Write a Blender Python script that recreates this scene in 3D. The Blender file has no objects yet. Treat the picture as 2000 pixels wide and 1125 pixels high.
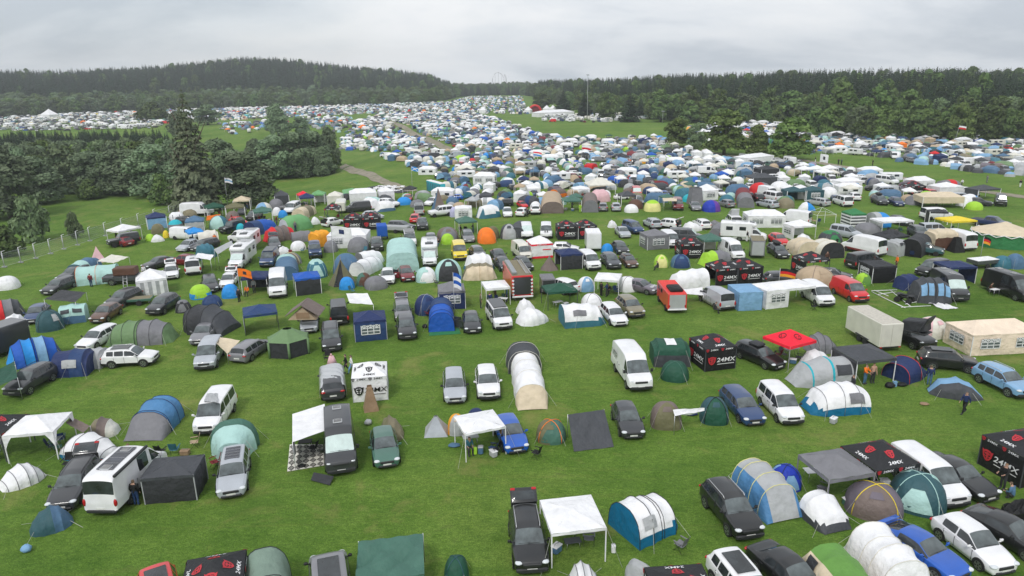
import bpy, bmesh, math, random
import numpy as np
from mathutils import Vector, Matrix
RND = random.Random(11)
NR = np.random.default_rng(5)
scene = bpy.context.scene
COL = scene.collection
rad = math.radians
# ------------------------------------------------------------------ camera
FOC, TILT, ROLL, CAMZ = 1370.0, rad(16.6), rad(1.0), 24.0
_F = Vector((0, math.cos(TILT), -math.sin(TILT)))
_U0 = Vector((0, math.sin(TILT), math.cos(TILT)))
_R0 = Vector((1, 0, 0))
_U = _U0 * math.cos(ROLL) + _R0 * math.sin(ROLL)
_R = _R0 * math.cos(ROLL) - _U0 * math.sin(ROLL)
CAM = Vector((0, 0, CAMZ))
def ray(px, py):
 return (_F * FOC + _R * (px - 1000.0) - _U * (py - 562.5)).normalized()
cd = bpy.data.cameras.new('camera')
cam = bpy.data.objects.new('camera', cd)
COL.objects.link(cam)
cam.matrix_world = Matrix(((_R.x, _U.x, -_F.x, CAM.x), (_R.y, _U.y, -_F.y, CAM.y), (_R.z, _U.z, -_F.z, CAM.z), (0, 0, 0, 1)))
cd.sensor_fit = 'HORIZONTAL'
cd.sensor_width = 36.0
cd.lens = 36.0 * FOC / 2000.0
cd.clip_start, cd.clip_end = 0.5, 12000
scene.camera = cam
# ------------------------------------------------------------------ terrain
FENCE_PX = [(-120, 560), (9, 522), (70, 505), (125, 487), (176, 471), (271, 442), (332, 425), (385, 412), (440, 404), (520, 392), (600, 382), (690, 377)]
SKY_L = [(-1.2, 26), (-.62, 26), (-.55, 24), (-.47, 29), (-.40, 36), (-.345, 43), (-.30, 40), (-.25, 33), (-.20, 25), (-.15, 20), (-.105, 13), (-.09, 3), (-.05, 0), (.03, 0), (.1, 0), (.17, 2), (.22, 5), (.3, 5), (.36, 6), (.45, 5), (.55, 4), (.62, 2), (1.2, 2)]
BASE_R = [(-1.2, 760), (-.6, 760), (-.1, 800), (-.05, 1150), (.02, 1150), (.045, 790), (.11, 500), (.17, 450), (.25, 388), (.33, 380), (.39, 374), (.425, 305), (.5, 292), (.62, 300), (1.2, 300)]
RAMP = [(-1.2, 450), (-.1, 420), (0, 500), (.12, 350), (1.2, 300)]
def _tab(t, a):
 return np.interp(a, [p[0] for p in t], [p[1] for p in t])
def _sm(a, b, x):
 t = np.clip((x - a) / (b - a), 0, 1)
 return t * t * (3 - 2 * t)
def plane(px, py, z=0.0):
 d = ray(px, py)
 t = (z - CAMZ) / d.z
 return CAM + d * t
_FW = [plane(*p) for p in FENCE_PX]
_FX = np.array([p.x for p in _FW])
_FY = np.array([p.y for p in _FW])
def height(x, y):
 x = np.asarray(x, float)
 y = np.asarray(y, float)
 d = y - np.interp(x, _FX, _FY, left=_FY[0] - 12, right=1e9)
 side = _sm(_FX[-1] + 4, _FX[-1] - 30, x)
 val = -5.5 * _sm(4, 60, d) * side * (1 - _sm(330, 430, y))
 az = np.arctan2(x, y)
 r = np.hypot(x, y)
 r0 = _tab(BASE_R, az)
 hill = _tab(SKY_L, az) * _sm(r0 - 10, r0 + _tab(RAMP, az), r)
 hill = np.where(y > 0, hill, 0)
 bump = 1.4 * np.sin(x * .011 + 1) * np.sin(y * .009) * _sm(350, 700, r)
 far_ = np.where(y > 0, -70 * _sm(1750, 2700, r), 0)
 return val + hill + bump + far_
def gp(px, py, z=None):
 """ground point under a pixel; with z, the point z metres above the ground"""
 if z is None:
  z = 0.0
 p = plane(px, py, z)
 for _ in range(14):
  p2 = plane(px, py, float(height(p.x, p.y)) + z)
  p = p * .4 + p2 * .6
 return p
# ------------------------------------------------------------------ colours and materials
def lin(c):
 return tuple((v / 12.92 if v <= .04045 else ((v + .055) / 1.055) ** 2.4) for v in c)
PAL = {  # sRGB of the thing itself
 'white': (.90, .90, .91), 'off-white': (.84, .83, .79), 'cream': (.82, .76, .66), 'beige': (.70, .62, .52), 'tan': (.58, .48, .38),
 'silver': (.66, .68, .71), 'light grey': (.66, .67, .68), 'grey': (.47, .47, .49), 'dark grey': (.27, .28, .30), 'charcoal': (.20, .205, .22),
 'black': (.095, .098, .105), 'navy': (.13, .19, .36), 'dark blue': (.15, .25, .42), 'blue': (.11, .34, .70), 'royal blue': (.12, .22, .66), 'light blue': (.48, .64, .78), 'steel blue': (.30, .43, .55),
 'sky blue': (.15, .55, .85), 'turquoise': (.15, .68, .74), 'teal': (.22, .43, .50), 'dark teal': (.19, .33, .36), 'mint': (.66, .80, .78), 'petrol': (.05, .42, .58),
 'green': (.20, .48, .29), 'dark green': (.12, .31, .24), 'bottle green': (.27, .42, .37), 'sage': (.42, .53, .37), 'mid blue': (.30, .50, .68), 'grey green': (.47, .55, .50), 'ecru': (.90, .83, .75), 'grass green': (.38, .56, .26), 'leaf green': (.42, .64, .42), 'lime': (.62, .80, .22), 'olive': (.42, .41, .30), 'khaki': (.50, .47, .38),
 'yellow': (.90, .80, .20), 'pale yellow': (.86, .84, .56), 'orange': (.95, .48, .12), 'amber': (.90, .62, .16), 'red': (.80, .13, .15), 'bright red': (.92, .12, .22), 'dark red': (.46, .12, .15), 'salmon red': (.86, .26, .24),
 'brown': (.36, .25, .20), 'taupe': (.45, .40, .38), 'purple grey': (.42, .39, .43), 'pink': (.86, .70, .72), 'purple': (.40, .22, .58), 'lilac': (.70, .70, .82),
}
MATS = {}
def nodes_of(m):
 m.use_nodes = True
 nt = m.node_tree
 return nt, nt.nodes['Principled BSDF']
def cvar(nt, bs, rgb, scale, amt):
 """gentle variation of the thing's own colour (fading, dirt)"""
 tc = nt.nodes.new('ShaderNodeTexCoord')
 nz = nt.nodes.new('ShaderNodeTexNoise')
 nz.inputs['Scale'].default_value = scale
 nz.inputs['Detail'].default_value = 4
 nt.links.new(tc.outputs['Object'], nz.inputs['Vector'])
 mr = nt.nodes.new('ShaderNodeMapRange')
 mr.inputs['From Min'].default_value, mr.inputs['From Max'].default_value = .3, .7
 mr.inputs['To Min'].default_value, mr.inputs['To Max'].default_value = 1 - amt, 1 + amt * .6
 nt.links.new(nz.outputs['Fac'], mr.inputs['Value'])
 mx = nt.nodes.new('ShaderNodeMix')
 mx.data_type, mx.blend_type = 'RGBA', 'MULTIPLY'
 mx.inputs['Factor'].default_value = 1
 mx.inputs[6].default_value = (*rgb, 1)
 nt.links.new(mr.outputs['Result'], mx.inputs[7])
 nt.links.new(mx.outputs[2], bs.inputs['Base Color'])
 return tc, nz
def bump(nt, bs, tc, scale, strength, dist=.02, detail=3):
 nz = nt.nodes.new('ShaderNodeTexNoise')
 nz.inputs['Scale'].default_value = scale
 nz.inputs['Detail'].default_value = detail
 nt.links.new(tc.outputs['Object'], nz.inputs['Vector'])
 b = nt.nodes.new('ShaderNodeBump')
 b.inputs['Strength'].default_value = strength
 b.inputs['Distance'].default_value = dist
 nt.links.new(nz.outputs['Fac'], b.inputs['Height'])
 nt.links.new(b.outputs['Normal'], bs.inputs['Normal'])
def rgb_of(c):
 return lin(PAL[c]) if isinstance(c, str) else tuple(c)
def mat(kind, c):
 key = (kind, c)
 if key in MATS:
  return MATS[key]
 rgb = rgb_of(c)
 m = bpy.data.materials.new((kind + '_' + (c if isinstance(c, str) else 'mix')).replace(' ', '_').replace('-', '_'))
 nt, bs = nodes_of(m)
 bs.inputs['Base Color'].default_value = (*rgb, 1)
 if kind == 'fabric':
  bs.inputs['Roughness'].default_value = .62
  bs.inputs['Specular IOR Level'].default_value = .35
  tc, nz = cvar(nt, bs, rgb, 1.3, .10)
  bump(nt, bs, tc, 1.9, .9, .16, 5)
 elif kind == 'paint':
  bs.inputs['Roughness'].default_value = .32
  bs.inputs['Coat Weight'].default_value = .6
  bs.inputs['Coat Roughness'].default_value = .06
  cvar(nt, bs, rgb, 1.1, .10)
 elif kind == 'plastic':
  bs.inputs['Roughness'].default_value = .55
  cvar(nt, bs, rgb, 3, .12)
 elif kind == 'metal':
  bs.inputs['Metallic'].default_value = .8
  bs.inputs['Roughness'].default_value = .35
 elif kind == 'glass':
  bs.inputs['Roughness'].default_value = .05
  bs.inputs['Specular IOR Level'].default_value = .7
  cvar(nt, bs, rgb, 1.6, .55)
 elif kind == 'matte':
  bs.inputs['Roughness'].default_value = .85
  cvar(nt, bs, rgb, 4, .15)
 elif kind == 'lamp':
  bs.inputs['Roughness'].default_value = .12
 MATS[key] = m
 return m
GLASS = mat('glass', (.030, .036, .040))
GLASS_LT = mat('glass', (.10, .12, .125))
SHADE = mat('plastic', (.55, .66, .64))
TYRE = mat('matte', (.018, .018, .018))
RIM = mat('metal', (.30, .31, .32))
DARKTRIM = mat('plastic', (.022, .023, .025))
LAMPW = mat('lamp', (.62, .65, .68))
LAMPR = mat('lamp', (.42, .012, .015))
PLATE = mat('plastic', (.72, .72, .70))
SKIN = mat('matte', (.50, .30, .22))
CHROME = mat('metal', (.6, .6, .62))
# ------------------------------------------------------------------ mesh helpers
class MB:
 def __init__(s):
  s.v, s.f = [], []
 def add(s, vs, fs):
  n = len(s.v)
  s.v += [tuple(v) for v in vs]
  s.f += [tuple(i + n for i in q) for q in fs]
  return s
 def box(s, c, d, M=None):
  x, y, z = d[0] / 2, d[1] / 2, d[2] / 2
  vs = [Vector((a, b, e)) for e in (-z, z) for b in (-y, y) for a in (-x, x)]
  if M is not None:
   vs = [M @ v for v in vs]
  vs = [v + Vector(c) for v in vs]
  return s.add(vs, [(0, 2, 3, 1), (4, 5, 7, 6), (0, 1, 5, 4), (2, 6, 7, 3), (0, 4, 6, 2), (1, 3, 7, 5)])
 def rbox(s, c, d, r=.04, M=None):
  """box with chamfered edges"""
  x, y, z = d[0] / 2, d[1] / 2, d[2] / 2
  r = min(r, x * .9, y * .9, z * .9)
  rings = []
  for zz, i in ((-z, r), (-z + r, 0), (z - r, 0), (z, r)):
   a, b = x - i, y - i
   rings.append([(a - r, b, zz), (a, b - r, zz), (a, -b + r, zz), (a - r, -b, zz), (-a + r, -b, zz), (-a, -b + r, zz), (-a, b - r, zz), (-a + r, b, zz)])
  vs = [Vector(p) for g in rings for p in g]
  if M is not None:
   vs = [M @ v for v in vs]
  vs = [v + Vector(c) for v in vs]
  fs = [tuple(range(7, -1, -1))[::-1], tuple(range(24, 32))[::-1]]
  for k in range(3):
   for i in range(8):
    j = (i + 1) % 8
    fs.append((k * 8 + i, k * 8 + 8 + i, k * 8 + 8 + j, k * 8 + j))
  return s.add(vs, fs)
 def tube(s, pts, r, n=6, taper=None):
  pts = [Vector(p) for p in pts]
  rings = []
  for i, p in enumerate(pts):
   t = (pts[min(i + 1, len(pts) - 1)] - pts[max(i - 1, 0)]).normalized()
   u = t.cross(Vector((0, 0, 1)) if abs(t.z) < .9 else Vector((1, 0, 0))).normalized()
   w = t.cross(u)
   rr = r if taper is None else r * taper[i]
   rings.append([p + (u * math.cos(2 * math.pi * k / n) + w * math.sin(2 * math.pi * k / n)) * rr for k in range(n)])
  fs = []
  for i in range(len(pts) - 1):
   for k in range(n):
    l = (k + 1) % n
    fs.append((i * n + k, i * n + l, (i + 1) * n + l, (i + 1) * n + k))
  fs.append(tuple(range(n))[::-1])
  fs.append(tuple((len(pts) - 1) * n + k for k in range(n)))
  return s.add([v for g in rings for v in g], fs)
 def ell(s, c, d, n=10, m=6, M=None):
  vs, fs = [], []
  for i in range(m + 1):
   ph = math.pi * i / m
   for k in range(n):
    th = 2 * math.pi * k / n
    p = Vector((d[0] / 2 * math.sin(ph) * math.cos(th), d[1] / 2 * math.sin(ph) * math.sin(th), d[2] / 2 * math.cos(ph)))
    vs.append((M @ p if M is not None else p) + Vector(c))
  for i in range(m):
   for k in range(n):
    l = (k + 1) % n
    fs.append((i * n + k, (i + 1) * n + k, (i + 1) * n + l, i * n + l))
  return s.add(vs, fs)
 def cyl(s, c, r, w, n=20, axis='y', r2=None):
  """disc/cylinder along an axis"""
  vs, fs = [], []
  r2 = r if r2 is None else r2
  for e, rr in ((-w / 2, r), (w / 2, r2)):
   for k in range(n):
    a = 2 * math.pi * k / n
    p = (rr * math.cos(a), e, rr * math.sin(a)) if axis == 'y' else ((rr * math.cos(a), rr * math.sin(a), e) if axis == 'z' else (e, rr * math.cos(a), rr * math.sin(a)))
    vs.append(Vector(p) + Vector(c))
  for k in range(n):
   l = (k + 1) % n
   fs.append((k, n + k, n + l, l) if axis == 'y' else (k, l, n + l, n + k))
  a, b = tuple(range(n)), tuple(range(n, 2 * n))[::-1]
  fs += [a, b] if axis == 'y' else [a[::-1], b[::-1]]
  return s.add(vs, fs)
 def grid(s, fn, nu, nv):
  vs = [fn(i / nu, j / nv) for j in range(nv + 1) for i in range(nu + 1)]
  fs = [(j * (nu + 1) + i, j * (nu + 1) + i + 1, (j + 1) * (nu + 1) + i + 1, (j + 1) * (nu + 1) + i) for j in range(nv) for i in range(nu)]
  return s.add(vs, fs)
 def mesh(s, name, smooth=True, angle=None):
  me = bpy.data.meshes.new(name)
  me.from_pydata([tuple(v) for v in s.v], [], s.f)
  me.materials.append(None)
  if smooth:
   me.polygons.foreach_set('use_smooth', [True] * len(me.polygons))
   if angle:
    me.set_sharp_from_angle(angle=rad(angle))
  me.update()
  return me
def link(name, me, m=None, parent=None, loc=None, rotz=None):
 o = bpy.data.objects.new(name, me)
 COL.objects.link(o)
 if m is not None:
  if isinstance(m, (list, tuple)):
   for i, mm in enumerate(m):
    o.material_slots[i].link = 'OBJECT'
    o.material_slots[i].material = mm
  else:
   o.material_slots[0].link = 'OBJECT'
   o.material_slots[0].material = m
 if parent is not None:
  o.parent = parent
 if loc is not None:
  o.location = loc
 if rotz is not None:
  o.rotation_euler = (0, 0, rotz)
 return o
REG = []
GROUPS = {'car': 'cars parked on the camping meadow', 'van': 'vans parked on the camping meadow', 'tent': 'tents pitched on the camping meadow', 'gazebo': 'gazebos set up on the camping meadow',
          'person': 'people on the camping meadow', 'motorhome': 'motorhomes parked on the camping meadow', 'tarp': 'tarps and awnings of the camp', 'party tent': 'party tents of the camp', 'tree': 'trees round the camp', 'chair': 'camping chairs by the tents',
          'trailer': 'trailers on the camping meadow', 'flag': 'flags over the camp', 'bush': 'bushes in the valley', 'caravan': 'caravans on the camping meadow', 'fence': None}
def thing(name, cat, desc, loc, rotz=0.0, noun=None, final=False, group=None):
 o = bpy.data.objects.new(name, None)
 o.empty_display_size = .3
 COL.objects.link(o)
 o.location = loc
 o.rotation_euler = (0, 0, rotz)
 register(o, cat, desc, Vector(loc), noun, final, group)
 return o
CUT = set('beside standing against with behind between under near by at in over next cut from adjoining seen parked holding carrying lying hidden half mostly alone without pushed joined peeping before among wrapped seen sideways printed'.split()) - {'printed'}
def short(n):
 w = n.split()
 for i in range(2, len(w)):
  if w[i] in CUT:
   w = w[:i]
   break
 return ' '.join(w[:6])
def register(o, cat, desc, pos, noun=None, final=False, group=None):
 o['category'] = cat
 g = group or GROUPS.get(cat)
 if g:
  o['group'] = g
 REG.append({'o': o, 'desc': desc, 'pos': pos, 'noun': short(noun or desc), 'final': final, 'cat': cat})
def structure(o):
 o['kind'] = 'structure'
 return o
def stuff(o, label):
 o['kind'] = 'stuff'
 o['label'] = label
 return o
def textmesh(txt, size, bold=.0):
 cu = bpy.data.curves.new('t', 'FONT')
 cu.body, cu.size = txt, size
 cu.align_x, cu.align_y = 'CENTER', 'CENTER'
 cu.offset = bold
 cu.resolution_u = 2
 o = bpy.data.objects.new('t', cu)
 COL.objects.link(o)
 dg = bpy.context.evaluated_depsgraph_get()
 me = o.evaluated_get(dg).to_mesh()
 vs = [v.co.copy() for v in me.vertices]
 fs = [tuple(p.vertices) for p in me.polygons]
 o.evaluated_get(dg).to_mesh_clear()
 bpy.data.objects.remove(o)
 bpy.data.curves.remove(cu)
 return vs, fs
_TX = {}
def print_text(mb, txt, size, O, u, v, shear=0.0, stretch=1.0):
 """lay lettering on a plane: O origin, u right, v up"""
 k = txt
 if k not in _TX:
  _TX[k] = textmesh(txt, 1.0, .012)
 vs, fs = _TX[k]
 mb.add([O + u * ((p.x * stretch + shear * p.y) * size) + v * (p.y * size) for p in vs], fs)
def emblem(mr, mk, r, O, u, v, n):
 """round horned-helmet badge: coloured disc with dark eyes and jaw"""
 hd_ = [(0, -1.1), (.45, -.85), (.82, -.35), (.94, .2), (1.08, .9), (.74, .74), (.45, .92), (0, .98)]
 out_ = hd_ + [(-x, y) for x, y in hd_[-2:0:-1]]
 mr.add([O + u * (x * r) + v * (y * r) for x, y in out_], [tuple(range(len(out_)))])
 e = n * .006
 P = lambda x, y: O + u * (x * r) + v * (y * r) + e
 for sx in (1, -1):
  q = [P(sx * .12, -.02), P(sx * .62, .22), P(sx * .55, -.08), P(sx * .25, -.2)]
  j = [P(sx * .18, -.36), P(sx * .50, -.30), P(sx * .30, -.62), P(sx * .12, -.60)]
  h = [P(sx * .06, .60), P(sx * .50, .52), P(sx * .62, .20), P(sx * .54, .26), P(sx * .42, .42), P(sx * .06, .48)]
  for poly in (q, h, j):
   if sx < 0:
    poly = poly[::-1]
   mk.add(poly, [tuple(range(len(poly)))])
# ------------------------------------------------------------------ vehicles
# rows: (fraction from the front, bottom z, half width factor, shoulder z, top z, roof half width factor)
ST = {}
ST['hatch'] = dict(L=4.05, W=1.76, cowl=4, rf=5, rr=9, rb=10, side=[(4, 5), (5, 6), (7, 8)], wx=(.185, .80), wr=.32, rows=[
 (0, .30, .70, .55, .60, .55), (.02, .20, .86, .63, .68, .70), (.08, .18, .95, .72, .80, .76), (.19, .18, 1, .82, .90, .80), (.28, .18, 1, .89, .95, .80),
 (.44, .18, 1, .92, 1.42, .70), (.565, .18, 1, .93, 1.46, .71), (.585, .18, 1, .93, 1.46, .71), (.80, .18, 1, .95, 1.42, .69), (.86, .18, .995, .96, 1.38, .67),
 (.955, .2, .95, .97, 1.02, .70), (.985, .28, .88, .88, .92, .70), (1, .36, .76, .70, .74, .60)])
ST['estate'] = dict(L=4.68, W=1.82, cowl=4, rf=5, rr=11, rb=12, side=[(4, 5), (5, 6), (7, 8), (9, 10)], wx=(.19, .79), wr=.33, rows=[
 (0, .30, .70, .56, .61, .55), (.02, .20, .86, .64, .69, .70), (.08, .18, .95, .72, .80, .76), (.19, .18, 1, .82, .90, .80), (.275, .18, 1, .89, .95, .80),
 (.42, .18, 1, .92, 1.40, .71), (.53, .18, 1, .93, 1.46, .72), (.547, .18, 1, .93, 1.46, .72), (.715, .18, 1, .94, 1.46, .72), (.735, .18, 1, .94, 1.46, .72), (.90, .18, 1, .96, 1.42, .70), (.93, .18, .99, .97, 1.39, .69),
 (.972, .2, .95, .97, 1.02, .70), (.99, .28, .88, .88, .92, .70), (1, .36, .76, .70, .74, .60)])
ST['suv'] = dict(L=4.45, W=1.85, cowl=4, rf=5, rr=11, rb=12, side=[(4, 5), (5, 6), (7, 8), (9, 10)], wx=(.19, .79), wr=.36, clad=1, rows=[
 (0, .36, .72, .70, .76, .60), (.02, .26, .88, .80, .86, .74), (.07, .23, .96, .90, .96, .80), (.18, .23, 1, .98, 1.05, .83), (.265, .23, 1, 1.03, 1.09, .82),
 (.41, .23, 1, 1.06, 1.57, .72), (.53, .23, 1, 1.07, 1.63, .73), (.548, .23, 1, 1.07, 1.63, .73), (.72, .23, 1, 1.09, 1.62, .72), (.74, .23, 1, 1.09, 1.62, .72), (.87, .23, 1, 1.12, 1.58, .70), (.91, .23, .99, 1.13, 1.54, .69),
 (.965, .25, .95, 1.10, 1.15, .72), (.988, .32, .90, .98, 1.02, .72), (1, .42, .80, .80, .84, .62)])
ST['sedan'] = dict(L=4.6, W=1.80, cowl=4, rf=5, rr=9, rb=10, side=[(4, 5), (5, 6), (7, 8)], wx=(.19, .79), wr=.32, rows=[
 (0, .30, .70, .56, .61, .55), (.02, .20, .86, .64, .69, .70), (.08, .18, .95, .72, .80, .76), (.19, .18, 1, .82, .89, .80), (.285, .18, 1, .88, .93, .80),
 (.43, .18, 1, .91, 1.37, .69), (.535, .18, 1, .92, 1.42, .70), (.552, .18, 1, .92, 1.42, .70), (.695, .18, 1, .93, 1.37, .68), (.73, .18, .995, .94, 1.33, .66),
 (.85, .18, .98, .95, 1.0, .74), (.965, .2, .95, .92, .98, .74), (.99, .28, .88, .84, .89, .70), (1, .36, .78, .68, .72, .60)])
ST['coupe'] = dict(L=4.35, W=1.83, cowl=4, rf=5, rr=8, rb=9, side=[(4, 5), (5, 6), (6, 7)], wx=(.19, .79), wr=.33, rows=[
 (0, .28, .72, .53, .58, .55), (.02, .19, .87, .60, .66, .70), (.08, .17, .95, .70, .77, .76), (.19, .17, 1, .80, .87, .80), (.31, .17, 1, .86, .91, .80),
 (.46, .17, 1, .89, 1.30, .66), (.56, .17, 1, .90, 1.36, .66), (.70, .17, 1, .92, 1.30, .64), (.73, .17, 1, .93, 1.27, .63),
 (.92, .18, .97, .95, 1.0, .70), (.975, .22, .94, .92, .97, .72), (.99, .28, .88, .82, .86, .70), (1, .36, .78, .66, .70, .60)])
ST['mpv'] = dict(L=4.5, W=1.82, cowl=4, rf=5, rr=11, rb=12, side=[(4, 5), (5, 6), (7, 8), (9, 10)], wx=(.185, .80), wr=.33, rows=[
 (0, .34, .74, .66, .72, .60), (.02, .24, .88, .76, .82, .74), (.06, .2, .96, .88, .95, .80), (.15, .2, 1, .98, 1.06, .84), (.215, .2, 1, 1.04, 1.11, .84),
 (.37, .2, 1, 1.06, 1.74, .77), (.46, .2, 1, 1.07, 1.81, .78), (.48, .2, 1, 1.07, 1.81, .78), (.69, .2, 1, 1.08, 1.82, .78), (.71, .2, 1, 1.08, 1.82, .78), (.93, .2, 1, 1.09, 1.80, .77), (.96, .2, .99, 1.10, 1.75, .77),
 (.985, .22, .97, 1.10, 1.15, .78), (.993, .3, .93, .95, 1.0, .78), (1, .4, .86, .80, .85, .70)])
ST['van'] = dict(L=4.95, W=1.92, cowl=4, rf=5, rr=11, rb=12, side=[(4, 5), (5, 6)], bus=[(4, 5), (5, 6), (7, 8), (9, 10)], wx=(.185, .79), wr=.33, rows=[
 (0, .36, .78, .74, .80, .62), (.018, .26, .90, .86, .92, .76), (.05, .22, .97, .96, 1.04, .82), (.12, .22, 1, 1.06, 1.14, .86), (.175, .22, 1, 1.12, 1.19, .86),
 (.315, .22, 1, 1.14, 1.88, .80), (.42, .22, 1, 1.15, 1.95, .82), (.44, .22, 1, 1.15, 1.96, .82), (.66, .22, 1, 1.15, 1.97, .82), (.68, .22, 1, 1.15, 1.97, .82), (.94, .22, 1, 1.15, 1.96, .82), (.965, .22, .99, 1.15, 1.90, .82),
 (.987, .24, .98, 1.14, 1.18, .84), (.994, .3, .95, 1.0, 1.04, .84), (1, .4, .90, .80, .85, .76)])
ST['hiroof'] = dict(L=5.9, W=2.03, cowl=4, rf=5, rr=12, rb=13, side=[(4, 5), (5, 6)], bus=[(4, 5), (5, 6), (8, 9)], wx=(.165, .75), wr=.35, trimlow=1, rows=[
 (0, .38, .80, .84, .90, .64), (.015, .28, .92, .98, 1.04, .78), (.045, .24, .97, 1.10, 1.18, .84), (.10, .24, 1, 1.22, 1.30, .88), (.145, .24, 1, 1.28, 1.35, .88),
 (.265, .24, 1, 1.30, 2.16, .82), (.315, .24, 1, 1.32, 2.40, .84), (.345, .24, 1, 1.32, 2.52, .86), (.37, .24, 1, 1.32, 2.55, .86), (.55, .24, 1, 1.32, 2.58, .87), (.57, .24, 1, 1.32, 2.58, .87), (.95, .24, 1, 1.32, 2.56, .87), (.972, .24, .99, 1.32, 2.30, .88),
 (.986, .26, .98, 1.30, 1.50, .89), (.994, .3, .96, 1.05, 1.10, .88), (1, .42, .92, .86, .90, .80)])
ST['jeep'] = dict(L=4.5, W=1.82, cowl=4, rf=5, rr=11, rb=12, side=[(4, 5), (5, 6), (7, 8), (9, 10)], wx=(.17, .79), wr=.39, rows=[
 (0, .52, .84, .90, .98, .76), (.012, .45, .92, 1.02, 1.08, .86), (.04, .42, .97, 1.08, 1.13, .88), (.2, .42, 1, 1.14, 1.18, .88), (.325, .42, 1, 1.17, 1.21, .88),
 (.40, .42, 1, 1.18, 1.82, .82), (.51, .42, 1, 1.19, 1.90, .83), (.53, .42, 1, 1.19, 1.91, .83), (.68, .42, 1, 1.19, 1.92, .83), (.70, .42, 1, 1.19, 1.92, .83), (.95, .42, 1, 1.19, 1.90, .83), (.975, .42, .99, 1.19, 1.86, .83),
 (.99, .44, .98, 1.18, 1.22, .85), (.995, .48, .95, 1.05, 1.09, .85), (1, .55, .90, .95, 1.0, .8)])
ST['pickup'] = dict(L=5.3, W=1.88, cowl=4, rf=5, rr=9, rb=10, side=[(4, 5), (5, 6), (7, 8)], wx=(.18, .79), wr=.39, clad=1, bed=(10, 12), rows=[
 (0, .46, .78, .84, .90, .66), (.015, .36, .90, .96, 1.02, .80), (.05, .32, .97, 1.04, 1.10, .84), (.16, .32, 1, 1.10, 1.16, .86), (.25, .32, 1, 1.14, 1.19, .84),
 (.36, .32, 1, 1.15, 1.72, .73), (.45, .32, 1, 1.16, 1.78, .74), (.465, .32, 1, 1.16, 1.78, .74), (.585, .32, 1, 1.17, 1.75, .73), (.61, .32, 1, 1.17, 1.72, .72),
 (.645, .32, 1, 1.14, 1.18, .84), (.66, .32, 1, 1.14, 1.18, .86), (.975, .34, .98, 1.14, 1.18, .86), (.99, .42, .95, 1.08, 1.12, .84), (1, .5, .9, .95, 1.0, .78)])
VCACHE = {}
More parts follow.
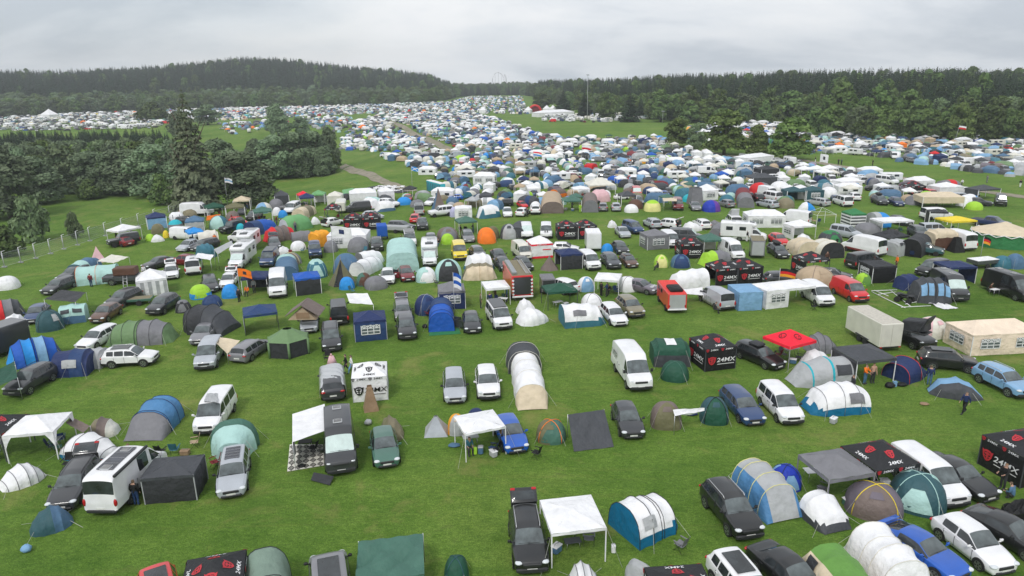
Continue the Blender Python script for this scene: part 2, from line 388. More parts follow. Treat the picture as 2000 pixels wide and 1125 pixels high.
def veh_mesh(style, lod, bus=False):
 key = (style, lod, bus)
 if key in VCACHE:
  return VCACHE[key]
 S = ST[style]
 L, W, rows = S['L'], S['W'], S['rows']
 hw = W / 2
 bm = bmesh.new()
 cr = bm.edges.layers.float.new('crease_edge')
 rings = []
 for (s, zb, hf, zs, zt, wf) in rows:
  x = L * (.5 - s)
  w, wr = hw * hf, hw * wf
  dz = zt - zs
  lp = lambda f: (w * .955) * (1 - f) + wr * f
  crown = .035 * min(1, dz / .3) + .02
  pr = [(0, zb), (w * .86, zb), (w, zb + .30 * (zs - zb)), (w, zb + .78 * (zs - zb)), (w * .965, zs), (lp(.10), zs + .09 * dz), (lp(.86), zs + .84 * dz), (wr, zs + .965 * dz), (wr * .55, zt + crown * .7), (0, zt + crown)]
  ring = [bm.verts.new((x, y, z)) for y, z in pr] + [bm.verts.new((x, -y, z)) for y, z in pr[-2:0:-1]]
  rings.append(ring)
 n = len(rings[0])
 half = len(rings[0]) // 2
 side = S.get('bus', S['side']) if bus else S['side']
 def role(i, j):
  k = j if j < half else n - 1 - j
  iv = (i, i + 1)
  if iv == (S['cowl'], S['rf']) and k in (7, 8):
   return 1
  if k == 5 and iv in side:
   return 2
  if i >= S['rr'] and i < S['rb'] and k in (7, 8):
   return 3
  if 'bed' in S and S['bed'][0] < i < S['bed'][1] and k in (7, 8):
   return 4
  if (S.get('clad') or S.get('trimlow')) and k <= 1:
   return 4
  if k == 0:
   return 4
  return 0
 for i in range(len(rings) - 1):
  for j in range(n):
   l = (j + 1) % n
   f = bm.faces.new((rings[i][j], rings[i][l], rings[i + 1][l], rings[i + 1][j]))
   f.material_index = role(i, j)
   f.smooth = True
 f = bm.faces.new(rings[0][::-1])
 f.material_index = 0
 f = bm.faces.new(rings[-1])
 f.material_index = 0
 bm.normal_update()
 for e in bm.edges:
  fs = e.link_faces
  if len(fs) == 2 and fs[0].material_index != fs[1].material_index:
   e[cr] = 1.0
 for ring in rings:
  pass
 box_ = .3 if style in ('van', 'hiroof', 'mpv', 'jeep', 'pickup') else 0
 for i in range(len(rings) - 1):
  for j, c in ((4, .35), (n - 4, .35), (7, .35), (n - 7, .35), (2, .25), (n - 2, .25), (3, .2), (n - 3, .2)):
   e = bm.edges.get((rings[i][j], rings[i + 1][j]))
   if e and e[cr] < c + box_:
    e[cr] = c + box_
 for i in (1, S['cowl'], S['rf'], S['rr'], S['rb'], len(rings) - 2):
  for j in range(n):
   e = bm.edges.get((rings[i][j], rings[i][(j + 1) % n]))
   if e and e[cr] < .35 + box_:
    e[cr] = .35 + box_
 cv = bm.verts.layers.float.new('crease_vert')
 for v in bm.verts:
  es = [e for e in v.link_edges if e[cr] > .95]
  if len(es) == 2:
   a, b = [(e.other_vert(v).co - v.co).normalized() for e in es]
   if a.dot(b) > -.9:
    v[cv] = .8
 bmesh.ops.recalc_face_normals(bm, faces=bm.faces)
 me = bpy.data.meshes.new('hull')
 bm.to_mesh(me)
 bm.free()
 for _ in range(5):
  me.materials.append(None)
 o = bpy.data.objects.new('hull', me)
 COL.objects.link(o)
 md = o.modifiers.new('s', 'SUBSURF')
 md.levels = 2 if lod == 0 else 1
 dg = bpy.context.evaluated_depsgraph_get()
 ev = o.evaluated_get(dg).to_mesh()
 vs = [v.co.copy() for v in ev.vertices]
 by = {0: [], 1: [], 2: [], 3: [], 4: []}
 for p in ev.polygons:
  by[p.material_index].append(tuple(p.vertices))
 o.evaluated_get(dg).to_mesh_clear()
 bpy.data.objects.remove(o)
 bpy.data.meshes.remove(me)
 def sub(faces):
  ids, fs = {}, []
  for f in faces:
   fs.append(tuple(ids.setdefault(i, len(ids)) for i in f))
  m = MB()
  m.v = [tuple(vs[i]) for i in ids]
  m.f = fs
  return m
 def islands(faces):
  par = {}
  def find(a):
   while par[a] != a:
    par[a] = par[par[a]]
    a = par[a]
   return a
  for f in faces:
   for i in f:
    par.setdefault(i, i)
   for i in f[1:]:
    a, b = find(f[0]), find(i)
    if a != b:
     par[b] = a
  g = {}
  for f in faces:
   g.setdefault(find(f[0]), []).append(f)
  return list(g.values())
 parts = []  # (name, mesh, matkey, parent index or None)
 zmax = max(r[4] for r in rows)
 wz, wy = S['wr'], hw
 wxs = [L * (.5 - q) for q in S['wx']]
 if lod >= 2:
  m = sub(by[0])
  g = sub(by[1] + by[2] + by[3])
  d = sub(by[4])
  for x in wxs:
   for sy in (1, -1):
    d.cyl((x, sy * (wy - .10), wz), wz, .22, 10)
  a = MB()
  a.add(m.v, m.f)
  k1 = len(a.f)
  a.add(g.v, g.f)
  k2 = len(a.f)
  a.add(d.v, d.f)
  me = a.mesh(style)
  me.materials.append(None)
  me.materials.append(None)
  me.polygons.foreach_set('material_index', [0] * k1 + [1] * (k2 - k1) + [2] * (len(a.f) - k2))
  VCACHE[key] = me
  return me
 parts.append(('body', sub(by[0]).mesh('body'), 'paint', None))
 if by[4]:
  parts.append(('lower_trim', sub(by[4]).mesh('lower_trim'), 'trim', None))
 for isl in islands(by[1]):
  parts.append(('windscreen', sub(isl).mesh('windscreen'), 'screen', None))
 for isl in islands(by[2]):
  parts.append(('side_window', sub(isl).mesh('side_window'), 'glass', None))
 for isl in islands(by[3]):
  parts.append(('rear_window', sub(isl).mesh('rear_window'), 'glass', None))
 nseg = 20 if lod == 0 else 12
 for x in wxs:
  for sy in (1, -1):
   if lod == 0:
    ar = MB()
    k = 14
    ang = [math.pi * (-.08 + 1.16 * i / k) for i in range(k + 1)]
    ro, ri = wz * 1.22, wz * .4
    yo = sy * (wy + .004)
    vsA = [(x + ro * math.cos(a), yo, wz + ro * math.sin(a)) for a in ang] + [(x + ri * math.cos(a), yo, wz + ri * math.sin(a)) for a in ang]
    fsA = [(i, i + 1, k + 2 + i, k + 1 + i) if sy < 0 else (i, k + 1 + i, k + 2 + i, i + 1) for i in range(k)]
    ar.add(vsA, fsA)
    parts.append(('wheel_arch', ar.mesh('wheel_arch'), 'trim', None))
   wh = MB()
   y0 = sy * (wy - .09)
   wh.cyl((x, y0, wz), wz * .97, .22, nseg)
   wh.cyl((x, sy * (wy + .013), wz), wz * (.97 if sy < 0 else .78), .02, nseg, r2=wz * (.78 if sy < 0 else .97))
   parts.append(('wheel', wh.mesh('wheel', angle=35), 'tyre', None))
   if lod == 0:
    wi = len(parts) - 1
    rm = MB()
    yr = sy * (wy + .026)
    for q in range(5):
     a0 = 2 * math.pi * q / 5
     c, s_ = math.cos(a0), math.sin(a0)
     rr = wz * .68
     pts = [(-.04, .04), (.04, .04), (.075, rr), (-.075, rr)]
     rm.add([(x + p * c - q2 * s_, yr, wz + p * s_ + q2 * c) for p, q2 in pts], [(0, 1, 2, 3) if sy < 0 else (3, 2, 1, 0)])
    ring = []
    for t in range(20):
     a0 = 2 * math.pi * t / 20
     for r_ in (wz * .62, wz * .72):
      ring.append((x + r_ * math.cos(a0), yr, wz + r_ * math.sin(a0)))
    rm.add(ring, [(2 * t, 2 * t + 1, (2 * t + 3) % 40, (2 * t + 2) % 40) if sy < 0 else (2 * t, (2 * t + 2) % 40, (2 * t + 3) % 40, 2 * t + 1) for t in range(20)])
    parts.append(('rim', rm.mesh('rim', False), 'rim', wi))
 # lamps, plates, mirrors
 r1, r2 = rows[1], rows[2]
 zf = r1[3]
 xf = L / 2
 rear = rows[-3]
 for sy in (1, -1):
  m = MB().ell((xf - .040 * L, sy * hw * .70, zf + .01), (.40, .46, .17), 10, 6, Matrix.Rotation(sy * -.62, 3, 'Z'))
  parts.append(('headlight', m.mesh('headlight'), 'lampw', None))
  zr = rows[S['rb']][3] - .16
  tall = style in ('van', 'hiroof', 'mpv', 'jeep')
  m = MB().ell((-xf + (.010 if tall else .018) * L, sy * hw * (.90 if tall else .78), zr - (.14 if tall else 0)), (.2, .22 if tall else .40, .5 if tall else .18), 10, 6)
  parts.append(('taillight', m.mesh('taillight'), 'lampr', None))
 parts.append(('number_plate', MB().box((xf + .012, 0, rows[0][1] + .12), (.02, .52, .11)).mesh('plate', False), 'plate', None))
 parts.append(('number_plate', MB().box((-xf - .012, 0, rows[-1][1] + .22), (.02, .52, .11)).mesh('plate', False), 'plate', None))
 if style in ('van', 'hiroof', 'mpv', 'jeep', 'suv', 'pickup'):
  for s_ in (1, -1):
   parts.append(('bumper', MB().rbox((s_ * (xf - .06), 0, rows[0][1] + .06), (.22, W * .88, .26), .07).mesh('bumper', True, 40), 'trim', None))
 if lod == 0:
  gr = MB().rbox((xf - .006 * L, 0, zf - .09), (.12, hw * 1.0, .17), .03)
  parts.append(('grille', gr.mesh('grille', False), 'trim', None))
  parts.append(('air_intake', MB().rbox((xf - .002 * L, 0, rows[0][1] - .01), (.12, hw * 1.3, .15), .04).mesh('intake', False), 'trim', None))
  xm = L * (.5 - rows[S['cowl']][0]) - .22
  zm = rows[S['cowl']][3] + .12
  for sy in (1, -1):
   h = .3 if style in ('hiroof',) else .17
   m = MB().rbox((xm, sy * (hw + .11), zm + h * .2), (.12, .20, h), .04)
   m.box((xm + .02, sy * (hw + .0), zm - .03), (.06, .16, .04))
   parts.append(('wing_mirror', m.mesh('mirror', True, 40), 'mirror', None))
  # wiper bar at the foot of the windscreen
  m = MB()
  c = rows[S['cowl']]
  xc = L * (.5 - c[0]) - .02
  m.tube([(xc - .02, hw * .55, c[4] + .05), (xc + .01, -hw * .1, c[4] + .065)], .012, 4)
  m.tube([(xc - .02, hw * .02, c[4] + .065), (xc - .02, -hw * .62, c[4] + .05)], .012, 4)
  parts.append(('wiper', m.mesh('wiper'), 'trim', None))
  if style not in ('jeep',):
   m = MB()
   for sy in (1, -1):
    for q in ((.5, .48), (.69, .66)):
     xh = L * (.5 - q[0] - .03)
     if style in ('van', 'hiroof') and q[0] > .6:
      continue
     m.box((xh, sy * (hw * .985), rows[6][3] - .11), (.2, .05, .035))
   parts.append(('door_handle', m.mesh('handle', False), 'mirror', None))
  m = MB()
  zb_, zt_ = rows[6][1] + .12, rows[6][3]
  for sy in (1, -1):
   for q in ([rows[S['cowl']][0] + .02, (rows[6][0] + rows[7][0]) / 2] + ([S['wx'][1] - .055] if style not in ('van', 'hiroof') else [.62])):
    m.box((L * (.5 - q), sy * (hw - .002), (zb_ + zt_) / 2), (.018, .02, zt_ - zb_ - .08))
  parts.append(('seam', m.mesh('seam', False), 'trim', None))
 VCACHE[key] = parts
 return parts
def roof_z(style):
 return max(r[4] for r in ST[style]['rows'])
def vehicle(style, ax, ay, bx, by, color, desc, bz=None, rear=False, sc=1.0, opts='', cat=None, name=None, lod=None, dark=True, mir=None, noun=None):
 """ax,ay: pixel of the bumper nearest the camera (foot); bx,by: pixel of the far end of the roof (or, bz=0, of the far bumper's foot)"""
 S = ST[style]
 A = gp(ax, ay, .22)
 B = gp(bx, by, (roof_z(style) * .96 * sc) if bz is None else bz)
 d = Vector((B.x - A.x, B.y - A.y, 0))
 ln = d.length
 d.normalize()
 L = S['L'] * sc
 c = Vector((A.x, A.y, 0)) + d * (L / 2)
 h = d if rear else -d
 DIAG.append((desc, round(ln / L, 2)))
 return vehicle_at(style, c.x, c.y, math.atan2(h.y, h.x), color, desc, sc, opts, cat, name, lod, mir, noun)
DIAG = []
def vehicle_at(style, x, y, yaw, color, desc, sc=1.0, opts='', cat=None, name=None, lod=None, mir=None, noun=None):
 S = ST[style]
 dist = math.hypot(x, y)
 if lod is None:
  lod = 0 if dist < 105 else (1 if dist < 200 else 2)
 z = float(height(x, y))
 cat = cat or ('van' if style in ('van', 'hiroof') else 'car')
 name = name or {'hatch': 'hatchback_car', 'estate': 'estate_car', 'suv': 'suv_car', 'sedan': 'sedan_car', 'coupe': 'coupe_car', 'mpv': 'minivan_car', 'van': 'van', 'hiroof': 'high_roof_van', 'jeep': 'offroad_car', 'pickup': 'pickup_car'}[style]
 bus = 'bus' in opts
 P = veh_mesh(style, lod, bus)
 pm = mat('paint', color)
 mir = mat('paint', mir) if mir else (pm if RND.random() < .6 else DARKTRIM)
 if lod >= 2:
  o = link(name, P, [pm, GLASS, DARKTRIM], loc=(x, y, z), rotz=yaw)
  o.scale = (sc, sc, sc)
  register(o, cat, desc, Vector((x, y, z)), noun)
  return o
 t = thing(name, cat, desc, (x, y, z), yaw, noun)
 t.scale = (sc, sc, sc)
 mk = {'paint': pm, 'trim': DARKTRIM, 'glass': GLASS, 'screen': SHADE if 'shade' in opts else GLASS_LT, 'tyre': TYRE, 'rim': RIM, 'lampw': LAMPW, 'lampr': LAMPR, 'plate': PLATE, 'mirror': mir}
 if style in ('suv', 'pickup') and 'noclad' in opts:
  mk['trim'] = DARKTRIM
 made = []
 for nm, me, k, par in P:
  made.append(link(nm, me, mk[k], t if par is None else made[par]))
 L, W = S['L'], S['W']
 rz = roof_z(style)
 rows = S['rows']
 x0, x1 = L * (.5 - rows[S['rf']][0]), L * (.5 - rows[S['rr']][0])
 if 'rails' in opts:
  for sy in (1, -1):
   m = MB().tube([(x0 - .1, sy * W * .33, rz - .04), (x0 - .25, sy * W * .335, rz + .06), (x1 + .25, sy * W * .335, rz + .05), (x1 + .1, sy * W * .33, rz - .05)], .022, 6)
   link('roof_rail', m.mesh('rail'), CHROME if 'darkrail' not in opts else DARKTRIM, t)
 if 'sunroof' in opts:
  m = MB().rbox(((x0 + x1) / 2 + .1, 0, rz + .055), ((x0 - x1) * .70, W * .52, .05), .03)
  link('sunroof', m.mesh('sunroof', True, 30), GLASS, t)
 if 'darkroof' in opts:
  m = MB().rbox(((x0 + x1) / 2, 0, rz + .05), ((x0 - x1) * .94, W * .74, .05), .05)
  link('roof_panel', m.mesh('roofp', True, 30), mat('paint', 'black'), t)
 if 'solar' in opts:
  m = MB().box(((x0 + x1) / 2, 0, rz + .06), ((x0 - x1) * .62, W * .48, .03))
  sp = link('solar_panel', m.mesh('solar', False), mat('glass', (.03, .035, .05)), t)
  m = MB()
  for q in range(5):
   m.box(((x0 + x1) / 2 + (q - 2) * (x0 - x1) * .15, 0, rz + .078), (.015, W * .48, .006))
  link('cell_line', m.mesh('cells', False), CHROME, sp)
 if 'hatches' in opts:
  for q in (.45, .80):
   m = MB().rbox((L * (.5 - q), 0, rz + .05), (.55, .6, .10), .04)
   hh = link('roof_hatch', m.mesh('hatch', True, 30), mat('plastic', 'light grey'), t)
   m = MB().rbox((L * (.5 - q), 0, rz + .105), (.44, .48, .04), .015)
   link('hatch_dome', m.mesh('dome', True, 30), mat('glass', (.2, .2, .2)), hh)
 if 'awncase' in opts:
  m = MB().rbox(((x0 + x1) / 2 - .2, -W * .47, rz - .02), (abs(x0 - x1) * .85, .16, .18), .04)
  link('awning_case', m.mesh('case', True, 30), DARKTRIM, t)
 if 'box' in opts:
  m = MB().rbox(((x0 + x1) / 2, 0, rz + .24), (1.7, .8, .36), .12)
  link('roof_box', m.mesh('rbox', True, 40), mat('plastic', 'black'), t)
 if 'tailup' in opts:
  zr = rz - .03
  a = rad(28)
  Mx = Matrix.Rotation(a, 3, 'Y')
  tl = MB().rbox((x1 - .42, 0, zr + .26), (.92, W * .80, .10), .05, Mx)
  tg = link('tailgate', tl.mesh('tailgate', True, 40), pm, t)
  tl = MB().rbox((x1 - .36, 0, zr + .29), (.55, W * .66, .06), .03, Mx)
  link('rear_window', tl.mesh('rw', True, 40), GLASS, tg)
  for sy in (1, -1):
   link('taillight', MB().rbox((x1 - .72, sy * W * .32, zr + .46), (.16, .26, .06), .02, Mx).mesh('tl', False), LAMPR, tg)
  link('boot_shade_panel', MB().rbox((-L / 2 + .06, 0, (rz + .5) / 2 + .05), (.14, W * .78, rz * .48), .04).mesh('boot', False), DARKTRIM, t)  # dark slab stands in for the shaded inside of the open boot
 if 'hoodup' in opts:
  c = rows[S['cowl']]
  xc = L * (.5 - c[0])
  Mx = Matrix.Rotation(rad(38), 3, 'Y')
  link('bonnet', MB().rbox((xc + .42, 0, c[4] + .5), (1.1, W * .8, .05), .02, Matrix.Rotation(rad(-48), 3, 'Y')).mesh('bon', False), pm, t)
 if 'dooropen' in opts:
  Mz = Matrix.Rotation(rad(62), 3, 'Z')
  xd = L * (.5 - rows[S['cowl']][0]) - .35
  dr = link('door', MB().rbox((xd + .0 - .25, -W / 2 - .5, .68), (1.05, .07, .8), .03, Matrix.Rotation(rad(62), 3, 'Z')).mesh('door', True, 40), pm, t)
  link('door_window', MB().box((xd - .25, -W / 2 - .5, 1.22), (.8, .03, .34), Mz).mesh('dw', False), GLASS, dr)
 if 'poptop' in opts:
  Mx = Matrix.Rotation(rad(-24), 3, 'Y')
  m = MB().rbox((-.1 + x1 * .0, 0, rz + .62), (2.2, W * .72, .14), .06, Matrix.Rotation(rad(24), 3, 'Y'))
  link('pop_up_roof', m.mesh('pop', True, 40), pm, t)
  xa, xb = .95, -1.05
  m = MB()
  hw_ = W * .33
  m.add([(xa, hw_, rz), (xb, hw_, rz), (xb, hw_, rz + 1.0), (xa, hw_, rz + .15), (xa, -hw_, rz), (xb, -hw_, rz), (xb, -hw_, rz + 1.0), (xa, -hw_, rz + .15)], [(0, 1, 2, 3), (4, 7, 6, 5), (1, 5, 6, 2), (0, 3, 7, 4)])
  link('pop_up_canvas', m.mesh('popc', False), mat('fabric', 'light grey'), t)
 if 'stripes' in opts:
  for sy in (.18, -.18):
   m = MB().box((L * .41, sy, rows[3][4] + .045), (.75, .16, .02), Matrix.Rotation(rad(8), 3, 'Y'))
   link('bonnet_stripe', m.mesh('stripe', False), mat('plastic', 'black'), t)
 if 'redband' in opts:
  for sy in (1, -1):
   link('side_band', MB().box((-.25, sy * (W / 2 + .006), .62), (L * .80, .012, .26)).mesh('band', False), mat('paint', 'dark red'), t)
 if 'lettered' in opts:
  ml = MB()
  print_text(ml, 'VTF', .85, Vector((-1.55, -W / 2 - .03, 1.62)), Vector((1, 0, 0)), Vector((0, 0, 1)))
  print_text(ml, 'VTF', .85, Vector((-1.55, W / 2 + .03, 1.62)), Vector((-1, 0, 0)), Vector((0, 0, 1)))
  link('lettering', ml.mesh('let', False), mat('plastic', 'dark grey'), t)
 if 'rear_letters' in opts:
  link('rear_panel', MB().box((-L / 2 - .0, 0, 1.86), (.14, 1.62, .74)).mesh('rp', False), mat('plastic', 'charcoal'), t)
  ml = MB()
  print_text(ml, 'RKK23', .52, Vector((-L / 2 - .085, 0, 1.86)), Vector((0, -1, 0)), Vector((0, 0, 1)))
  link('lettering', ml.mesh('let', False), mat('plastic', 'leaf green'), t)
 if 'hoodtext' in opts:
  ml = MB()
  print_text(ml, '#AN', .62, Vector((L * .38, 0, .93)), Vector((0, 1, 0)), Vector((-1, 0, .1)))
  link('lettering', ml.mesh('let', False), WHITEP, t)
 if 'rack' in opts:
  for q in (.3, -.5):
   link('roof_bar', MB().box((q, 0, rz + .1), (.06, W * .8, .04)).mesh('bar', False), DARKTRIM, t)
 if 'spoiler' in opts:
  link('rear_spoiler', MB().rbox((-L / 2 + .16, 0, 1.12), (.26, W * .78, .05), .02).mesh('sp', True, 40), pm, t)
 if 'blackscoop' in opts:
  link('roof_luggage', MB().rbox((-.35, 0, rz + .14), (1.1, .95, .22), .06).mesh('lug', True, 40), mat('fabric', 'charcoal'), t)
 return t
# ------------------------------------------------------------------ tents
def spow(c, p):
 return math.copysign(abs(c) ** p, c)
ROPE = mat('matte', (.42, .42, .38))
SHAPES = {
 'tunnel': [(0, .62, .02), (.17, .97, .90), (.42, 1, 1), (.68, 1, 1), (.86, .93, .84), (1, .55, .02)],
 'porch': [(0, 1, .97), (.30, 1, 1), (.62, .97, .95), (.82, .90, .78), (1, .45, .02)],
 'short': [(0, .95, .93), (.5, 1, 1), (.8, .92, .82), (1, .6, .02)],
 'pop': [(0, .40, .02), (.08, .66, .36), (.26, .95, .84), (.45, 1, 1), (.70, .92, .78), (.90, .66, .40), (1, .36, .02)],
 'taper': [(0, .9, .02), (.16, 1, .80), (.34, .97, 1), (.62, .84, .72), (.85, .62, .36), (1, .40, .02)],
 'boot': [(0, .92, .92), (.5, 1, 1), (.88, 1, .97), (1, .96, .80)],
 'cabin': [(0, 1, .86), (.12, 1, .98), (.5, 1, 1), (.88, 1, .98), (1, 1, .86)],
 'arch': [(0, 1, 1), (.5, 1, 1), (1, 1, 1)],
 'family': [(0, .60, .02), (.13, .90, .80), (.30, 1, 1), (.48, 1, .98), (.52, 1, .98), (.70, 1, 1), (.88, .90, .78), (1, .58, .02)],
 'wedge': [(0, 1, .02), (.12, .98, .98), (.5, .86, .80), (1, .5, .02)],
}
def loft_tent(A, B, W, H, shape, cols, desc, low=None, ends=(None, None), poles=None, wins=(), boxy=0, name=None, cat='tent', noun=None, ropes=True, n=14, flat=None):
 A, B = Vector((A.x, A.y, 0)), Vector((B.x, B.y, 0))
 d = B - A
 L = d.length
 c = (A + B) / 2
 ang = math.atan2(d.y, d.x)
 z = float(height(c.x, c.y))
 dist = math.hypot(c.x, c.y)
 st = SHAPES[shape] if isinstance(shape, str) else shape
 t = thing(name or 'tunnel_tent', cat, desc, (c.x, c.y, z), ang, noun)
 near = dist < 120
 py, pz = (.8, .72) if not boxy else (.8 - .5 * boxy, .72 - .5 * boxy)
 rnd = random.Random(int(c.x * 31 + c.y * 17))
 def S(tt, j):
  """surface point: tt along the axis, j section parameter 0..n"""
  for k in range(len(st) - 1):
   if tt <= st[k + 1][0] + 1e-9:
    break
  a, b = st[k], st[k + 1]
  f = (tt - a[0]) / (b[0] - a[0])
  sag = 1 - .055 * math.sin(math.pi * f) * min(a[2], b[2], 1) + (.014 * math.sin(tt * 23 + j * 1.7 + c.x) * math.sin(j * 2.3 + c.y) if near else 0)
  w = (a[1] * (1 - f) + b[1] * f) * W * sag
  h = (a[2] * (1 - f) + b[2] * f) * H * sag
  ph = math.pi * j / n
  return Vector((-L / 2 + tt * L, w / 2 * spow(math.cos(ph), py), max(0, h * abs(math.sin(ph)) ** pz) + .0))
 cols = [cols] if isinstance(cols, str) else list(cols)
 nseg = len(st) - 1
 if len(cols) == 1:
  seg = [cols[0]] * nseg
 elif len(cols) == nseg:
  seg = cols
 else:
  seg = [cols[min(len(cols) - 1, int(k * len(cols) / nseg))] for k in range(nseg)]
 groups = {}
 sub = 4 if near else 1
 for k in range(nseg):
  for q in range(sub):
   t0 = st[k][0] + (st[k + 1][0] - st[k][0]) * q / sub
   t1 = st[k][0] + (st[k + 1][0] - st[k][0]) * (q + 1) / sub
   for j in range(n):
    p = [S(t0, j), S(t1, j), S(t1, j + 1), S(t0, j + 1)]
    zm = sum(v.z for v in p) / 4
    col = seg[k]
    if low and zm < low[0] * H:
     col = low[1]
    elif flat and min(j, n - 1 - j) >= flat[0]:
     col = flat[1]
    groups.setdefault(col, MB()).add([p[0], p[3], p[2], p[1]], [(0, 1, 2, 3)])
 for e, col in ((0, ends[0]), (1, ends[1])):
  if st[-1 if e else 0][2] > .1:
   tt = float(e)
   pts = [S(tt, j) for j in range(n + 1)]
   m = MB()
   m.add(pts, [tuple(range(n + 1)) if e else tuple(range(n, -1, -1))])
   link('door_panel', m.mesh('door', False), mat('fabric', col or seg[-1 if e else 0]), t)
 first = True
 for col, m in groups.items():
  me = m.mesh('fly')
  bm = bmesh.new()
  bm.from_mesh(me)
  bmesh.ops.remove_doubles(bm, verts=bm.verts, dist=.002)
  bm.to_mesh(me)
  bm.free()
  me.set_sharp_from_angle(angle=rad(50))
  o = link('lower_panel' if low and col == low[1] and not first else ('fly_sheet' if first else 'fly_panel'), me, mat('fabric', col), t)
  first = False
 if poles and near:
  pmx = mat('fabric', poles)
  for s in st[1:-1] if st[0][2] < .1 else st[:-1]:
   pts = [S(min(s[0], .999), j) + Vector((0, 0, .012)) for j in range(n + 1)]
   link('tent_pole', MB().tube(pts, .022, 5).mesh('pole'), pmx, t)
 for (t0, t1, j0, j1, col) in wins:
  m = MB()
  def fn(u, v):
   tt, jj = t0 + (t1 - t0) * u, j0 + (j1 - j0) * v
   p = S(tt, jj)
   nn = Vector((0, p.y / (W / 2), p.z / H)).normalized()
   return p + nn * .05
  m.grid(fn, 3, 3)
  if j1 < j0 or True:
   pass
  link('window', m.mesh('win', False), mat('fabric', col) if col != 'clear' else GLASS_LT, t)
 if ropes and near:
  for s in (st[1], st[-2]):
   for j in (2.5, n - 2.5):
    p = S(s[0], j)
    q = Vector((p.x + (-.5 if s is st[1] else .5), p.y * 1.0 + math.copysign(.75, p.y), .01))
    link('guy_rope', MB().tube([p, q], .011, 3).mesh('rope', False), ROPE, t)
 return t
def T(shape, ax, ay, bx, by, W, H, cols, desc, **kw):
 return loft_tent(gp(ax, ay), gp(bx, by), W, H, shape, cols, desc, **kw)
def D(ax, ay, bx, by, H, cols, mode, desc, asp=1.0, rot=0.0, poles=None, name='dome_tent', cat='tent', noun=None, ropes=True, pw=.8, skirt=None, window=None):
 """dome: a and b are the ends of its foot line as seen"""
 A, B = gp(ax, ay), gp(bx, by)
 c = (A + B) / 2
 d = B - A
 W = max(.8, math.hypot(d.x, d.y))
 back = Vector((-d.y, d.x, 0)).normalized()
 if back.dot(c) < 0:
  back = -back
 c = c + back * (W * asp * .22)
 return dome_at(c.x, c.y, math.atan2(d.y, d.x) + rad(rot), W, W * asp, H, cols, mode, desc, poles, name, cat, noun, ropes, pw, skirt, window)
def dome_at(x, y, yaw, W, Dp, H, cols, mode, desc, poles=None, name='dome_tent', cat='tent', noun=None, ropes=True, pw=.8, skirt=None, window=None):
 z = float(height(x, y))
 cols = [cols] if isinstance(cols, str) else cols
 dist = math.hypot(x, y)
 near = dist < 120
 t = thing(name, cat, desc, (x, y, z), yaw, noun)
 nr, ns = (9, 32) if near else (6, 20)
 def S(th, r):
  rr = math.sin(abs(r) * math.pi / 2) ** .92
  sg = 0 if not near else .03 * math.sin(2 * th * 2 + math.pi) * math.sin(math.pi * min(1, abs(r)))
  return Vector((W / 2 * spow(math.cos(th), pw) * rr * (1 + sg), Dp / 2 * spow(math.sin(th), pw) * rr * (1 + sg), H * max(0, math.cos(abs(r) * math.pi / 2)) ** .82))
 def pick(th, r):
  if len(cols) == 1 or mode == 'plain':
   return 0
  if mode == 'band':
   return 1 if r > .74 else 0
  if mode == 'half':
   return 1 if math.cos(th) > 0 else 0
  if mode == 'top':
   return 1 if r < .48 else 0
  if mode == 'front':
   return 1 if abs((th - 1.5 * math.pi)) < .72 else 0
  if mode == 'quad':
   return int(((th + math.pi / 4) % (2 * math.pi)) / (math.pi / 2)) % 2
  if mode == 'back':
   return 1 if math.sin(th) > .15 and r > .2 else 0
  return 0
 g = {}
 for i in range(nr):
  r0, r1 = i / nr, (i + 1) / nr
  for k in range(ns):
   a0, a1 = 2 * math.pi * k / ns, 2 * math.pi * (k + 1) / ns
   m = g.setdefault(pick((a0 + a1) / 2, (r0 + r1) / 2), MB())
   if i == 0:
    m.add([S(a0, 0), S(a0, r1), S(a1, r1)], [(0, 1, 2)])
   else:
    m.add([S(a0, r0), S(a0, r1), S(a1, r1), S(a1, r0)], [(0, 1, 2, 3)])
 for i in sorted(g):
  me = g[i].mesh('fly')
  bm = bmesh.new()
  bm.from_mesh(me)
  bmesh.ops.remove_doubles(bm, verts=bm.verts, dist=.002)
  bm.to_mesh(me)
  bm.free()
  link(('fly_sheet', 'fly_panel', 'lower_panel')[min(i, 2)], me, mat('fabric', cols[i]), t)
 if near:
  pm = mat('fabric', poles or cols[0])
  if poles:
   for a in (math.pi / 4, 3 * math.pi / 4):
    pts = [S(a, q / 9) for q in range(9, 0, -1)] + [S(a + math.pi, q / 9) for q in range(0, 10)]
    link('tent_pole', MB().tube([p + Vector((0, 0, .015)) for p in pts], .026, 5).mesh('pole'), pm, t)
  th = 1.5 * math.pi
  m = MB()
  m.grid(lambda u, v: S(th + (u - .5) * .9 * (1.2 - v * .9), .96 - v * .55) * 1.012, 4, 4)
  link('door_panel', m.mesh('door'), mat('fabric', cols[-1] if mode != 'band' else cols[0]), t)
  m = MB()
  m.grid(lambda u, v: S(th + (u - .5) * .5, .52 - v * .2) * 1.02 + Vector((0, -.03 * math.sin(v * 3.1), .03)), 3, 2)
  link('vent_hood', m.mesh('vent'), mat('fabric', cols[0]), t)
  if window:
   m = MB()
   m.grid(lambda u, v: S(th + .6 + (u - .5) * .55, .72 - v * .3) * 1.02, 3, 3)
   link('window', m.mesh('win', False), mat('fabric', window), t)
  if ropes:
   for a in (.8, 2.35, 3.9, 5.5):
    p = S(a, .55)
    q = Vector((p.x * 1.75, p.y * 1.75, 0.01))
    link('guy_rope', MB().tube([p, q], .010, 3).mesh('rope', False), ROPE, t)
 return t
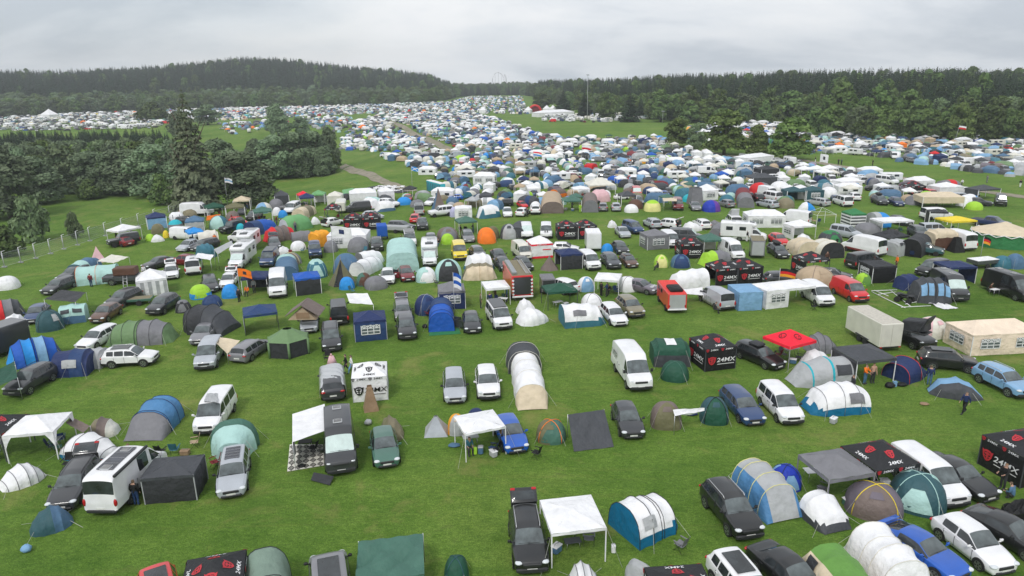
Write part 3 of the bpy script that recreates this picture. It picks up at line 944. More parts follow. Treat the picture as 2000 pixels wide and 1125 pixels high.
# ------------------------------------------------------------------ gazebos and party tents
def arched_window(mbg, mbf, O, u, v, n, w, h, cols=3):
 """a window of arched lights with white bars, on the plane O,u,v (O: lower left corner)"""
 O = O + n * .02
 mbg.add([O, O + u * w, O + u * w + v * h, O + v * h], [(0, 1, 2, 3)])
 bw = max(.035, h * .035)
 O2 = O + n * .012
 def bar(p, q):
  d = (q - p).normalized()
  s = n.cross(d) * bw
  mbf.add([p - s, q - s, q + s, p + s], [(0, 1, 2, 3)])
 for k in range(cols + 1):
  bar(O2 + u * (w * k / cols), O2 + u * (w * k / cols) + v * h)
 for f in (0, .34, .66):
  bar(O2 + v * (h * f), O2 + v * (h * f) + u * w)
 for k in range(cols):
  c = O2 + u * (w * (k + .5) / cols) + v * (h * .66)
  rx, ry = w / cols / 2, h * .34
  pr = None
  for q in range(9):
   a = math.pi * q / 8
   p = c + u * (rx * math.cos(a)) + v * (ry * math.sin(a))
   if pr is not None:
    bar(pr, p)
   pr = p
  for a in (math.pi / 4, math.pi / 2, 3 * math.pi / 4):
   bar(c, c + u * (rx * math.cos(a)) + v * (ry * math.sin(a)))
RED = mat('plastic', (.50, .022, .035))
WHITEP = mat('plastic', 'white')
BLACKP = mat('plastic', 'black')
def G(ax, ay, bx, by, depth, col, desc, z=0.0, H=2.05, pk=.75, walls='', wcol=None, win='', ridge=0.0, legs='white', logo=None, back=False, name='gazebo', cat='gazebo', noun=None, w=None, val=.24, rot=0.0, bare=False, sag=.0, stripes=None, arch=False):
 A, B = gp(ax, ay, z), gp(bx, by, z)
 d = Vector((B.x - A.x, B.y - A.y, 0))
 w = w or d.length
 u = d.normalized()
 q = Vector((-u.y, u.x, 0))
 c = (Vector((A.x, A.y, 0)) + Vector((B.x, B.y, 0))) / 2
 if q.dot(c) < 0:
  q = -q
 c = c + q * (depth / 2 * (-1 if back else 1))
 return gazebo_at(c.x, c.y, math.atan2(u.y, u.x) + rad(rot), w, depth, col, desc, H, pk, walls, wcol, win, ridge, legs, logo, name, cat, noun, val, bare, sag, stripes, arch)
def gazebo_at(x, y, yaw, w, dp, col, desc, H=2.05, pk=.75, walls='', wcol=None, win='', ridge=0.0, legs='white', logo=None, name='gazebo', cat='gazebo', noun=None, val=.24, bare=False, sag=.0, stripes=None, arch=False):
 zg = float(height(x, y))
 t = thing(name, cat, desc, (x, y, zg), yaw, noun)
 dist = math.hypot(x, y)
 near = dist < 130
 wcol = wcol or col
 X, Y = w / 2, dp / 2
 cor = {'FL': Vector((-X, -Y, 0)), 'FR': Vector((X, -Y, 0)), 'BR': Vector((X, Y, 0)), 'BL': Vector((-X, Y, 0))}
 up = Vector((0, 0, 1))
 E = {k: v + up * H for k, v in cor.items()}
 P1, P2 = Vector((-ridge * X, 0, H + pk)), Vector((ridge * X, 0, H + pk))
 sides = {'F': ('FL', 'FR'), 'R': ('FR', 'BR'), 'B': ('BR', 'BL'), 'L': ('BL', 'FL')}
 lm = mat('metal' if False else 'plastic', legs)
 # legs
 r = .028 if near else .05
 for k in cor:
  link('leg', MB().box((cor[k].x * .985, cor[k].y * .985, H / 2), (r * 2, r * 2, H)).mesh('leg', False), lm, t)
 if bare or near:
  m = MB()
  ks = ['FL', 'FR', 'BR', 'BL']
  for i in range(4):
   a, b = E[ks[i]] * .985, E[ks[(i + 1) % 4]] * .985
   m.tube([a - up * .08, b - up * .08], .022, 4)
   m.tube([a - up * .05, (P1 if i in (0, 3) else P2) - up * .08], .022, 4)
  link('roof_frame', m.mesh('frame', False), lm, t)
 if bare:
  return t
 cm = mat('fabric', (.020, .021, .024) if logo == 'mxblack' else col)
 # roof
 m = MB()
 faces = {'F': [E['FL'], E['FR'], P2, P1], 'B': [E['BR'], E['BL'], P1, P2], 'L': [E['BL'], E['FL'], P1, P1], 'R': [E['FR'], E['BR'], P2, P2]}
 for k, (a, b, c2, d2) in faces.items():
  nn = 6
  def fn(uu, vv):
   p = (a * (1 - uu) + b * uu) * (1 - vv) + (d2 * (1 - uu) + c2 * uu) * vv
   return p - up * ((sag + .07) * pk * math.sin(math.pi * vv) * math.sin(math.pi * (.15 + .7 * uu)) + (.02 * math.sin(uu * 17 + x) * math.sin(vv * 9 + y) * (1 - vv) if near else 0) if not logo else 0)
  m.grid(fn, (10 if near else 4) if not logo else 1, nn if not logo else 1)
 me = m.mesh('canopy')
 bm = bmesh.new()
 bm.from_mesh(me)
 bmesh.ops.remove_doubles(bm, verts=bm.verts, dist=.001)
 bmesh.ops.dissolve_degenerate(bm, edges=bm.edges, dist=.0005)
 bm.to_mesh(me)
 bm.free()
 me.set_sharp_from_angle(angle=rad(14))
 link('canopy', me, cm, t)
 if val:
  m = MB()
  for k, (i, j) in sides.items():
   a, b = E[i], E[j]
   nx = 12 if near else 1
   def fv(uu, vv):
    p = a * (1 - uu) + b * uu
    dz = val
    if arch:
     e = abs(uu - .5) * 2
     dz = val * .5 + .95 * max(0, e - .72) / .28 * 1.0
    o = (b - a).normalized().cross(up)
    return p - up * (dz * vv) + o * (.012 + .012 * vv * math.sin(uu * 19))
   m.grid(fv, nx, 1)
  link('valance', m.mesh('valance', False), cm if not (logo == 'redwhite') else mat('fabric', 'bright red'), t)
 # walls
 for k in walls:
  i, j = sides[k] if k != 'h' else ('FL', 'FR')
  a, b = cor[i] * .99, cor[j] * .99
  if k == 'h':
   b = a.lerp(b, .46)
  u = (b - a).normalized()
  nrm = u.cross(up)
  L = (b - a).length
  m = MB()
  rr = random.Random(int(x * 7 + y * 3) + ord(k))
  ph = rr.random() * 6
  def fw(uu, vv):
   bul = .10 * math.sin(math.pi * vv * .9 + .2) * math.sin(math.pi * uu) + .025 * math.sin(uu * 15 + ph) * (1 - vv)
   return a + u * (L * uu) + up * (.02 + (H - .05) * vv) + nrm * (bul * (1.0 if near else .4) * (.25 if logo else 1) - .005)
  wl = wcol
  if isinstance(wcol, dict):
   wl = wcol.get(k, col)
  if stripes and near:
   for side_, cc in enumerate(stripes):
    ms = MB()
    ns_ = 8
    for q in range(ns_):
     if q % 2 == side_:
      if stripes[2:] == ['v'] or True:
       ms.add([fw(q / ns_, 0), fw((q + 1) / ns_, 0), fw((q + 1) / ns_, 1), fw(q / ns_, 1)], [(0, 1, 2, 3)]) if desc.find('pagoda') >= 0 else ms.add([fw(0, q / ns_), fw(1, q / ns_), fw(1, (q + 1) / ns_), fw(0, (q + 1) / ns_)], [(0, 1, 2, 3)])
    link('side_wall' if side_ == 0 else 'wall_stripe', ms.mesh('wall', False), mat('fabric', cc), t)
   wo = None
  else:
   m.grid(fw, 10 if near else 2, 6 if near else 2)
   wo = link('side_wall', m.mesh('wall', near), mat('fabric', wl), t)
  if k in win and wo is not None:
   nw = 2 if L > 4.5 else 1
   for q in range(nw):
    cx = L * (q + .5) / nw
    ww, hh = min(1.75, L / nw * .62), min(.95, H * .45)
    g_, f_ = MB(), MB()
    arched_window(g_, f_, a + u * (cx - ww / 2) + up * (H * .36) + nrm * .10, u, up, nrm, ww, hh, 3)
    wn = link('window', g_.mesh('win', False), mat('glass', (.13, .15, .16)), wo)
    wn.parent = t
    link('window_bars', f_.mesh('bars', False), WHITEP, wn)
 # printed logos
 if logo in ('mxblack', 'mxwhite'):
  tw = WHITEP if logo == 'mxblack' else BLACKP
  re_ = RED if logo == 'mxblack' else BLACKP
  dk = mat('fabric', 'black') if logo == 'mxblack' else mat('fabric', 'white')
  for k, (i, j) in sides.items():
   ml, mr, mk = MB(), MB(), MB()
   a, b = E[i], E[j]
   u = (b - a).normalized()
   L = (b - a).length
   mid = (a + b) / 2
   top = Vector((0, 0, H + pk))
   v = (top - mid)
   vl = v.length
   v.normalize()
   nn = u.cross(v).normalized()
   O = mid + nn * .022
   emblem(mr, mk, .27, O + v * (vl * .50), u, v, nn)
   print_text(ml, '24MX', .29, O + v * (vl * .17), u, v, .15, 1.3)
   # valance
   ov = u.cross(up)
   for f in (.27, .75):
    p = a + u * (L * f) - up * (val * .52) + ov * .045
    print_text(ml, '24MX', .21, p, u, up, .15, 1.35)
    emblem(mr, mk, .13, p - u * .62, u, up, ov)
   if k in walls:
    p = cor[i] + u * (L * .5) + up * (H * .48) + ov * .075
    print_text(ml, '24MX', .54, p + u * .45, u, up, .15, 1.25)
    ml.add([p + u * -.35 - up * .38, p + u * 1.2 - up * .38, p + u * 1.22 - up * .33, p + u * -.33 - up * .33], [(0, 1, 2, 3)])
    emblem(mr, mk, .36, p - u * .85, u, up, ov)
   link('lettering', ml.mesh('lettering', False), tw, t)
   eo = link('emblem', mr.mesh('emblem', False), re_, t)
   link('face_print', mk.mesh('face', False), dk, eo)
 if logo == 'redwhite':
  ml, mr = MB(), MB()
  for k in ('F', 'L'):
   i, j = sides[k]
   a, b = E[i], E[j]
   u = (b - a).normalized()
   ov = u.cross(up)
   mid = (a + b) / 2
   print_text(ml, '=== =======', .2, mid - up * .12 + ov * .04, u, up)
   for f in (-.45, -.3, -.15):
    ml.box(tuple(mid + u * (f * 1.4) - up * .12 + ov * .035), (.12, .02, .12))
   c0 = cor[i] * 1.005 + ov * .05
   L = (b - a).length
   mr.add([c0 + up * .03, c0 + u * L + up * .03, c0 + u * L + up * .32, c0 + up * .32], [(0, 1, 2, 3)])
   mr.add([c0 + u * (L * .52) + up * 1.18, c0 + u * (L * .9) + up * 1.18, c0 + u * (L * .9) + up * 1.3, c0 + u * (L * .52) + up * 1.3], [(0, 1, 2, 3)])
  link('valance_print', ml.mesh('vp', False), WHITEP, t)
  link('red_band', mr.mesh('rb', False), mat('fabric', 'bright red'), t)
 if logo == 'faces':
  mk = MB()
  mr = MB()
  for k in ('F', 'L', 'R', 'B'):
   i, j = sides[k]
   a, b = E[i], E[j]
   u = (b - a).normalized()
   mid = (a + b) / 2
   v = Vector((0, 0, H + pk)) - mid
   vl = v.length
   v.normalize()
   nn = u.cross(v).normalized()
   O = mid + v * vl * .45 + nn * .03
   for q in range(18):
    a0, a1 = 2 * math.pi * q / 18, 2 * math.pi * (q + 1) / 18
    P = lambda aa, r_: O + u * (r_ * math.cos(aa)) + v * (r_ * math.sin(aa))
    mk.add([P(a0, .27), P(a1, .27), P(a1, .33), P(a0, .33)], [(0, 3, 2, 1)])
   emblem(mr, mk, .01, O, u, v, nn)
   for sx in (1, -1):
    mk.add([O + u * (sx * .06), O + u * (sx * .2) + v * .1, O + u * (sx * .18) - v * .04], [(0, 1, 2) if sx > 0 else (0, 2, 1)])
   mk.add([O - u * .1 - v * .12, O + u * .1 - v * .12, O - v * .22], [(0, 2, 1)])
  link('roof_print', mk.mesh('print', False), mat('fabric', 'black' if col != 'black' else 'amber'), t)
 if near and not walls:
  for k in ('FL', 'FR'):
   p = E[k]
   link('guy_rope', MB().tube([p, p * 1.0 + Vector((math.copysign(.7, p.x), -.6, -H + .01))], .01, 3).mesh('rope', False), ROPE, t)
 return t
def party(ax, ay, bx, by, depth, col, desc, **kw):
 kw.setdefault('walls', 'FLRB')
 kw.setdefault('win', kw['walls'])
 kw.setdefault('H', 1.95)
 kw.setdefault('pk', .75)
 kw.setdefault('ridge', .55)
 return G(ax, ay, bx, by, depth, col, desc, name='party_tent', cat='party tent', val=.12, **kw)
def sheet(corners, col, desc, legs=(), sag=.12, name='tarp', cat='tarp', noun=None, thick=.01, drop=(), rough=.05):
 """tarp through four corners, each (px, py, z)"""
 W = [gp(a, b, z) for a, b, z in corners]
 c = sum(W, Vector()) / 4
 zg = float(height(c.x, c.y))
 o0 = Vector((c.x, c.y, zg))
 t = thing(name, cat, desc, o0, 0, noun)
 q = [p - o0 for p in W]
 rr = random.Random(int(c.x * 13 + c.y * 7))
 p1, p2 = rr.random() * 6, rr.random() * 6
 def fn(u, v, dz=0):
  p = (q[0] * (1 - u) + q[1] * u) * (1 - v) + (q[3] * (1 - u) + q[2] * u) * v
  s = sag * math.sin(math.pi * u) * math.sin(math.pi * v) + rough * (math.sin(u * 11 + p1 + 2 * v) * math.sin(v * 9 + p2) + .5 * math.sin(u * 23 + v * 17 + p2)) * (.35 + .65 * math.sin(math.pi * v))
  return p + Vector((0, 0, -s + dz))
 m = MB()
 m.grid(lambda u, v: fn(u, v, thick), 16, 16)
 m.grid(lambda u, v: fn(1 - u, v, 0), 16, 16)
 me = m.mesh('cloth')
 link('cloth', me, mat('fabric', col), t)
 for (e0, e1, h) in drop:
  a, b = q[e0], q[e1]
  m = MB()
  m.grid(lambda u, v: a * (1 - u) + b * u - Vector((0, 0, h * v)) + Vector((.08 * math.sin(u * 14) * v, .06 * math.cos(u * 11) * v, 0)), 12, 4)
  link('hanging_side', m.mesh('drop'), mat('fabric', col), t)
 for i in legs:
  p = q[i]
  g = Vector((p.x, p.y, float(height(p.x + o0.x, p.y + o0.y)) - zg))
  link('pole', MB().tube([g, p + Vector((0, 0, .02))], .022, 5).mesh('pole'), CHROME, t)
 return t
def pyramid(ax, ay, bx, by, H, col, desc, sides=6, door=None, name='pyramid_tent', noun=None, top=.03, pole=None, wallh=0, wallcol=None, segs=None, dep=1.0):
 A, B = gp(ax, ay), gp(bx, by)
 d = B - A
 W = math.hypot(d.x, d.y)
 c = (A + B) / 2
 q = Vector((-d.y, d.x, 0)).normalized()
 if q.dot(c) < 0:
  q = -q
 c = c + q * W * .25 * dep
 t = thing(name, 'tent', desc, (c.x, c.y, float(height(c.x, c.y))), math.atan2(d.y, d.x), noun)
 m, dm = MB(), MB()
 R = W / 2 / math.cos(math.pi / sides) if sides == 4 else W / 2
 off = math.pi / sides if sides % 2 == 0 else 0
 pt = lambda a, r, z: Vector((r * math.cos(a), r * math.sin(a) * dep, z))
 for k in range(sides):
  a0, a1 = off + 2 * math.pi * k / sides, off + 2 * math.pi * (k + 1) / sides
  mid = (a0 + a1) / 2 % (2 * math.pi)
  mm = dm if door and abs(mid - 1.5 * math.pi) < math.pi / sides * 1.01 else m
  rows = 5
  z0 = wallh
  for i in range(rows):
   f0, f1 = i / rows, (i + 1) / rows
   cv = lambda f: R * ((1 - f) ** 1.12 * (1 - top) + top)
   mm.add([pt(a0, cv(f0), z0 + (H - z0) * f0), pt(a1, cv(f0), z0 + (H - z0) * f0), pt(a1, cv(f1), z0 + (H - z0) * f1), pt(a0, cv(f1), z0 + (H - z0) * f1)], [(0, 1, 2, 3)])
 link('canvas', m.mesh('canvas', False), mat('fabric', col), t)
 if door:
  link('door_panel', dm.mesh('door', False), mat('fabric', door), t)
 if wallh:
  w_ = MB()
  for k in range(sides):
   a0, a1 = off + 2 * math.pi * k / sides, off + 2 * math.pi * (k + 1) / sides
   w_.add([pt(a0, R * .98, .01), pt(a1, R * .98, .01), pt(a1, R * .98, wallh), pt(a0, R * .98, wallh)], [(0, 1, 2, 3)])
  link('side_wall', w_.mesh('wall', False), mat('fabric', wallcol or col), t)
  if sides == 6:
   for k in range(6):
    a0 = off + 2 * math.pi * k / sides
    link('corner_strip', MB().tube([pt(a0, R * .99, 0), pt(a0, R * .99, wallh)], .12, 5).mesh('cs'), mat('fabric', col), t)
 if sides == 14:
  for k in range(14):
   a0, a1 = off + 2 * math.pi * k / 14, off + 2 * math.pi * (k + 1) / 14
   link('scalloped_edge', MB().tube([pt(a0, R * 1.0, wallh + .05), pt((a0 + a1) / 2, R * 1.0, wallh - .28), pt(a1, R * 1.0, wallh + .05)], .07, 4).mesh('sc'), WHITEP, t)
 if pole:
  link('centre_pole', MB().tube([(0, 0, 0), (0, 0, H + .5)], .03, 6).mesh('pole'), mat('matte', 'tan'), t)
 return t
# ------------------------------------------------------------------ people
BONES = {}
def person_mesh(pose):
 if pose in BONES:
  return BONES[pose]
 J = {'pel': (0, 0, .95, .135), 'sp': (0, 0, 1.17, .12), 'ch': (0, 0, 1.38, .145), 'nk': (0, 0, 1.50, .052), 'hd': (.015, 0, 1.62, .092), 'tp': (.0, 0, 1.72, .075)}
 for s, k in ((1, 'l'), (-1, 'r')):
  J['h' + k] = (0, s * .095, .90, .09)
  J['k' + k] = (.02, s * .10, .50, .062)
  J['a' + k] = (-.02, s * .10, .10, .043)
  J['t' + k] = (.15, s * .11, .045, .038)
  J['s' + k] = (0, s * .185, 1.41, .066)
  J['e' + k] = (-.03, s * .25, 1.14, .044)
  J['w' + k] = (.07, s * .25, .91, .030)
  J['n' + k] = (.10, s * .245, .83, .034)
 def mv(n, x=0, y=0, z=0):
  a = J[n]
  J[n] = (a[0] + x, a[1] + y, a[2] + z, a[3])
 if pose == 'walk':
  mv('kl', .18, 0, .03), mv('al', .30, 0, .02), mv('tl', .30, 0, .03)
  mv('kr', -.05, 0, .0), mv('ar', -.32, 0, .12), mv('tr', -.30, 0, .04)
  mv('el', -.10), mv('wl', -.16, 0, .03), mv('nl', -.16, 0, .04)
  mv('er', .10), mv('wr', .16, 0, .05), mv('nr', .17, 0, .06)
 if pose == 'arms':
  for k in 'lr':
   mv('e' + k, .12, 0, .05), mv('w' + k, .26, -.06 if k == 'l' else .06, .22), mv('n' + k, .32, -.08 if k == 'l' else .08, .28)
 if pose in ('sit', 'crouch'):
  low = .45 if pose == 'sit' else .22
  dz = low - .95
  for n in list(J):
   if n[0] in 'psc' or n in ('nk', 'hd', 'tp') or n[:1] in 'sewnh':
    if n[0] not in 'kat' or n in ('tp',):
     mv(n, 0 if pose == 'sit' else .0, 0, dz + .05)
  for k, s in (('l', 1), ('r', -1)):
   J['k' + k] = (.44, s * .14, .50, .062) if pose == 'sit' else (.36, s * .17, .46, .062)
   J['a' + k] = (.42, s * .14, .09, .043) if pose == 'sit' else (.12, s * .14, .09, .043)
   J['t' + k] = (.58, s * .15, .045, .038) if pose == 'sit' else (.30, s * .15, .045, .038)
   J['e' + k] = (.10, s * .24, low + .28, .044)
   J['w' + k] = (.32, s * .18, low + .22, .030)
   J['n' + k] = (.40, s * .16, low + .20, .034)
  for n, x in (('sp', .04), ('ch', .10), ('nk', .15), ('hd', .2), ('tp', .19), ('sl', .1), ('sr', .1)):
   mv(n, x)
 names = list(J)
 links = [('pel', 'sp'), ('sp', 'ch'), ('ch', 'nk'), ('nk', 'hd'), ('hd', 'tp')]
 for k in 'lr':
  links += [('pel', 'h' + k), ('h' + k, 'k' + k), ('k' + k, 'a' + k), ('a' + k, 't' + k), ('ch', 's' + k), ('s' + k, 'e' + k), ('e' + k, 'w' + k), ('w' + k, 'n' + k)]
 me = bpy.data.meshes.new('sk')
 me.from_pydata([J[n][:3] for n in names], [(names.index(a), names.index(b)) for a, b in links], [])
 o = bpy.data.objects.new('sk', me)
 COL.objects.link(o)
 bm = bmesh.new()
 bm.from_mesh(me)
 lay = bm.verts.layers.skin.verify()
 bm.verts.ensure_lookup_table()
 for i, n in enumerate(names):
  bm.verts[i][lay].radius = (J[n][3], J[n][3])
  bm.verts[i][lay].use_root = (n == 'pel')
 bm.to_mesh(me)
 bm.free()
 o.modifiers.new('k', 'SKIN')
 sb = o.modifiers.new('s', 'SUBSURF')
 sb.levels = 1
 dg = bpy.context.evaluated_depsgraph_get()
 ev = o.evaluated_get(dg).to_mesh()
 vs = [v.co.copy() for v in ev.vertices]
 ns = [v.normal.copy() for v in ev.vertices]
 fs = [tuple(p.vertices) for p in ev.polygons]
 o.evaluated_get(dg).to_mesh_clear()
 bpy.data.objects.remove(o)
 bpy.data.meshes.remove(me)
 P = {n: Vector(J[n][:3]) for n in names}
 def zone(p):
  best = None
  for a, b in links:
   A, B = P[a], P[b]
   d = B - A
   f = max(0, min(1, (p - A).dot(d) / d.length_squared))
   q = (p - A - d * f).length
   if best is None or q < best[0]:
    best = (q, a, b, f)
  return best
 zs = {'shirt': [], 'trousers': [], 'shoe': [], 'hair': []}
 for f in fs:
  c = sum((vs[i] for i in f), Vector()) / len(f)
  q, a, b, ff = zone(c)
  k = None
  if (a, b) in (('pel', 'sp'), ('sp', 'ch')) or a == 'ch' and b != 'nk' or (a[0] == 's' and a != 'sp') or (a[0] == 'e' and ff < .9):
   k = 'shirt' if (c - P['pel']).z > -.04 or a != 'pel' else 'trousers'
  elif a == 'pel' or a[0] == 'h' and a != 'hd' or (a[0] == 'k'):
   k = 'trousers'
  elif a[0] == 'a':
   k = 'shoe'
  elif a in ('hd',) or (a == 'nk' and ff > .6):
   if c.z > P['hd'].z + .045 or c.x < P['hd'].x - .03:
    k = 'hair'
  if k:
   zs[k].append(f)
 body = MB()
 body.v, body.f = [tuple(v) for v in vs], fs
 for k, s in (('l', 1), ('r', -1)):
  h = P['n' + k]
  dr = (P['n' + k] - P['w' + k]).normalized()
  sd = Vector((1, 0, 0)) if abs(dr.x) < .7 else Vector((0, s, 0))
  for i, ln in enumerate((.075, .085, .08, .065)):
   b0 = h + sd * ((i - 1.5) * .017) + dr * .02
   body.tube([b0, b0 + dr * ln * .55, b0 + dr * ln * .95 + Vector((.012, 0, .0))], .009, 5, [1, .95, .7])
  b0 = h + sd * .028 - dr * .015
  body.tube([b0, b0 + sd * .03 + dr * .03, b0 + sd * .035 + dr * .06], .010, 5, [1, .95, .7])
 hd = P['hd']
 body.ell(hd + Vector((.098, 0, -.012)), (.04, .03, .045), 6, 4)
 for s in (1, -1):
  body.ell(hd + Vector((0, s * .088, -.01)), (.05, .025, .07), 6, 4)
 res = {'body': body.mesh('person')}
 for k, ff in zs.items():
  ids, f2 = {}, []
  for f in ff:
   f2.append(tuple(ids.setdefault(i, len(ids)) for i in f))
  m = MB()
  e = {'shirt': .016, 'trousers': .014, 'shoe': .015, 'hair': .014}[k]
  m.v = [tuple(vs[i] + ns[i] * e) for i in ids]
  m.f = f2
  res[k] = m.mesh(k)
 fm = MB()
 for s in (1, -1):
  fm.ell(hd + Vector((.084, s * .034, .015)), (.02, .022, .014), 6, 4)
 fm.box(hd + Vector((.086, 0, -.052)), (.01, .045, .01))
 res['face'] = fm.mesh('face')
 BONES[pose] = res
 return res
def person(px, py, pose, yaw, shirt, trousers, hair, desc, z=0.0, hood=None, bare=False, sc=1.0):
 p = gp(px, py)
 M = person_mesh(pose)
 t = link('person', M['body'], SKIN, None, (p.x, p.y, float(height(p.x, p.y)) + z), rad(yaw))
 t.scale = (sc, sc, sc)
 register(t, 'person', desc, p, desc)
 if not bare:
  link('shirt', M['shirt'], mat('fabric', shirt), t)
 link('trousers', M['trousers'], mat('fabric', trousers), t)
 link('shoe', M['shoe'], mat('matte', 'charcoal'), t)
 link('hair', M['hair'], mat('fabric', hood) if hood else mat('matte', hair), t)
 link('face_features', M['face'], mat('matte', (.06, .03, .025)), t)
 if hood:
  link('poncho', MB().cyl((0, 0, 1.12), .46, .75, 14, 'z', .2).mesh('poncho'), mat('fabric', hood), t)
 return t
# ------------------------------------------------------------------ small camp things
def chair(px, py, yaw, col, desc):
 p = gp(px, py)
 t = thing('camping_chair', 'chair', desc, (p.x, p.y, float(height(p.x, p.y))), rad(yaw), col + ' camping chair')
 m = mat('fabric', col)
 link('seat', MB().grid(lambda u, v: (-.24 + .5 * u, -.26 + .52 * v, .42 - .05 * math.sin(math.pi * v) - .03 * (1 - u)), 4, 4).mesh('seat'), m, t)
 link('backrest', MB().grid(lambda u, v: (-.24 - .16 * u - .04 * math.sin(math.pi * v), -.27 + .54 * v, .44 + .52 * u), 4, 4).mesh('back'), m, t)
 for s in (1, -1):
  link('arm', MB().box((.0, s * .3, .62), (.48, .06, .03)).mesh('arm', False), m, t)
  link('leg', MB().tube([(.26, s * .27, .0), (-.26, s * .29, .62)], .012, 5).mesh('leg'), DARKTRIM, t)
  link('leg', MB().tube([(-.26, s * .27, .0), (.24, s * .29, .62)], .012, 5).mesh('leg'), DARKTRIM, t)
 return t
def table(px, py, yaw, col, desc, w=1.2, d=.6, h=.72, z=0):
 p = gp(px, py)
 t = thing('camping_table', 'table', desc, (p.x, p.y, float(height(p.x, p.y)) + z), rad(yaw))
 link('tabletop', MB().rbox((0, 0, h), (w, d, .04), .015).mesh('top', False), mat('plastic', col), t)
 for sx in (1, -1):
  for sy in (1, -1):
   link('leg', MB().tube([(sx * w * .42, sy * d * .42, 0), (sx * w * .36, sy * d * .4, h - .02)], .014, 5).mesh('leg'), CHROME, t)
 return t
def lump(px, py, dims, col, desc, name, cat, kind='fabric', z=0.0, yaw=0.0, hard=False, lid=None):
 p = gp(px, py)
 zz = float(height(p.x, p.y)) + z
 if hard:
  m = MB().rbox((0, 0, dims[2] / 2), dims, min(dims) * .18)
  me = m.mesh(name, True, 35)
 else:
  m = MB().ell((0, 0, dims[2] * .46), (dims[0], dims[1], dims[2]), 12, 8)
  rr = random.Random(int(p.x * 91))
  m.v = [(v[0] * (1 + .16 * math.sin(5 * v[1] / dims[1] + i)), v[1] * (1 + .15 * math.sin(4 * v[0] / dims[0] + i * 2.1)), max(0, v[2] * (1 + .12 * rr.random()))) for i, v in enumerate(m.v)]
  me = m.mesh(name)
 t = thing(name, cat, desc, (p.x, p.y, zz), rad(yaw))
 link('body', me, mat(kind, col), t)
 if hard:
  link('lid', MB().rbox((0, 0, dims[2] + .02), (dims[0] * 1.03, dims[1] * 1.03, .07), .02).mesh('lid', False), mat(kind, lid or col), t)
  link('handle', MB().tube([(-dims[0] * .35, 0, dims[2] + .04), (-dims[0] * .3, 0, dims[2] + .15), (dims[0] * .3, 0, dims[2] + .15), (dims[0] * .35, 0, dims[2] + .04)], .015, 5).mesh('hd'), mat('plastic', 'grey'), t)
 else:
  link('knot', MB().ell((0, 0, dims[2] * .95), (dims[0] * .25, dims[1] * .25, dims[2] * .25), 8, 5).mesh('knot'), mat(kind, col), t)
 return t
def flag(px, py, h, cols, desc, fw=1.5, fh=.95, cross=None, yaw=0, emb=None, lean=0):
 p = gp(px, py)
 t = thing('flag', 'flag', desc, (p.x, p.y, float(height(p.x, p.y))), rad(yaw))
 link('flagpole', MB().tube([(0, 0, 0), (lean, 0, h)], .035, 6).mesh('pole'), mat('plastic', 'light grey'), t)
 n = len(cols)
 S = lambda u, v: Vector((lean * .9 + .03 + fw * u, .14 * math.sin(u * 5 + v) * u, h - .05 - fh * v - .35 * u * u))
 for i, c in enumerate(cols):
  m = MB().grid(lambda u, v: S(u, (i + v) / n), 8, 2)
  link('flag_cloth' if i == 0 else 'flag_stripe', m.mesh('cloth'), mat('fabric', c), t)
 if cross:
  m = MB()
  for s in (1, -1):
   m.grid(lambda u, v: S(u, .5 + s * (u - .5) * .9 + (v - .5) * .16) + Vector((0, -.02, 0)), 8, 1)
   m.grid(lambda u, v: S(u, .5 + s * (u - .5) * .9 + (v - .5) * .16) + Vector((0, .02, 0)), 8, 1)
  link('flag_cross', m.mesh('cross'), mat('fabric', cross), t)
 if emb:
  m = MB()
  for s in (1, -1):
   m.grid(lambda u, v: S(.36 + .26 * u, .3 + .4 * v) + Vector((0, s * .02, 0)), 3, 3)
  link('flag_emblem', m.mesh('emb'), mat('fabric', emb), t)
 return t
# ------------------------------------------------------------------ sky and light
SUN_EL, SUN_ROT = rad(48), rad(200)
world = bpy.data.worlds.new('World')
scene.world = world
world.use_nodes = True
nt = world.node_tree
nt.nodes.clear()
N = nt.nodes.new
Lk = nt.links.new
out = N('ShaderNodeOutputWorld')
tc = N('ShaderNodeTexCoord')
sep = N('ShaderNodeSeparateXYZ')
Lk(tc.outputs['Generated'], sep.inputs[0])
mz = N('ShaderNodeMath'); mz.operation = 'MAXIMUM'; mz.inputs[1].default_value = 0.0
Lk(sep.outputs['Z'], mz.inputs[0])
az_ = N('ShaderNodeMath'); az_.operation = 'ADD'; az_.inputs[1].default_value = .30
Lk(mz.outputs[0], az_.inputs[0])
cmb = N('ShaderNodeCombineXYZ')
for i, ax in enumerate('XY'):
 dv = N('ShaderNodeMath'); dv.operation = 'DIVIDE'
 Lk(sep.outputs[ax], dv.inputs[0]); Lk(az_.outputs[0], dv.inputs[1])
 Lk(dv.outputs[0], cmb.inputs[i])
mp = N('ShaderNodeMapping')
mp.inputs['Scale'].default_value = (.8, 1.0, 1)
mp.inputs['Location'].default_value = (3.1, .7, 0)
Lk(cmb.outputs[0], mp.inputs['Vector'])
n1 = N('ShaderNodeTexNoise'); n1.inputs['Scale'].default_value = 1.25; n1.inputs['Detail'].default_value = 7; n1.inputs['Roughness'].default_value = .56; n1.inputs['Distortion'].default_value = .25
Lk(mp.outputs[0], n1.inputs['Vector'])
cr = N('ShaderNodeValToRGB')
e = cr.color_ramp.elements
e[0].position, e[0].color = .37, (.60, .655, .72, 1)
e[1].position, e[1].color = .62, (.97, .985, 1.0, 1)
m1 = e.new(.48); m1.color = (.82, .86, .905, 1)
Lk(n1.outputs['Fac'], cr.inputs['Fac'])
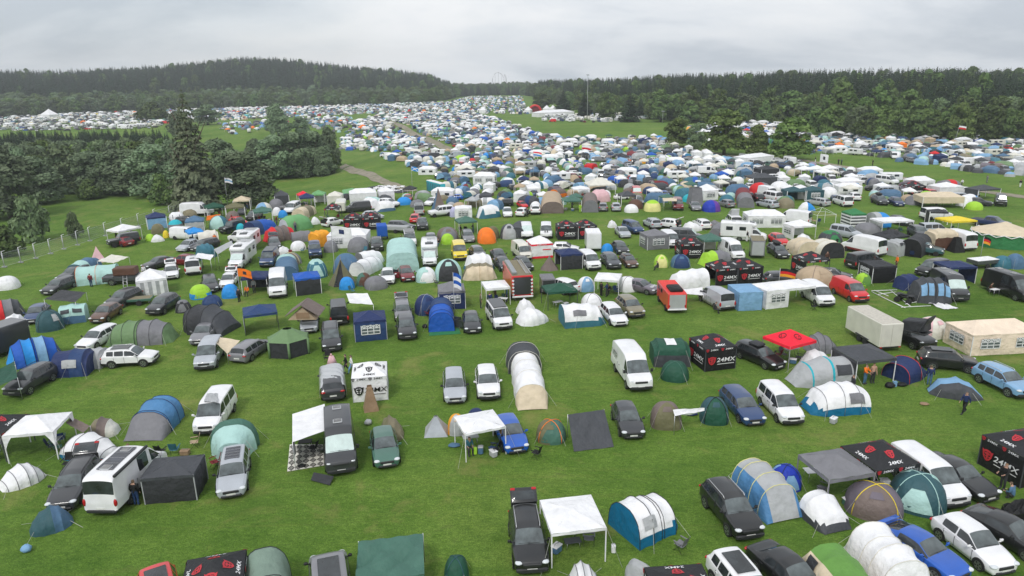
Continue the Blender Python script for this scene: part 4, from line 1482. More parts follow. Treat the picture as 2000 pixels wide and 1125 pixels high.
# brighter towards the zenith is left out: an even overcast
bg1 = N('ShaderNodeBackground'); bg1.inputs['Strength'].default_value = .86
Lk(cr.outputs['Color'], bg1.inputs['Color'])
sk = N('ShaderNodeTexSky'); sk.sky_type = 'NISHITA'; sk.sun_disc = False
sk.sun_elevation, sk.sun_rotation = SUN_EL, SUN_ROT
sk.air_density, sk.dust_density = 1.0, 2.0
bg2 = N('ShaderNodeBackground'); bg2.inputs['Strength'].default_value = .10
Lk(sk.outputs['Color'], bg2.inputs['Color'])
n2 = N('ShaderNodeTexNoise'); n2.inputs['Scale'].default_value = .5; n2.inputs['Detail'].default_value = 5
Lk(mp.outputs[0], n2.inputs['Vector'])
cov = N('ShaderNodeMapRange'); cov.inputs['From Min'].default_value, cov.inputs['From Max'].default_value = .36, .48
cov.inputs['To Min'].default_value, cov.inputs['To Max'].default_value = .80, 1.0
Lk(n2.outputs['Fac'], cov.inputs['Value'])
mxs = N('ShaderNodeMixShader')
Lk(cov.outputs['Result'], mxs.inputs['Fac']); Lk(bg2.outputs[0], mxs.inputs[1]); Lk(bg1.outputs[0], mxs.inputs[2])
Lk(mxs.outputs[0], out.inputs['Surface'])
sd = bpy.data.lights.new('sun', 'SUN')
sd.energy, sd.angle, sd.color = 1.5, rad(11), (1, .97, .93)
so = bpy.data.objects.new('sun', sd)
COL.objects.link(so)
# the sky texture's sun stands at azimuth SUN_ROT measured from +Y towards +X
sdir = Vector((math.sin(SUN_ROT) * math.cos(SUN_EL), math.cos(SUN_ROT) * math.cos(SUN_EL), math.sin(SUN_EL)))
so.rotation_euler = (-sdir).to_track_quat('-Z', 'Y').to_euler()
scene.view_settings.view_transform = 'Standard'
scene.view_settings.look = 'None'
scene.view_settings.exposure = .28
scene.view_settings.gamma = 1
# ------------------------------------------------------------------ ground
def nonuni(segs):
 a = []
 for s, e_, n_ in segs:
  a += list(np.linspace(s, e_, n_, endpoint=False))
 return np.array(a + [segs[-1][1]])
gx = nonuni([(-5000, -1200, 12), (-1200, -400, 50), (-400, -120, 60), (-120, 120, 40), (120, 500, 50), (500, 1200, 40), (1200, 5000, 12)])
gy = nonuni([(-200, 20, 6), (20, 140, 30), (140, 420, 70), (420, 1700, 110), (1700, 9000, 14)])
XX, YY = np.meshgrid(gx, gy)
ZZ = height(XX, YY)
vs = np.stack([XX.ravel(), YY.ravel(), ZZ.ravel()], 1)
nx, ny = len(gx), len(gy)
ii = (np.arange(ny - 1)[:, None] * nx + np.arange(nx - 1)[None]).ravel()
fs = np.stack([ii, ii + 1, ii + 1 + nx, ii + nx], 1)
def np_mesh(name, v, quads, cols=None, smooth=False, mats=None, tris=False):
 me = bpy.data.meshes.new(name)
 k = quads.shape[1]
 me.vertices.add(len(v))
 me.vertices.foreach_set('co', np.asarray(v, np.float32).ravel())
 me.loops.add(quads.size)
 me.loops.foreach_set('vertex_index', quads.astype(np.int32).ravel())
 me.polygons.add(len(quads))
 me.polygons.foreach_set('loop_start', np.arange(0, quads.size, k, dtype=np.int32))
 me.polygons.foreach_set('loop_total', np.full(len(quads), k, np.int32))
 if smooth:
  me.polygons.foreach_set('use_smooth', np.ones(len(quads), bool))
 if cols is not None:
  at = me.color_attributes.new('tint', 'FLOAT_COLOR', 'CORNER')
  cc = np.repeat(np.concatenate([cols, np.ones((len(cols), 1))], 1), k, axis=0).astype(np.float32)
  at.data.foreach_set('color', cc.ravel())
 me.update(calc_edges=True)
 me.validate()
 return me
gm = bpy.data.materials.new('grass_field')
nt, bs = nodes_of(gm)
bs.inputs['Roughness'].default_value = .9
bs.inputs['Specular IOR Level'].default_value = .15
N, Lk = nt.nodes.new, nt.links.new
tc = N('ShaderNodeTexCoord')
def noise(scale, detail=4, rough=.55, dist=0.0, vec=None):
 n_ = N('ShaderNodeTexNoise')
 n_.inputs['Scale'].default_value, n_.inputs['Detail'].default_value, n_.inputs['Roughness'].default_value, n_.inputs['Distortion'].default_value = scale, detail, rough, dist
 Lk(vec or tc.outputs['Object'], n_.inputs['Vector'])
 return n_.outputs['Fac']
def ramp(fac, stops):
 c_ = N('ShaderNodeValToRGB')
 el = c_.color_ramp.elements
 el[0].position, el[0].color = stops[0][0], (*stops[0][1], 1)
 el[1].position, el[1].color = stops[-1][0], (*stops[-1][1], 1)
 for p_, q_ in stops[1:-1]:
  a_ = el.new(p_)
  a_.color = (*q_, 1)
 Lk(fac, c_.inputs['Fac'])
 return c_.outputs['Color']
def mix(a, b, fac, mode='MIX'):
 m_ = N('ShaderNodeMix')
 m_.data_type, m_.blend_type = 'RGBA', mode
 for s_, v_ in ((m_.inputs[6], a), (m_.inputs[7], b)):
  if isinstance(v_, tuple):
   s_.default_value = (*v_, 1)
  else:
   Lk(v_, s_)
 if isinstance(fac, float):
  m_.inputs['Factor'].default_value = fac
 else:
  Lk(fac, m_.inputs['Factor'])
 return m_.outputs[2]
def rng(fac, a, b, c_=0., d_=1.):
 r_ = N('ShaderNodeMapRange')
 for k_, v_ in zip(('From Min', 'From Max', 'To Min', 'To Max'), (a, b, c_, d_)):
  r_.inputs[k_].default_value = v_
 Lk(fac, r_.inputs['Value'])
 return r_.outputs['Result']
big = ramp(noise(.05, 5), [(.32, (.078, .158, .020)), (.5, (.108, .194, .028)), (.70, (.146, .218, .038))])
smp = N('ShaderNodeMapping'); smp.inputs['Scale'].default_value = (.8, 1.15, 1); smp.inputs['Rotation'].default_value = (0, 0, .22)
Lk(tc.outputs['Object'], smp.inputs['Vector'])
c0 = big
for sc_, de_, ro_, a_, vec_ in ((.30, 6, .70, .17, None), (1.3, 5, .75, .16, smp.outputs[0]), (4.6, 4, .8, .32, smp.outputs[0]), (13, 3, .8, .40, None)):
 lo_, hi_ = 1 - a_, 1 + a_ * 1.05
 f_ = rng(noise(sc_, de_, ro_, .3, vec_), .30, .70)
 c0 = mix(c0, ramp(f_, [(0., (lo_ * .92, lo_, lo_ * .9)), (.5, (1, 1, 1)), (1., (hi_ * 1.06, hi_, hi_ * 1.1))]), 1.0, 'MULTIPLY')
tm = N('ShaderNodeMapping'); tm.inputs['Scale'].default_value = (.04, .9, 1); tm.inputs['Rotation'].default_value = (0, 0, -.13)
Lk(tc.outputs['Object'], tm.inputs['Vector'])
c0 = mix(c0, (.175, .205, .050), rng(noise(1.0, 4, .6, .2, tm.outputs[0]), .56, .70, 0, .34))
c0 = mix(c0, (.060, .130, .018), rng(noise(.8, 4, .6, .2, tm.outputs[0]), .46, .34, 0, .30))
dry = rng(noise(.17, 6, .66, .5), .56, .70, 0, .60)
c0 = mix(c0, (.265, .245, .085), dry)
soil = rng(noise(.30, 6, .70, .6), .61, .72, 0, .45)
c0 = mix(c0, (.115, .092, .055), soil)
lush = rng(noise(.10, 3, .5), .60, .72, 0, .45)
c0 = mix(c0, (.055, .125, .016), lush)
Lk(c0, bs.inputs['Base Color'])
b_ = N('ShaderNodeBump'); b_.inputs['Strength'].default_value = .9; b_.inputs['Distance'].default_value = .10
ad = N('ShaderNodeMath'); ad.operation = 'ADD'
Lk(noise(9, 5, .75), ad.inputs[0]); Lk(noise(1.4, 3), ad.inputs[1])
Lk(ad.outputs[0], b_.inputs['Height']); Lk(b_.outputs['Normal'], bs.inputs['Normal'])
me = np_mesh('ground', vs, fs, smooth=True)
me.materials.append(gm)
ground = structure(bpy.data.objects.new('ground', me))
COL.objects.link(ground)
# tracks
dm = bpy.data.materials.new('dirt_track')
nt, bs = nodes_of(dm)
N, Lk = nt.nodes.new, nt.links.new
tc = N('ShaderNodeTexCoord')
bs.inputs['Roughness'].default_value = .95
dc = mix(ramp(noise(.9, 5), [(.3, (.19, .165, .12)), (.7, (.32, .285, .22))]), (.09, .125, .03), rng(noise(.35, 5), .52, .68, 0, .75))
Lk(dc, bs.inputs['Base Color'])
def track(pts, width, name='dirt_track'):
 P = [gp(*p) for p in pts]
 m = MB()
 L_, R_ = [], []
 dense = []
 for i in range(len(P) - 1):
  for k in range(12):
   dense.append(P[i].lerp(P[i + 1], k / 12))
 dense.append(P[-1])
 for i, p in enumerate(dense):
  d = dense[min(i + 1, len(dense) - 1)] - dense[max(i - 1, 0)]
  q = Vector((-d.y, d.x, 0)).normalized() * width / 2
  row = []
  for k in range(5):
   a = p + q * (k / 2 - 1) * (1 + .12 * math.sin(i * .9))
   row.append((a.x, a.y, float(height(a.x, a.y)) + .06))
  m.v += row
 n_ = len(dense)
 m.f = [(i * 5 + k, (i + 1) * 5 + k, (i + 1) * 5 + k + 1, i * 5 + k + 1) for i in range(n_ - 1) for k in range(4)]
 me = m.mesh(name)
 me.materials[0] = dm
 o = bpy.data.objects.new(name, me)
 COL.objects.link(o)
 structure(o)
track([(642, 308), (668, 322), (700, 336), (740, 352), (775, 364), (802, 374)], 3.6)
track([(755, 236), (795, 252), (832, 271), (868, 288), (888, 299)], 4.2)
track([(1300, 283), (1420, 304), (1560, 312), (1680, 331), (1800, 357), (2020, 388)], 3.4)
# ------------------------------------------------------------------ trees
def foliage(name, dark, midc, light, rnd=.35):
 m = bpy.data.materials.new(name)
 nt, bs = nodes_of(m)
 global N, Lk, tc
 N, Lk = nt.nodes.new, nt.links.new
 tc = N('ShaderNodeTexCoord')
 bs.inputs['Roughness'].default_value = .75
 bs.inputs['Specular IOR Level'].default_value = .2
 oi = N('ShaderNodeObjectInfo')
 c_ = ramp(noise(.55, 3, .6), [(.3, dark), (.52, midc), (.75, light)])
 g_ = N('ShaderNodeNewGeometry')
 c_ = mix(c_, light, rng(g_.outputs['Random Per Island'], .55, 1.0, 0, .45))
 c_ = mix(c_, dark, rng(g_.outputs['Random Per Island'], .45, .0, 0, .55))
 h_ = N('ShaderNodeHueSaturation')
 Lk(c_, h_.inputs['Color'])
 Lk(rng(oi.outputs['Random'], 0, 1, 1 - rnd, 1 + rnd), h_.inputs['Value'])
 Lk(rng(oi.outputs['Random'], 0, 1, .485, .515), h_.inputs['Hue'])
 Lk(h_.outputs[0], bs.inputs['Base Color'])
 return m
F_BROAD = foliage('foliage_broadleaf', (.044, .082, .022), (.092, .148, .042), (.145, .20, .062))
F_PALE = foliage('foliage_willow', (.075, .115, .055), (.13, .18, .085), (.18, .225, .115))
F_CON = foliage('foliage_spruce', (.012, .029, .012), (.025, .049, .020), (.042, .070, .028))
F_PINE = foliage('foliage_pine', (.070, .090, .052), (.11, .128, .074), (.145, .158, .095))
BARK = mat('matte', (.085, .065, .048))
def leaf_mesh(name, C, Nn, S_, fm):
 n_ = len(C)
 r1 = NR.normal(size=(n_, 3))
 u = np.cross(Nn, r1)
 u /= np.linalg.norm(u, axis=1, keepdims=True) + 1e-9
 w = np.cross(Nn, u)
 s1 = (S_ * NR.uniform(.7, 1.3, n_))[:, None]
 s2 = (S_ * NR.uniform(.45, .9, n_))[:, None]
 v = np.stack([C - u * s1, C - w * s2, C + u * s1, C + w * s2], 1).reshape(-1, 3)
 me = np_mesh(name, v, np.arange(4 * n_).reshape(-1, 4))
 me.materials.append(fm)
 return me
def broad_crown(fm, h=10., r=3.6, n=2600, base=.18, seed=0, size=.36, lumps=17):
 g = np.random.default_rng(seed)
 cs, rs = [], []
 for k in range(lumps):
  zf = g.uniform(0, 1)
  prof = math.sin(math.pi * min(1, .22 + .78 * zf * .92)) ** .6
  a = g.uniform(0, 2 * math.pi)
  rr = r * prof * g.uniform(.25, .80)
  cs.append((rr * math.cos(a), rr * math.sin(a), h * (base + (1 - base) * (.10 + .78 * zf))))
  rs.append(r * g.uniform(.34, .55) * (1.05 - .35 * zf))
 cs.append((0, 0, h * .90))
 rs.append(r * .34)
 cs, rs = np.array(cs), np.array(rs)
 w = rs ** 2
 idx = g.choice(len(cs), n, p=w / w.sum())
 d = g.normal(size=(n, 3))
 d /= np.linalg.norm(d, axis=1, keepdims=True)
 d[:, 2] = np.where(d[:, 2] < -.35, -d[:, 2], d[:, 2])
 C = cs[idx] + d * rs[idx][:, None] * g.uniform(.72, 1.08, n)[:, None] * np.array([1, 1, .82])
 Nn = d + g.normal(size=(n, 3)) * .55
 Nn /= np.linalg.norm(Nn, axis=1, keepdims=True)
 return leaf_mesh('crown', C, Nn, size * g.uniform(.7, 1.25, n), fm)
def conifer_crown(fm, h=10., r=1.9, n=1700, base=.06, seed=0, size=.30, power=.9):
 g = np.random.default_rng(seed)
 z = 1 - np.sqrt(g.uniform(0, 1, n)) * (1 - base)
 whorl = np.round(z * 22) / 22 + g.normal(0, .006, n)
 z = np.clip(.6 * whorl + .4 * z, base, .995)
 a = g.uniform(0, 2 * math.pi, n)
 R = r * (1 - z) ** power * (1 + .22 * np.sin(a * 3 + z * 40) + .15 * np.sin(a * 7 - z * 60))
 rr = R * np.sqrt(g.uniform(.25, 1, n))
 C = np.stack([rr * np.cos(a), rr * np.sin(a), h * z - .22 * rr], 1)
 Nn = np.stack([np.cos(a) * .5, np.sin(a) * .5, np.full(n, .9)], 1) + g.normal(size=(n, 3)) * .38
 Nn /= np.linalg.norm(Nn, axis=1, keepdims=True)
 return leaf_mesh('crown', C, Nn, size * (.55 + .7 * (1 - z)) * g.uniform(.8, 1.3, n), fm)
def trunk_mesh(h, r, top, seed=0, limbs=5):
 g = random.Random(seed)
 m = MB()
 m.tube([(0, 0, -.6), (.03, 0, h * .15), (.05, .04, h * .4), (0, .02, h * top)], r, 8, [1.35, 1, .72, .2])
 for k in range(limbs):
  a = 2 * math.pi * k / limbs + g.random()
  z0 = h * (.22 + .08 * k)
  L = h * .26 * g.uniform(.8, 1.2)
  m.tube([(0, 0, z0), (L * .5 * math.cos(a), L * .5 * math.sin(a), z0 + L * .45), (L * math.cos(a), L * math.sin(a), z0 + L * 1.0)], r * .42, 5, [1, .7, .25])
 me = m.mesh('trunk')
 me.materials[0] = BARK
 return me
PROTO = {}
for k in range(3):
 PROTO['broad%d' % k] = (broad_crown(F_BROAD, 10, 3.9 - .3 * k, 4600, .0, 20 + k, .38, 30), trunk_mesh(10, .24, .8, k))
 PROTO['con%d' % k] = (conifer_crown(F_CON, 10, 1.75 + .2 * k, 1500, .05, 40 + k), trunk_mesh(10, .16, .95, k, 0))
for k in range(2):
 PROTO['pale%d' % k] = (broad_crown(F_PALE, 10, 4.2, 2800, .05, 60 + k, .34), trunk_mesh(10, .22, .7, 5 + k))
 PROTO['bush%d' % k] = (broad_crown(F_BROAD if k == 0 else F_PALE, 10, 7.5, 2000, .0, 70 + k, .75, 14), trunk_mesh(10, .3, .5, 9 + k))
F_LIGHT = foliage('foliage_light', (.060, .105, .024), (.11, .165, .042), (.165, .22, .065))
for k in range(2):
 PROTO['light%d' % k] = (broad_crown(F_LIGHT, 10, 3.8, 5600, .04, 110 + k, .36, 36), trunk_mesh(10, .24, .8, 15 + k))
F_VAL = foliage('foliage_valley_hazed', (.105, .155, .085), (.145, .20, .11), (.18, .238, .135))  # haze over the valley is put into these paler leaf colours
for k in range(2):
 PROTO['val%d' % k] = (broad_crown(F_VAL, 10, 3.9, 7000, .0, 140 + k, .27, 34), trunk_mesh(10, .24, .8, 21 + k))
PROTO['pine0'] = (conifer_crown(F_PINE, 10, 3.1, 9000, .03, 81, .21, .72), trunk_mesh(10, .24, .93, 3, 6))
PROTO['grove0'] = (broad_crown(F_BROAD, 10, 3.1, 3000, .12, 91, .34, 24), trunk_mesh(10, .2, .85, 12))
FIRST = {}
def tree(px, yb, yt, wpx, kind, desc, name=None, noun=None):
 p = gp(px, yb)
 D_ = (p - CAM).dot(_F)
 lo, hi = 0.5, 60.0
 for _ in range(30):  # height from the row of the tree's top
  mz_ = (lo + hi) / 2
  q = p + Vector((0, 0, mz_)) - CAM
  y_ = 562.5 - FOC * q.dot(_U) / q.dot(_F)
  lo, hi = (mz_, hi) if y_ > yt else (lo, mz_)
 h = (lo + hi) / 2
 wid = wpx * D_ / FOC
 cm, tm = PROTO[kind]
 ext = 2 * max(abs(v) for v in (min(v.co.x for v in cm.vertices), max(v.co.x for v in cm.vertices))) if kind not in FIRST else FIRST[kind][1]
 cat = 'bush' if kind.startswith('bush') else 'tree'
 nm = name or ('bush' if cat == 'bush' else ('spruce_tree' if kind.startswith('con') else ('pine_tree' if kind.startswith('pine') else 'broadleaf_tree')))
 t = thing(nm, cat, desc, p, RND.uniform(0, 6.28), noun)
 s = wid / ext
 t.scale = (s, s, h / float(np.percentile([v.co.z for v in cm.vertices], 96)))
 c = bpy.data.objects.new('crown', cm)
 tr = bpy.data.objects.new('trunk', tm)
 for o in (tr, c):
  COL.objects.link(o)
  o.parent = t
 if kind not in FIRST:
  FIRST[kind] = (c, ext)
 return t
BT, DT = 'broadleaf tree', 'spruce'
tree(387, 410, 224, 128, 'pine0', 'tall brownish green pine at the edge of the fenced camp', noun='the tall pine')
tree(22, 425, 306, 120, 'val0', 'dark bushy tree at the meadow edge, above the pale willow bush')
tree(74, 398, 312, 105, 'val0', 'dark round tree in the valley beside the tall spruce plantation')
tree(128, 378, 296, 95, 'pale0', 'pale green tree among the dark trees of the valley', noun='the pale valley tree')
tree(190, 372, 300, 100, 'val0', 'broad dark tree behind the round bush on the valley meadow')
tree(250, 378, 296, 110, 'val0', 'wide dark green tree in the middle of the valley wood')
tree(302, 385, 288, 100, 'val0', 'tall leafy tree between the valley wood and the brownish pine')
tree(345, 372, 284, 90, 'val1', 'dark leafy tree standing just behind the brownish pine')
tree(438, 376, 278, 84, 'val0', 'dark green leafy tree beside the tall brownish pine')
tree(482, 398, 303, 112, 'val0', 'big round leafy tree next to the brownish pine, above the tents')
tree(355, 270, 222, 66, 'val1', 'leafy tree rising behind the brownish pine towards the far camp')
tree(406, 244, 206, 50, 'val0', 'small far tree standing in front of the distant tents')
tree(545, 268, 209, 62, 'val1', 'tall round tree standing alone above the grove', noun='the tall lone tree')
tree(588, 262, 229, 34, 'val0', 'little tree beside the tall round tree above the grove')
tree(505, 350, 283, 62, 'val1', 'grove tree beside the big round leafy tree')
tree(540, 350, 270, 74, 'val0', 'tree in the middle of the grove by the dirt track')
tree(580, 346, 264, 76, 'val0', 'high crowned grove tree with bare stems below')
tree(616, 342, 262, 72, 'val0', 'dark grove tree close to the dirt track')
tree(645, 335, 258, 54, 'val1', 'slim tree at the end of the grove, over the dirt track')
tree(318, 400, 350, 66, 'bush0', 'round dark bush at the foot of the valley wood')
tree(178, 388, 357, 60, 'bush0', 'low round bush on the bright valley meadow')
tree(66, 470, 390, 82, 'bush1', 'pale willow bush behind the metal fence', noun='the pale willow bush')
tree(148, 466, 418, 34, 'bush1', 'small pale bush by itself behind the metal fence')
tree(12, 500, 452, 90, 'bush0', 'low scrub right behind the metal fence')
tree(300, 236, 206, 70, 'bush0', 'leafy clump between the two far camp fields')
tree(1322, 287, 236, 66, 'light0', 'dark round tree in the row dividing the camps')
tree(1362, 290, 243, 46, 'pale0', 'pale slim tree between two dark trees of the dividing row')
tree(1354, 294, 266, 36, 'bush1', 'low bush in the row of trees dividing the camps')
tree(1414, 302, 224, 92, 'light1', 'tallest green tree in the row dividing the camps', noun='the tallest dividing tree')
tree(1478, 308, 250, 60, 'light0', 'narrow tree next to the roundest tree of the dividing row')
tree(1541, 312, 238, 94, 'light1', 'roundest olive green tree at the end of the dividing row')
tree(1612, 262, 196, 80, 'broad0', 'tree at the wood edge above the caravans of the far field')
# wood edge on the far side, single crowns that can be told apart
for i, (px, yb, yt, w, k) in enumerate([(1060, 212, 182, 44, 'broad1'), (1100, 222, 184, 46, 'con1'), (1142, 230, 186, 40, 'con0'), (1185, 234, 186, 52, 'broad0'), (1230, 238, 188, 50, 'con2'), (1290, 238, 184, 58, 'broad2'), (1345, 239, 176, 62, 'broad0'), (1400, 239, 178, 58, 'broad1'), (1452, 239, 186, 60, 'pale0'), (1500, 239, 180, 66, 'broad0'), (1545, 240, 182, 70, 'broad1'),
          (1640, 263, 176, 84, 'broad2'), (1705, 262, 180, 80, 'broad0'), (1768, 262, 182, 78, 'broad1'), (1825, 262, 196, 74, 'pale1'), (1880, 261, 200, 72, 'broad2'), (1935, 261, 198, 76, 'broad0'), (1990, 263, 196, 70, 'pale0')]):
 tree(px, yb, yt, w, k, ('spruce' if k[0] == 'c' else ('pale tree' if k[0] == 'p' else 'leafy tree')) + ' at the edge of the wood behind the camp', noun='wood edge tree')
def gn_scatter(name, label, pts, rots, scl, kinds, protos):
 me = bpy.data.meshes.new(name)
 me.vertices.add(len(pts))
 me.vertices.foreach_set('co', np.asarray(pts, np.float32).ravel())
 for nm, ty, val in (('rotz', 'FLOAT', rots), ('pick', 'INT', kinds)):
  at = me.attributes.new(nm, ty, 'POINT')
  at.data.foreach_set('value', np.asarray(val, np.float32 if ty == 'FLOAT' else np.int32))
 at = me.attributes.new('scl', 'FLOAT_VECTOR', 'POINT')
 at.data.foreach_set('vector', np.asarray(scl, np.float32).ravel())
 o = bpy.data.objects.new(name, me)
 COL.objects.link(o)
 ng = bpy.data.node_groups.new(name, 'GeometryNodeTree')
 ng.interface.new_socket('Geometry', in_out='INPUT', socket_type='NodeSocketGeometry')
 ng.interface.new_socket('Geometry', in_out='OUTPUT', socket_type='NodeSocketGeometry')
 A = ng.nodes.new
 gi, go, jn = A('NodeGroupInput'), A('NodeGroupOutput'), A('GeometryNodeJoinGeometry')
 def attr(nm, ty):
  a = A('GeometryNodeInputNamedAttribute')
  a.data_type = ty
  a.inputs['Name'].default_value = nm
  return [s for s in a.outputs if s.name == 'Attribute' and s.enabled][0]
 rz, pk, sc = attr('rotz', 'FLOAT'), attr('pick', 'INT'), attr('scl', 'FLOAT_VECTOR')
 cx = A('ShaderNodeCombineXYZ')
 ng.links.new(rz, cx.inputs['Z'])
 er = A('FunctionNodeEulerToRotation')
 ng.links.new(cx.outputs[0], er.inputs[0])
 for k, ob in enumerate(protos):
  oi = A('GeometryNodeObjectInfo')
  oi.transform_space = 'ORIGINAL'
  oi.inputs['Object'].default_value = ob
  oi.inputs['As Instance'].default_value = True
  cp = A('FunctionNodeCompare')
  cp.data_type, cp.operation = 'INT', 'EQUAL'
  ins = [s for s in cp.inputs if s.enabled]
  ng.links.new(pk, ins[0])
  ins[1].default_value = k
  ip = A('GeometryNodeInstanceOnPoints')
  ng.links.new(gi.outputs[0], ip.inputs['Points'])
  ng.links.new(cp.outputs[0], ip.inputs['Selection'])
  ng.links.new(oi.outputs['Geometry'], ip.inputs['Instance'])
  ng.links.new(er.outputs[0], ip.inputs['Rotation'])
  ng.links.new(sc, ip.inputs['Scale'])
  ng.links.new(ip.outputs[0], jn.inputs[0])
 ng.links.new(jn.outputs[0], go.inputs[0])
 md = o.modifiers.new('scatter', 'NODES')
 md.node_group = ng
 return stuff(o, label)
def forest_points(az0, az1, d0, d1, sp, jit=.45):
 """tree positions at d0..d1 metres behind the edge of the wood"""
 out_ = []
 r_ = 250
 rmax = 1150 + d1
 while r_ < rmax:
  n_ = int((az1 - az0) * r_ / sp)
  a = az0 + (np.arange(n_) + .5 + NR.uniform(-jit, jit, n_)) / max(1, n_) * (az1 - az0)
  rr = r_ + NR.uniform(-jit, jit, n_) * sp
  b = _tab(BASE_R, a)
  k = (rr > b + d0) & (rr < b + d1)
  out_.append(np.stack([np.sin(a[k]) * rr[k], np.cos(a[k]) * rr[k]], 1))
  r_ += sp
 return np.concatenate(out_)
def wood(name, label, P2, hmin, hmax, kinds, protos, wfac):
 n_ = len(P2)
 h = NR.uniform(hmin, hmax, n_)
 s = np.stack([h / 10 * wfac * NR.uniform(.8, 1.25, n_)] * 2 + [h / 10], 1)
 s[:, 1] = s[:, 0]
 z = height(P2[:, 0], P2[:, 1]) - .3
 gn_scatter(name, label, np.stack([P2[:, 0], P2[:, 1], z], 1), NR.uniform(0, 6.28, n_), s, NR.choice(len(protos), n_, p=kinds), protos)
cr = lambda k: FIRST[k][0]
for k in ('con0', 'con1', 'con2', 'broad0', 'broad1', 'broad2', 'pale0'):
 assert k in FIRST, k
PR = [cr('con0'), cr('con1'), cr('con2'), cr('broad0'), cr('broad1'), cr('broad2'), cr('pale0')]
wood('broadleaf_forest', 'broadleaf belt at the foot of the wooded hill', forest_points(-.82, -.08, 0, 130, 8.5), 9, 15, [.03, .03, .03, .14, .14, .14, .12, .12, .25], PR + [cr('light0'), cr('val0')], 1.15)
wood('conifer_forest', 'dark spruce forest covering the long hill', forest_points(-.82, -.08, 110, 560, 7.2), 14, 24, [.33, .33, .31, .01, .01, .01, 0], PR, .85)
wood('distant_forest', 'distant forest closing the end of the valley', forest_points(-.10, .05, 0, 520, 9), 12, 18, [.27, .27, .27, .07, .06, .06, 0], PR, 1.0)
wood('mixed_forest', 'leafy front of the wood beside the camp', forest_points(.04, .80, 0, 70, 7.5), 9, 15, [.05, .05, .05, .20, .20, .18, .06, .21], PR + [cr('light0')], 1.0)
wood('spruce_forest', 'dark spruces rising behind the leafy front of the wood', forest_points(.04, .80, 62, 480, 6.0), 14, 23, [.33, .32, .31, .015, .015, .01, 0], PR, .78)
pp = []
for _ in range(150):
 p = gp(NR.uniform(-120, 345), NR.uniform(352, 380))
 pp.append((p.x, p.y))
wood('valley_wood', 'leafy wood filling the valley below the spruce plantation', np.array(pp), 9, 14, [0, 0, .0, .12, .10, .10, .10, .14, .44], PR + [cr('light0'), cr('val0')], .9)
pp = []
for _ in range(46):
 p = gp(NR.uniform(498, 655), NR.uniform(322, 348))
 pp.append((p.x, p.y))
wood('grove_undergrowth', 'undergrowth and young trees of the grove by the track', np.array(pp), 6, 10.5, [0, 0, 0, .12, .10, .10, .05, .15, .48], PR + [cr('light1'), cr('val1')], 1.1)
# spruce plantation in the valley
pp = []
for _ in range(900):
 p = gp(NR.uniform(-60, 335), NR.uniform(290, 352))
 pp.append((p.x, p.y))
pp = np.array(pp)
wood('spruce_plantation', 'dense young spruce plantation in the valley', pp, 8, 11, [.34, .33, .33, 0, 0, 0, 0], PR, 1.0)
# ------------------------------------------------------------------ fence along the camp
WIRE = bpy.data.materials.new('wire_mesh')
nt, bs = nodes_of(WIRE)
N, Lk = nt.nodes.new, nt.links.new
tc = N('ShaderNodeTexCoord')
bs.inputs['Base Color'].default_value = (.38, .40, .41, 1)
bs.inputs['Metallic'].default_value = .4
bs.inputs['Roughness'].default_value = .5
FP = [(-60, 545), (9, 522), (41, 513), (70, 505), (99, 496), (125, 487), (152, 479), (176, 471), (206, 461), (239, 452), (271, 442), (302, 433), (332, 425), (358, 418), (385, 412), (415, 407), (445, 403)]
FPW = [gp(*p) for p in FP]
for i in range(len(FPW) - 1):
 a, b = FPW[i], FPW[i + 1]
 t = thing('fence_panel', 'fence', 'wire mesh fence panel on the camp edge', a, math.atan2(b.y - a.y, b.x - a.x), 'fence panel', group='fence panels along the camp edge')
 L = (b - a).length
 up_ = b.z - a.z
 m = MB()
 for z in (.15, 1.95):
  m.tube([(0, 0, z), (L, 0, z + up_)], .02, 5)
 for x in (.05, L - .05):
  m.tube([(x, 0, .05), (x, 0, 1.98)], .03, 5)
 link('panel_frame', m.mesh('pf'), CHROME, t)
 m = MB()
 for k in range(1, 24):
  m.tube([(L * k / 24, 0, .15), (L * k / 24, 0, 1.95)], .007, 3)
 for k in range(1, 6):
  m.tube([(0, 0, .15 + .3 * k), (L, 0, .15 + .3 * k + up_)], .007, 3)
 o = link('wire_mesh', m.mesh('wm', False), WIRE, t)
 m = MB()
 m.tube([(0, 0, 0), (0, 0, 2.25)], .04, 6)
 m.tube([(0, 0, 2.2), (.45, -.1, 2.3)], .035, 6)
 link('post', m.mesh('post'), WHITEP, t)
 link('foot', MB().box((0, 0, .08), (.25, .7, .16)).mesh('foot', False), mat('matte', 'light grey'), t)
# ------------------------------------------------------------------ the camp, nearest rows
V = vehicle
# lowest row of the photograph
G(-85, 905, 14, 903, 3, 'charcoal', 'black printed gazebo adjoining the white gazebo without walls', logo='mxblack', legs='dark grey', noun='the black printed gazebo')
G(17, 906, 115, 897, 3, 'white', 'white gazebo without walls beside the black printed gazebo', arch=True, pk=.6, val=.35)
T('pop', 86, 924, 0, 958, 2.1, 1.15, ['white'], 'white pop-up tent lying open on the grass by the black estate car', poles='grey', noun='white pop-up tent', name='pop_up_tent')
V('estate', 119, 997, 153, 905, 'charcoal', 'black estate car with its tailgate up beside a white camper van', opts='tailup rails darkrail', noun='black estate car with raised tailgate')
T('pop', 128, 880, 224, 893, 2.4, 1.45, ['white', 'white', 'white', 'white', 'white', 'white'], 'white pop-up tent behind the raised tailgate of the black estate car', low=(.16, 'petrol'), poles='grey', noun='white pop-up tent', name='pop_up_tent')
T('pop', 170, 850, 234, 843, 2.1, 1.2, ['khaki', 'khaki', 'khaki', 'taupe', 'off-white', 'off-white'], 'taupe and white pop-up tent next to the grey tarp', name='pop_up_tent')
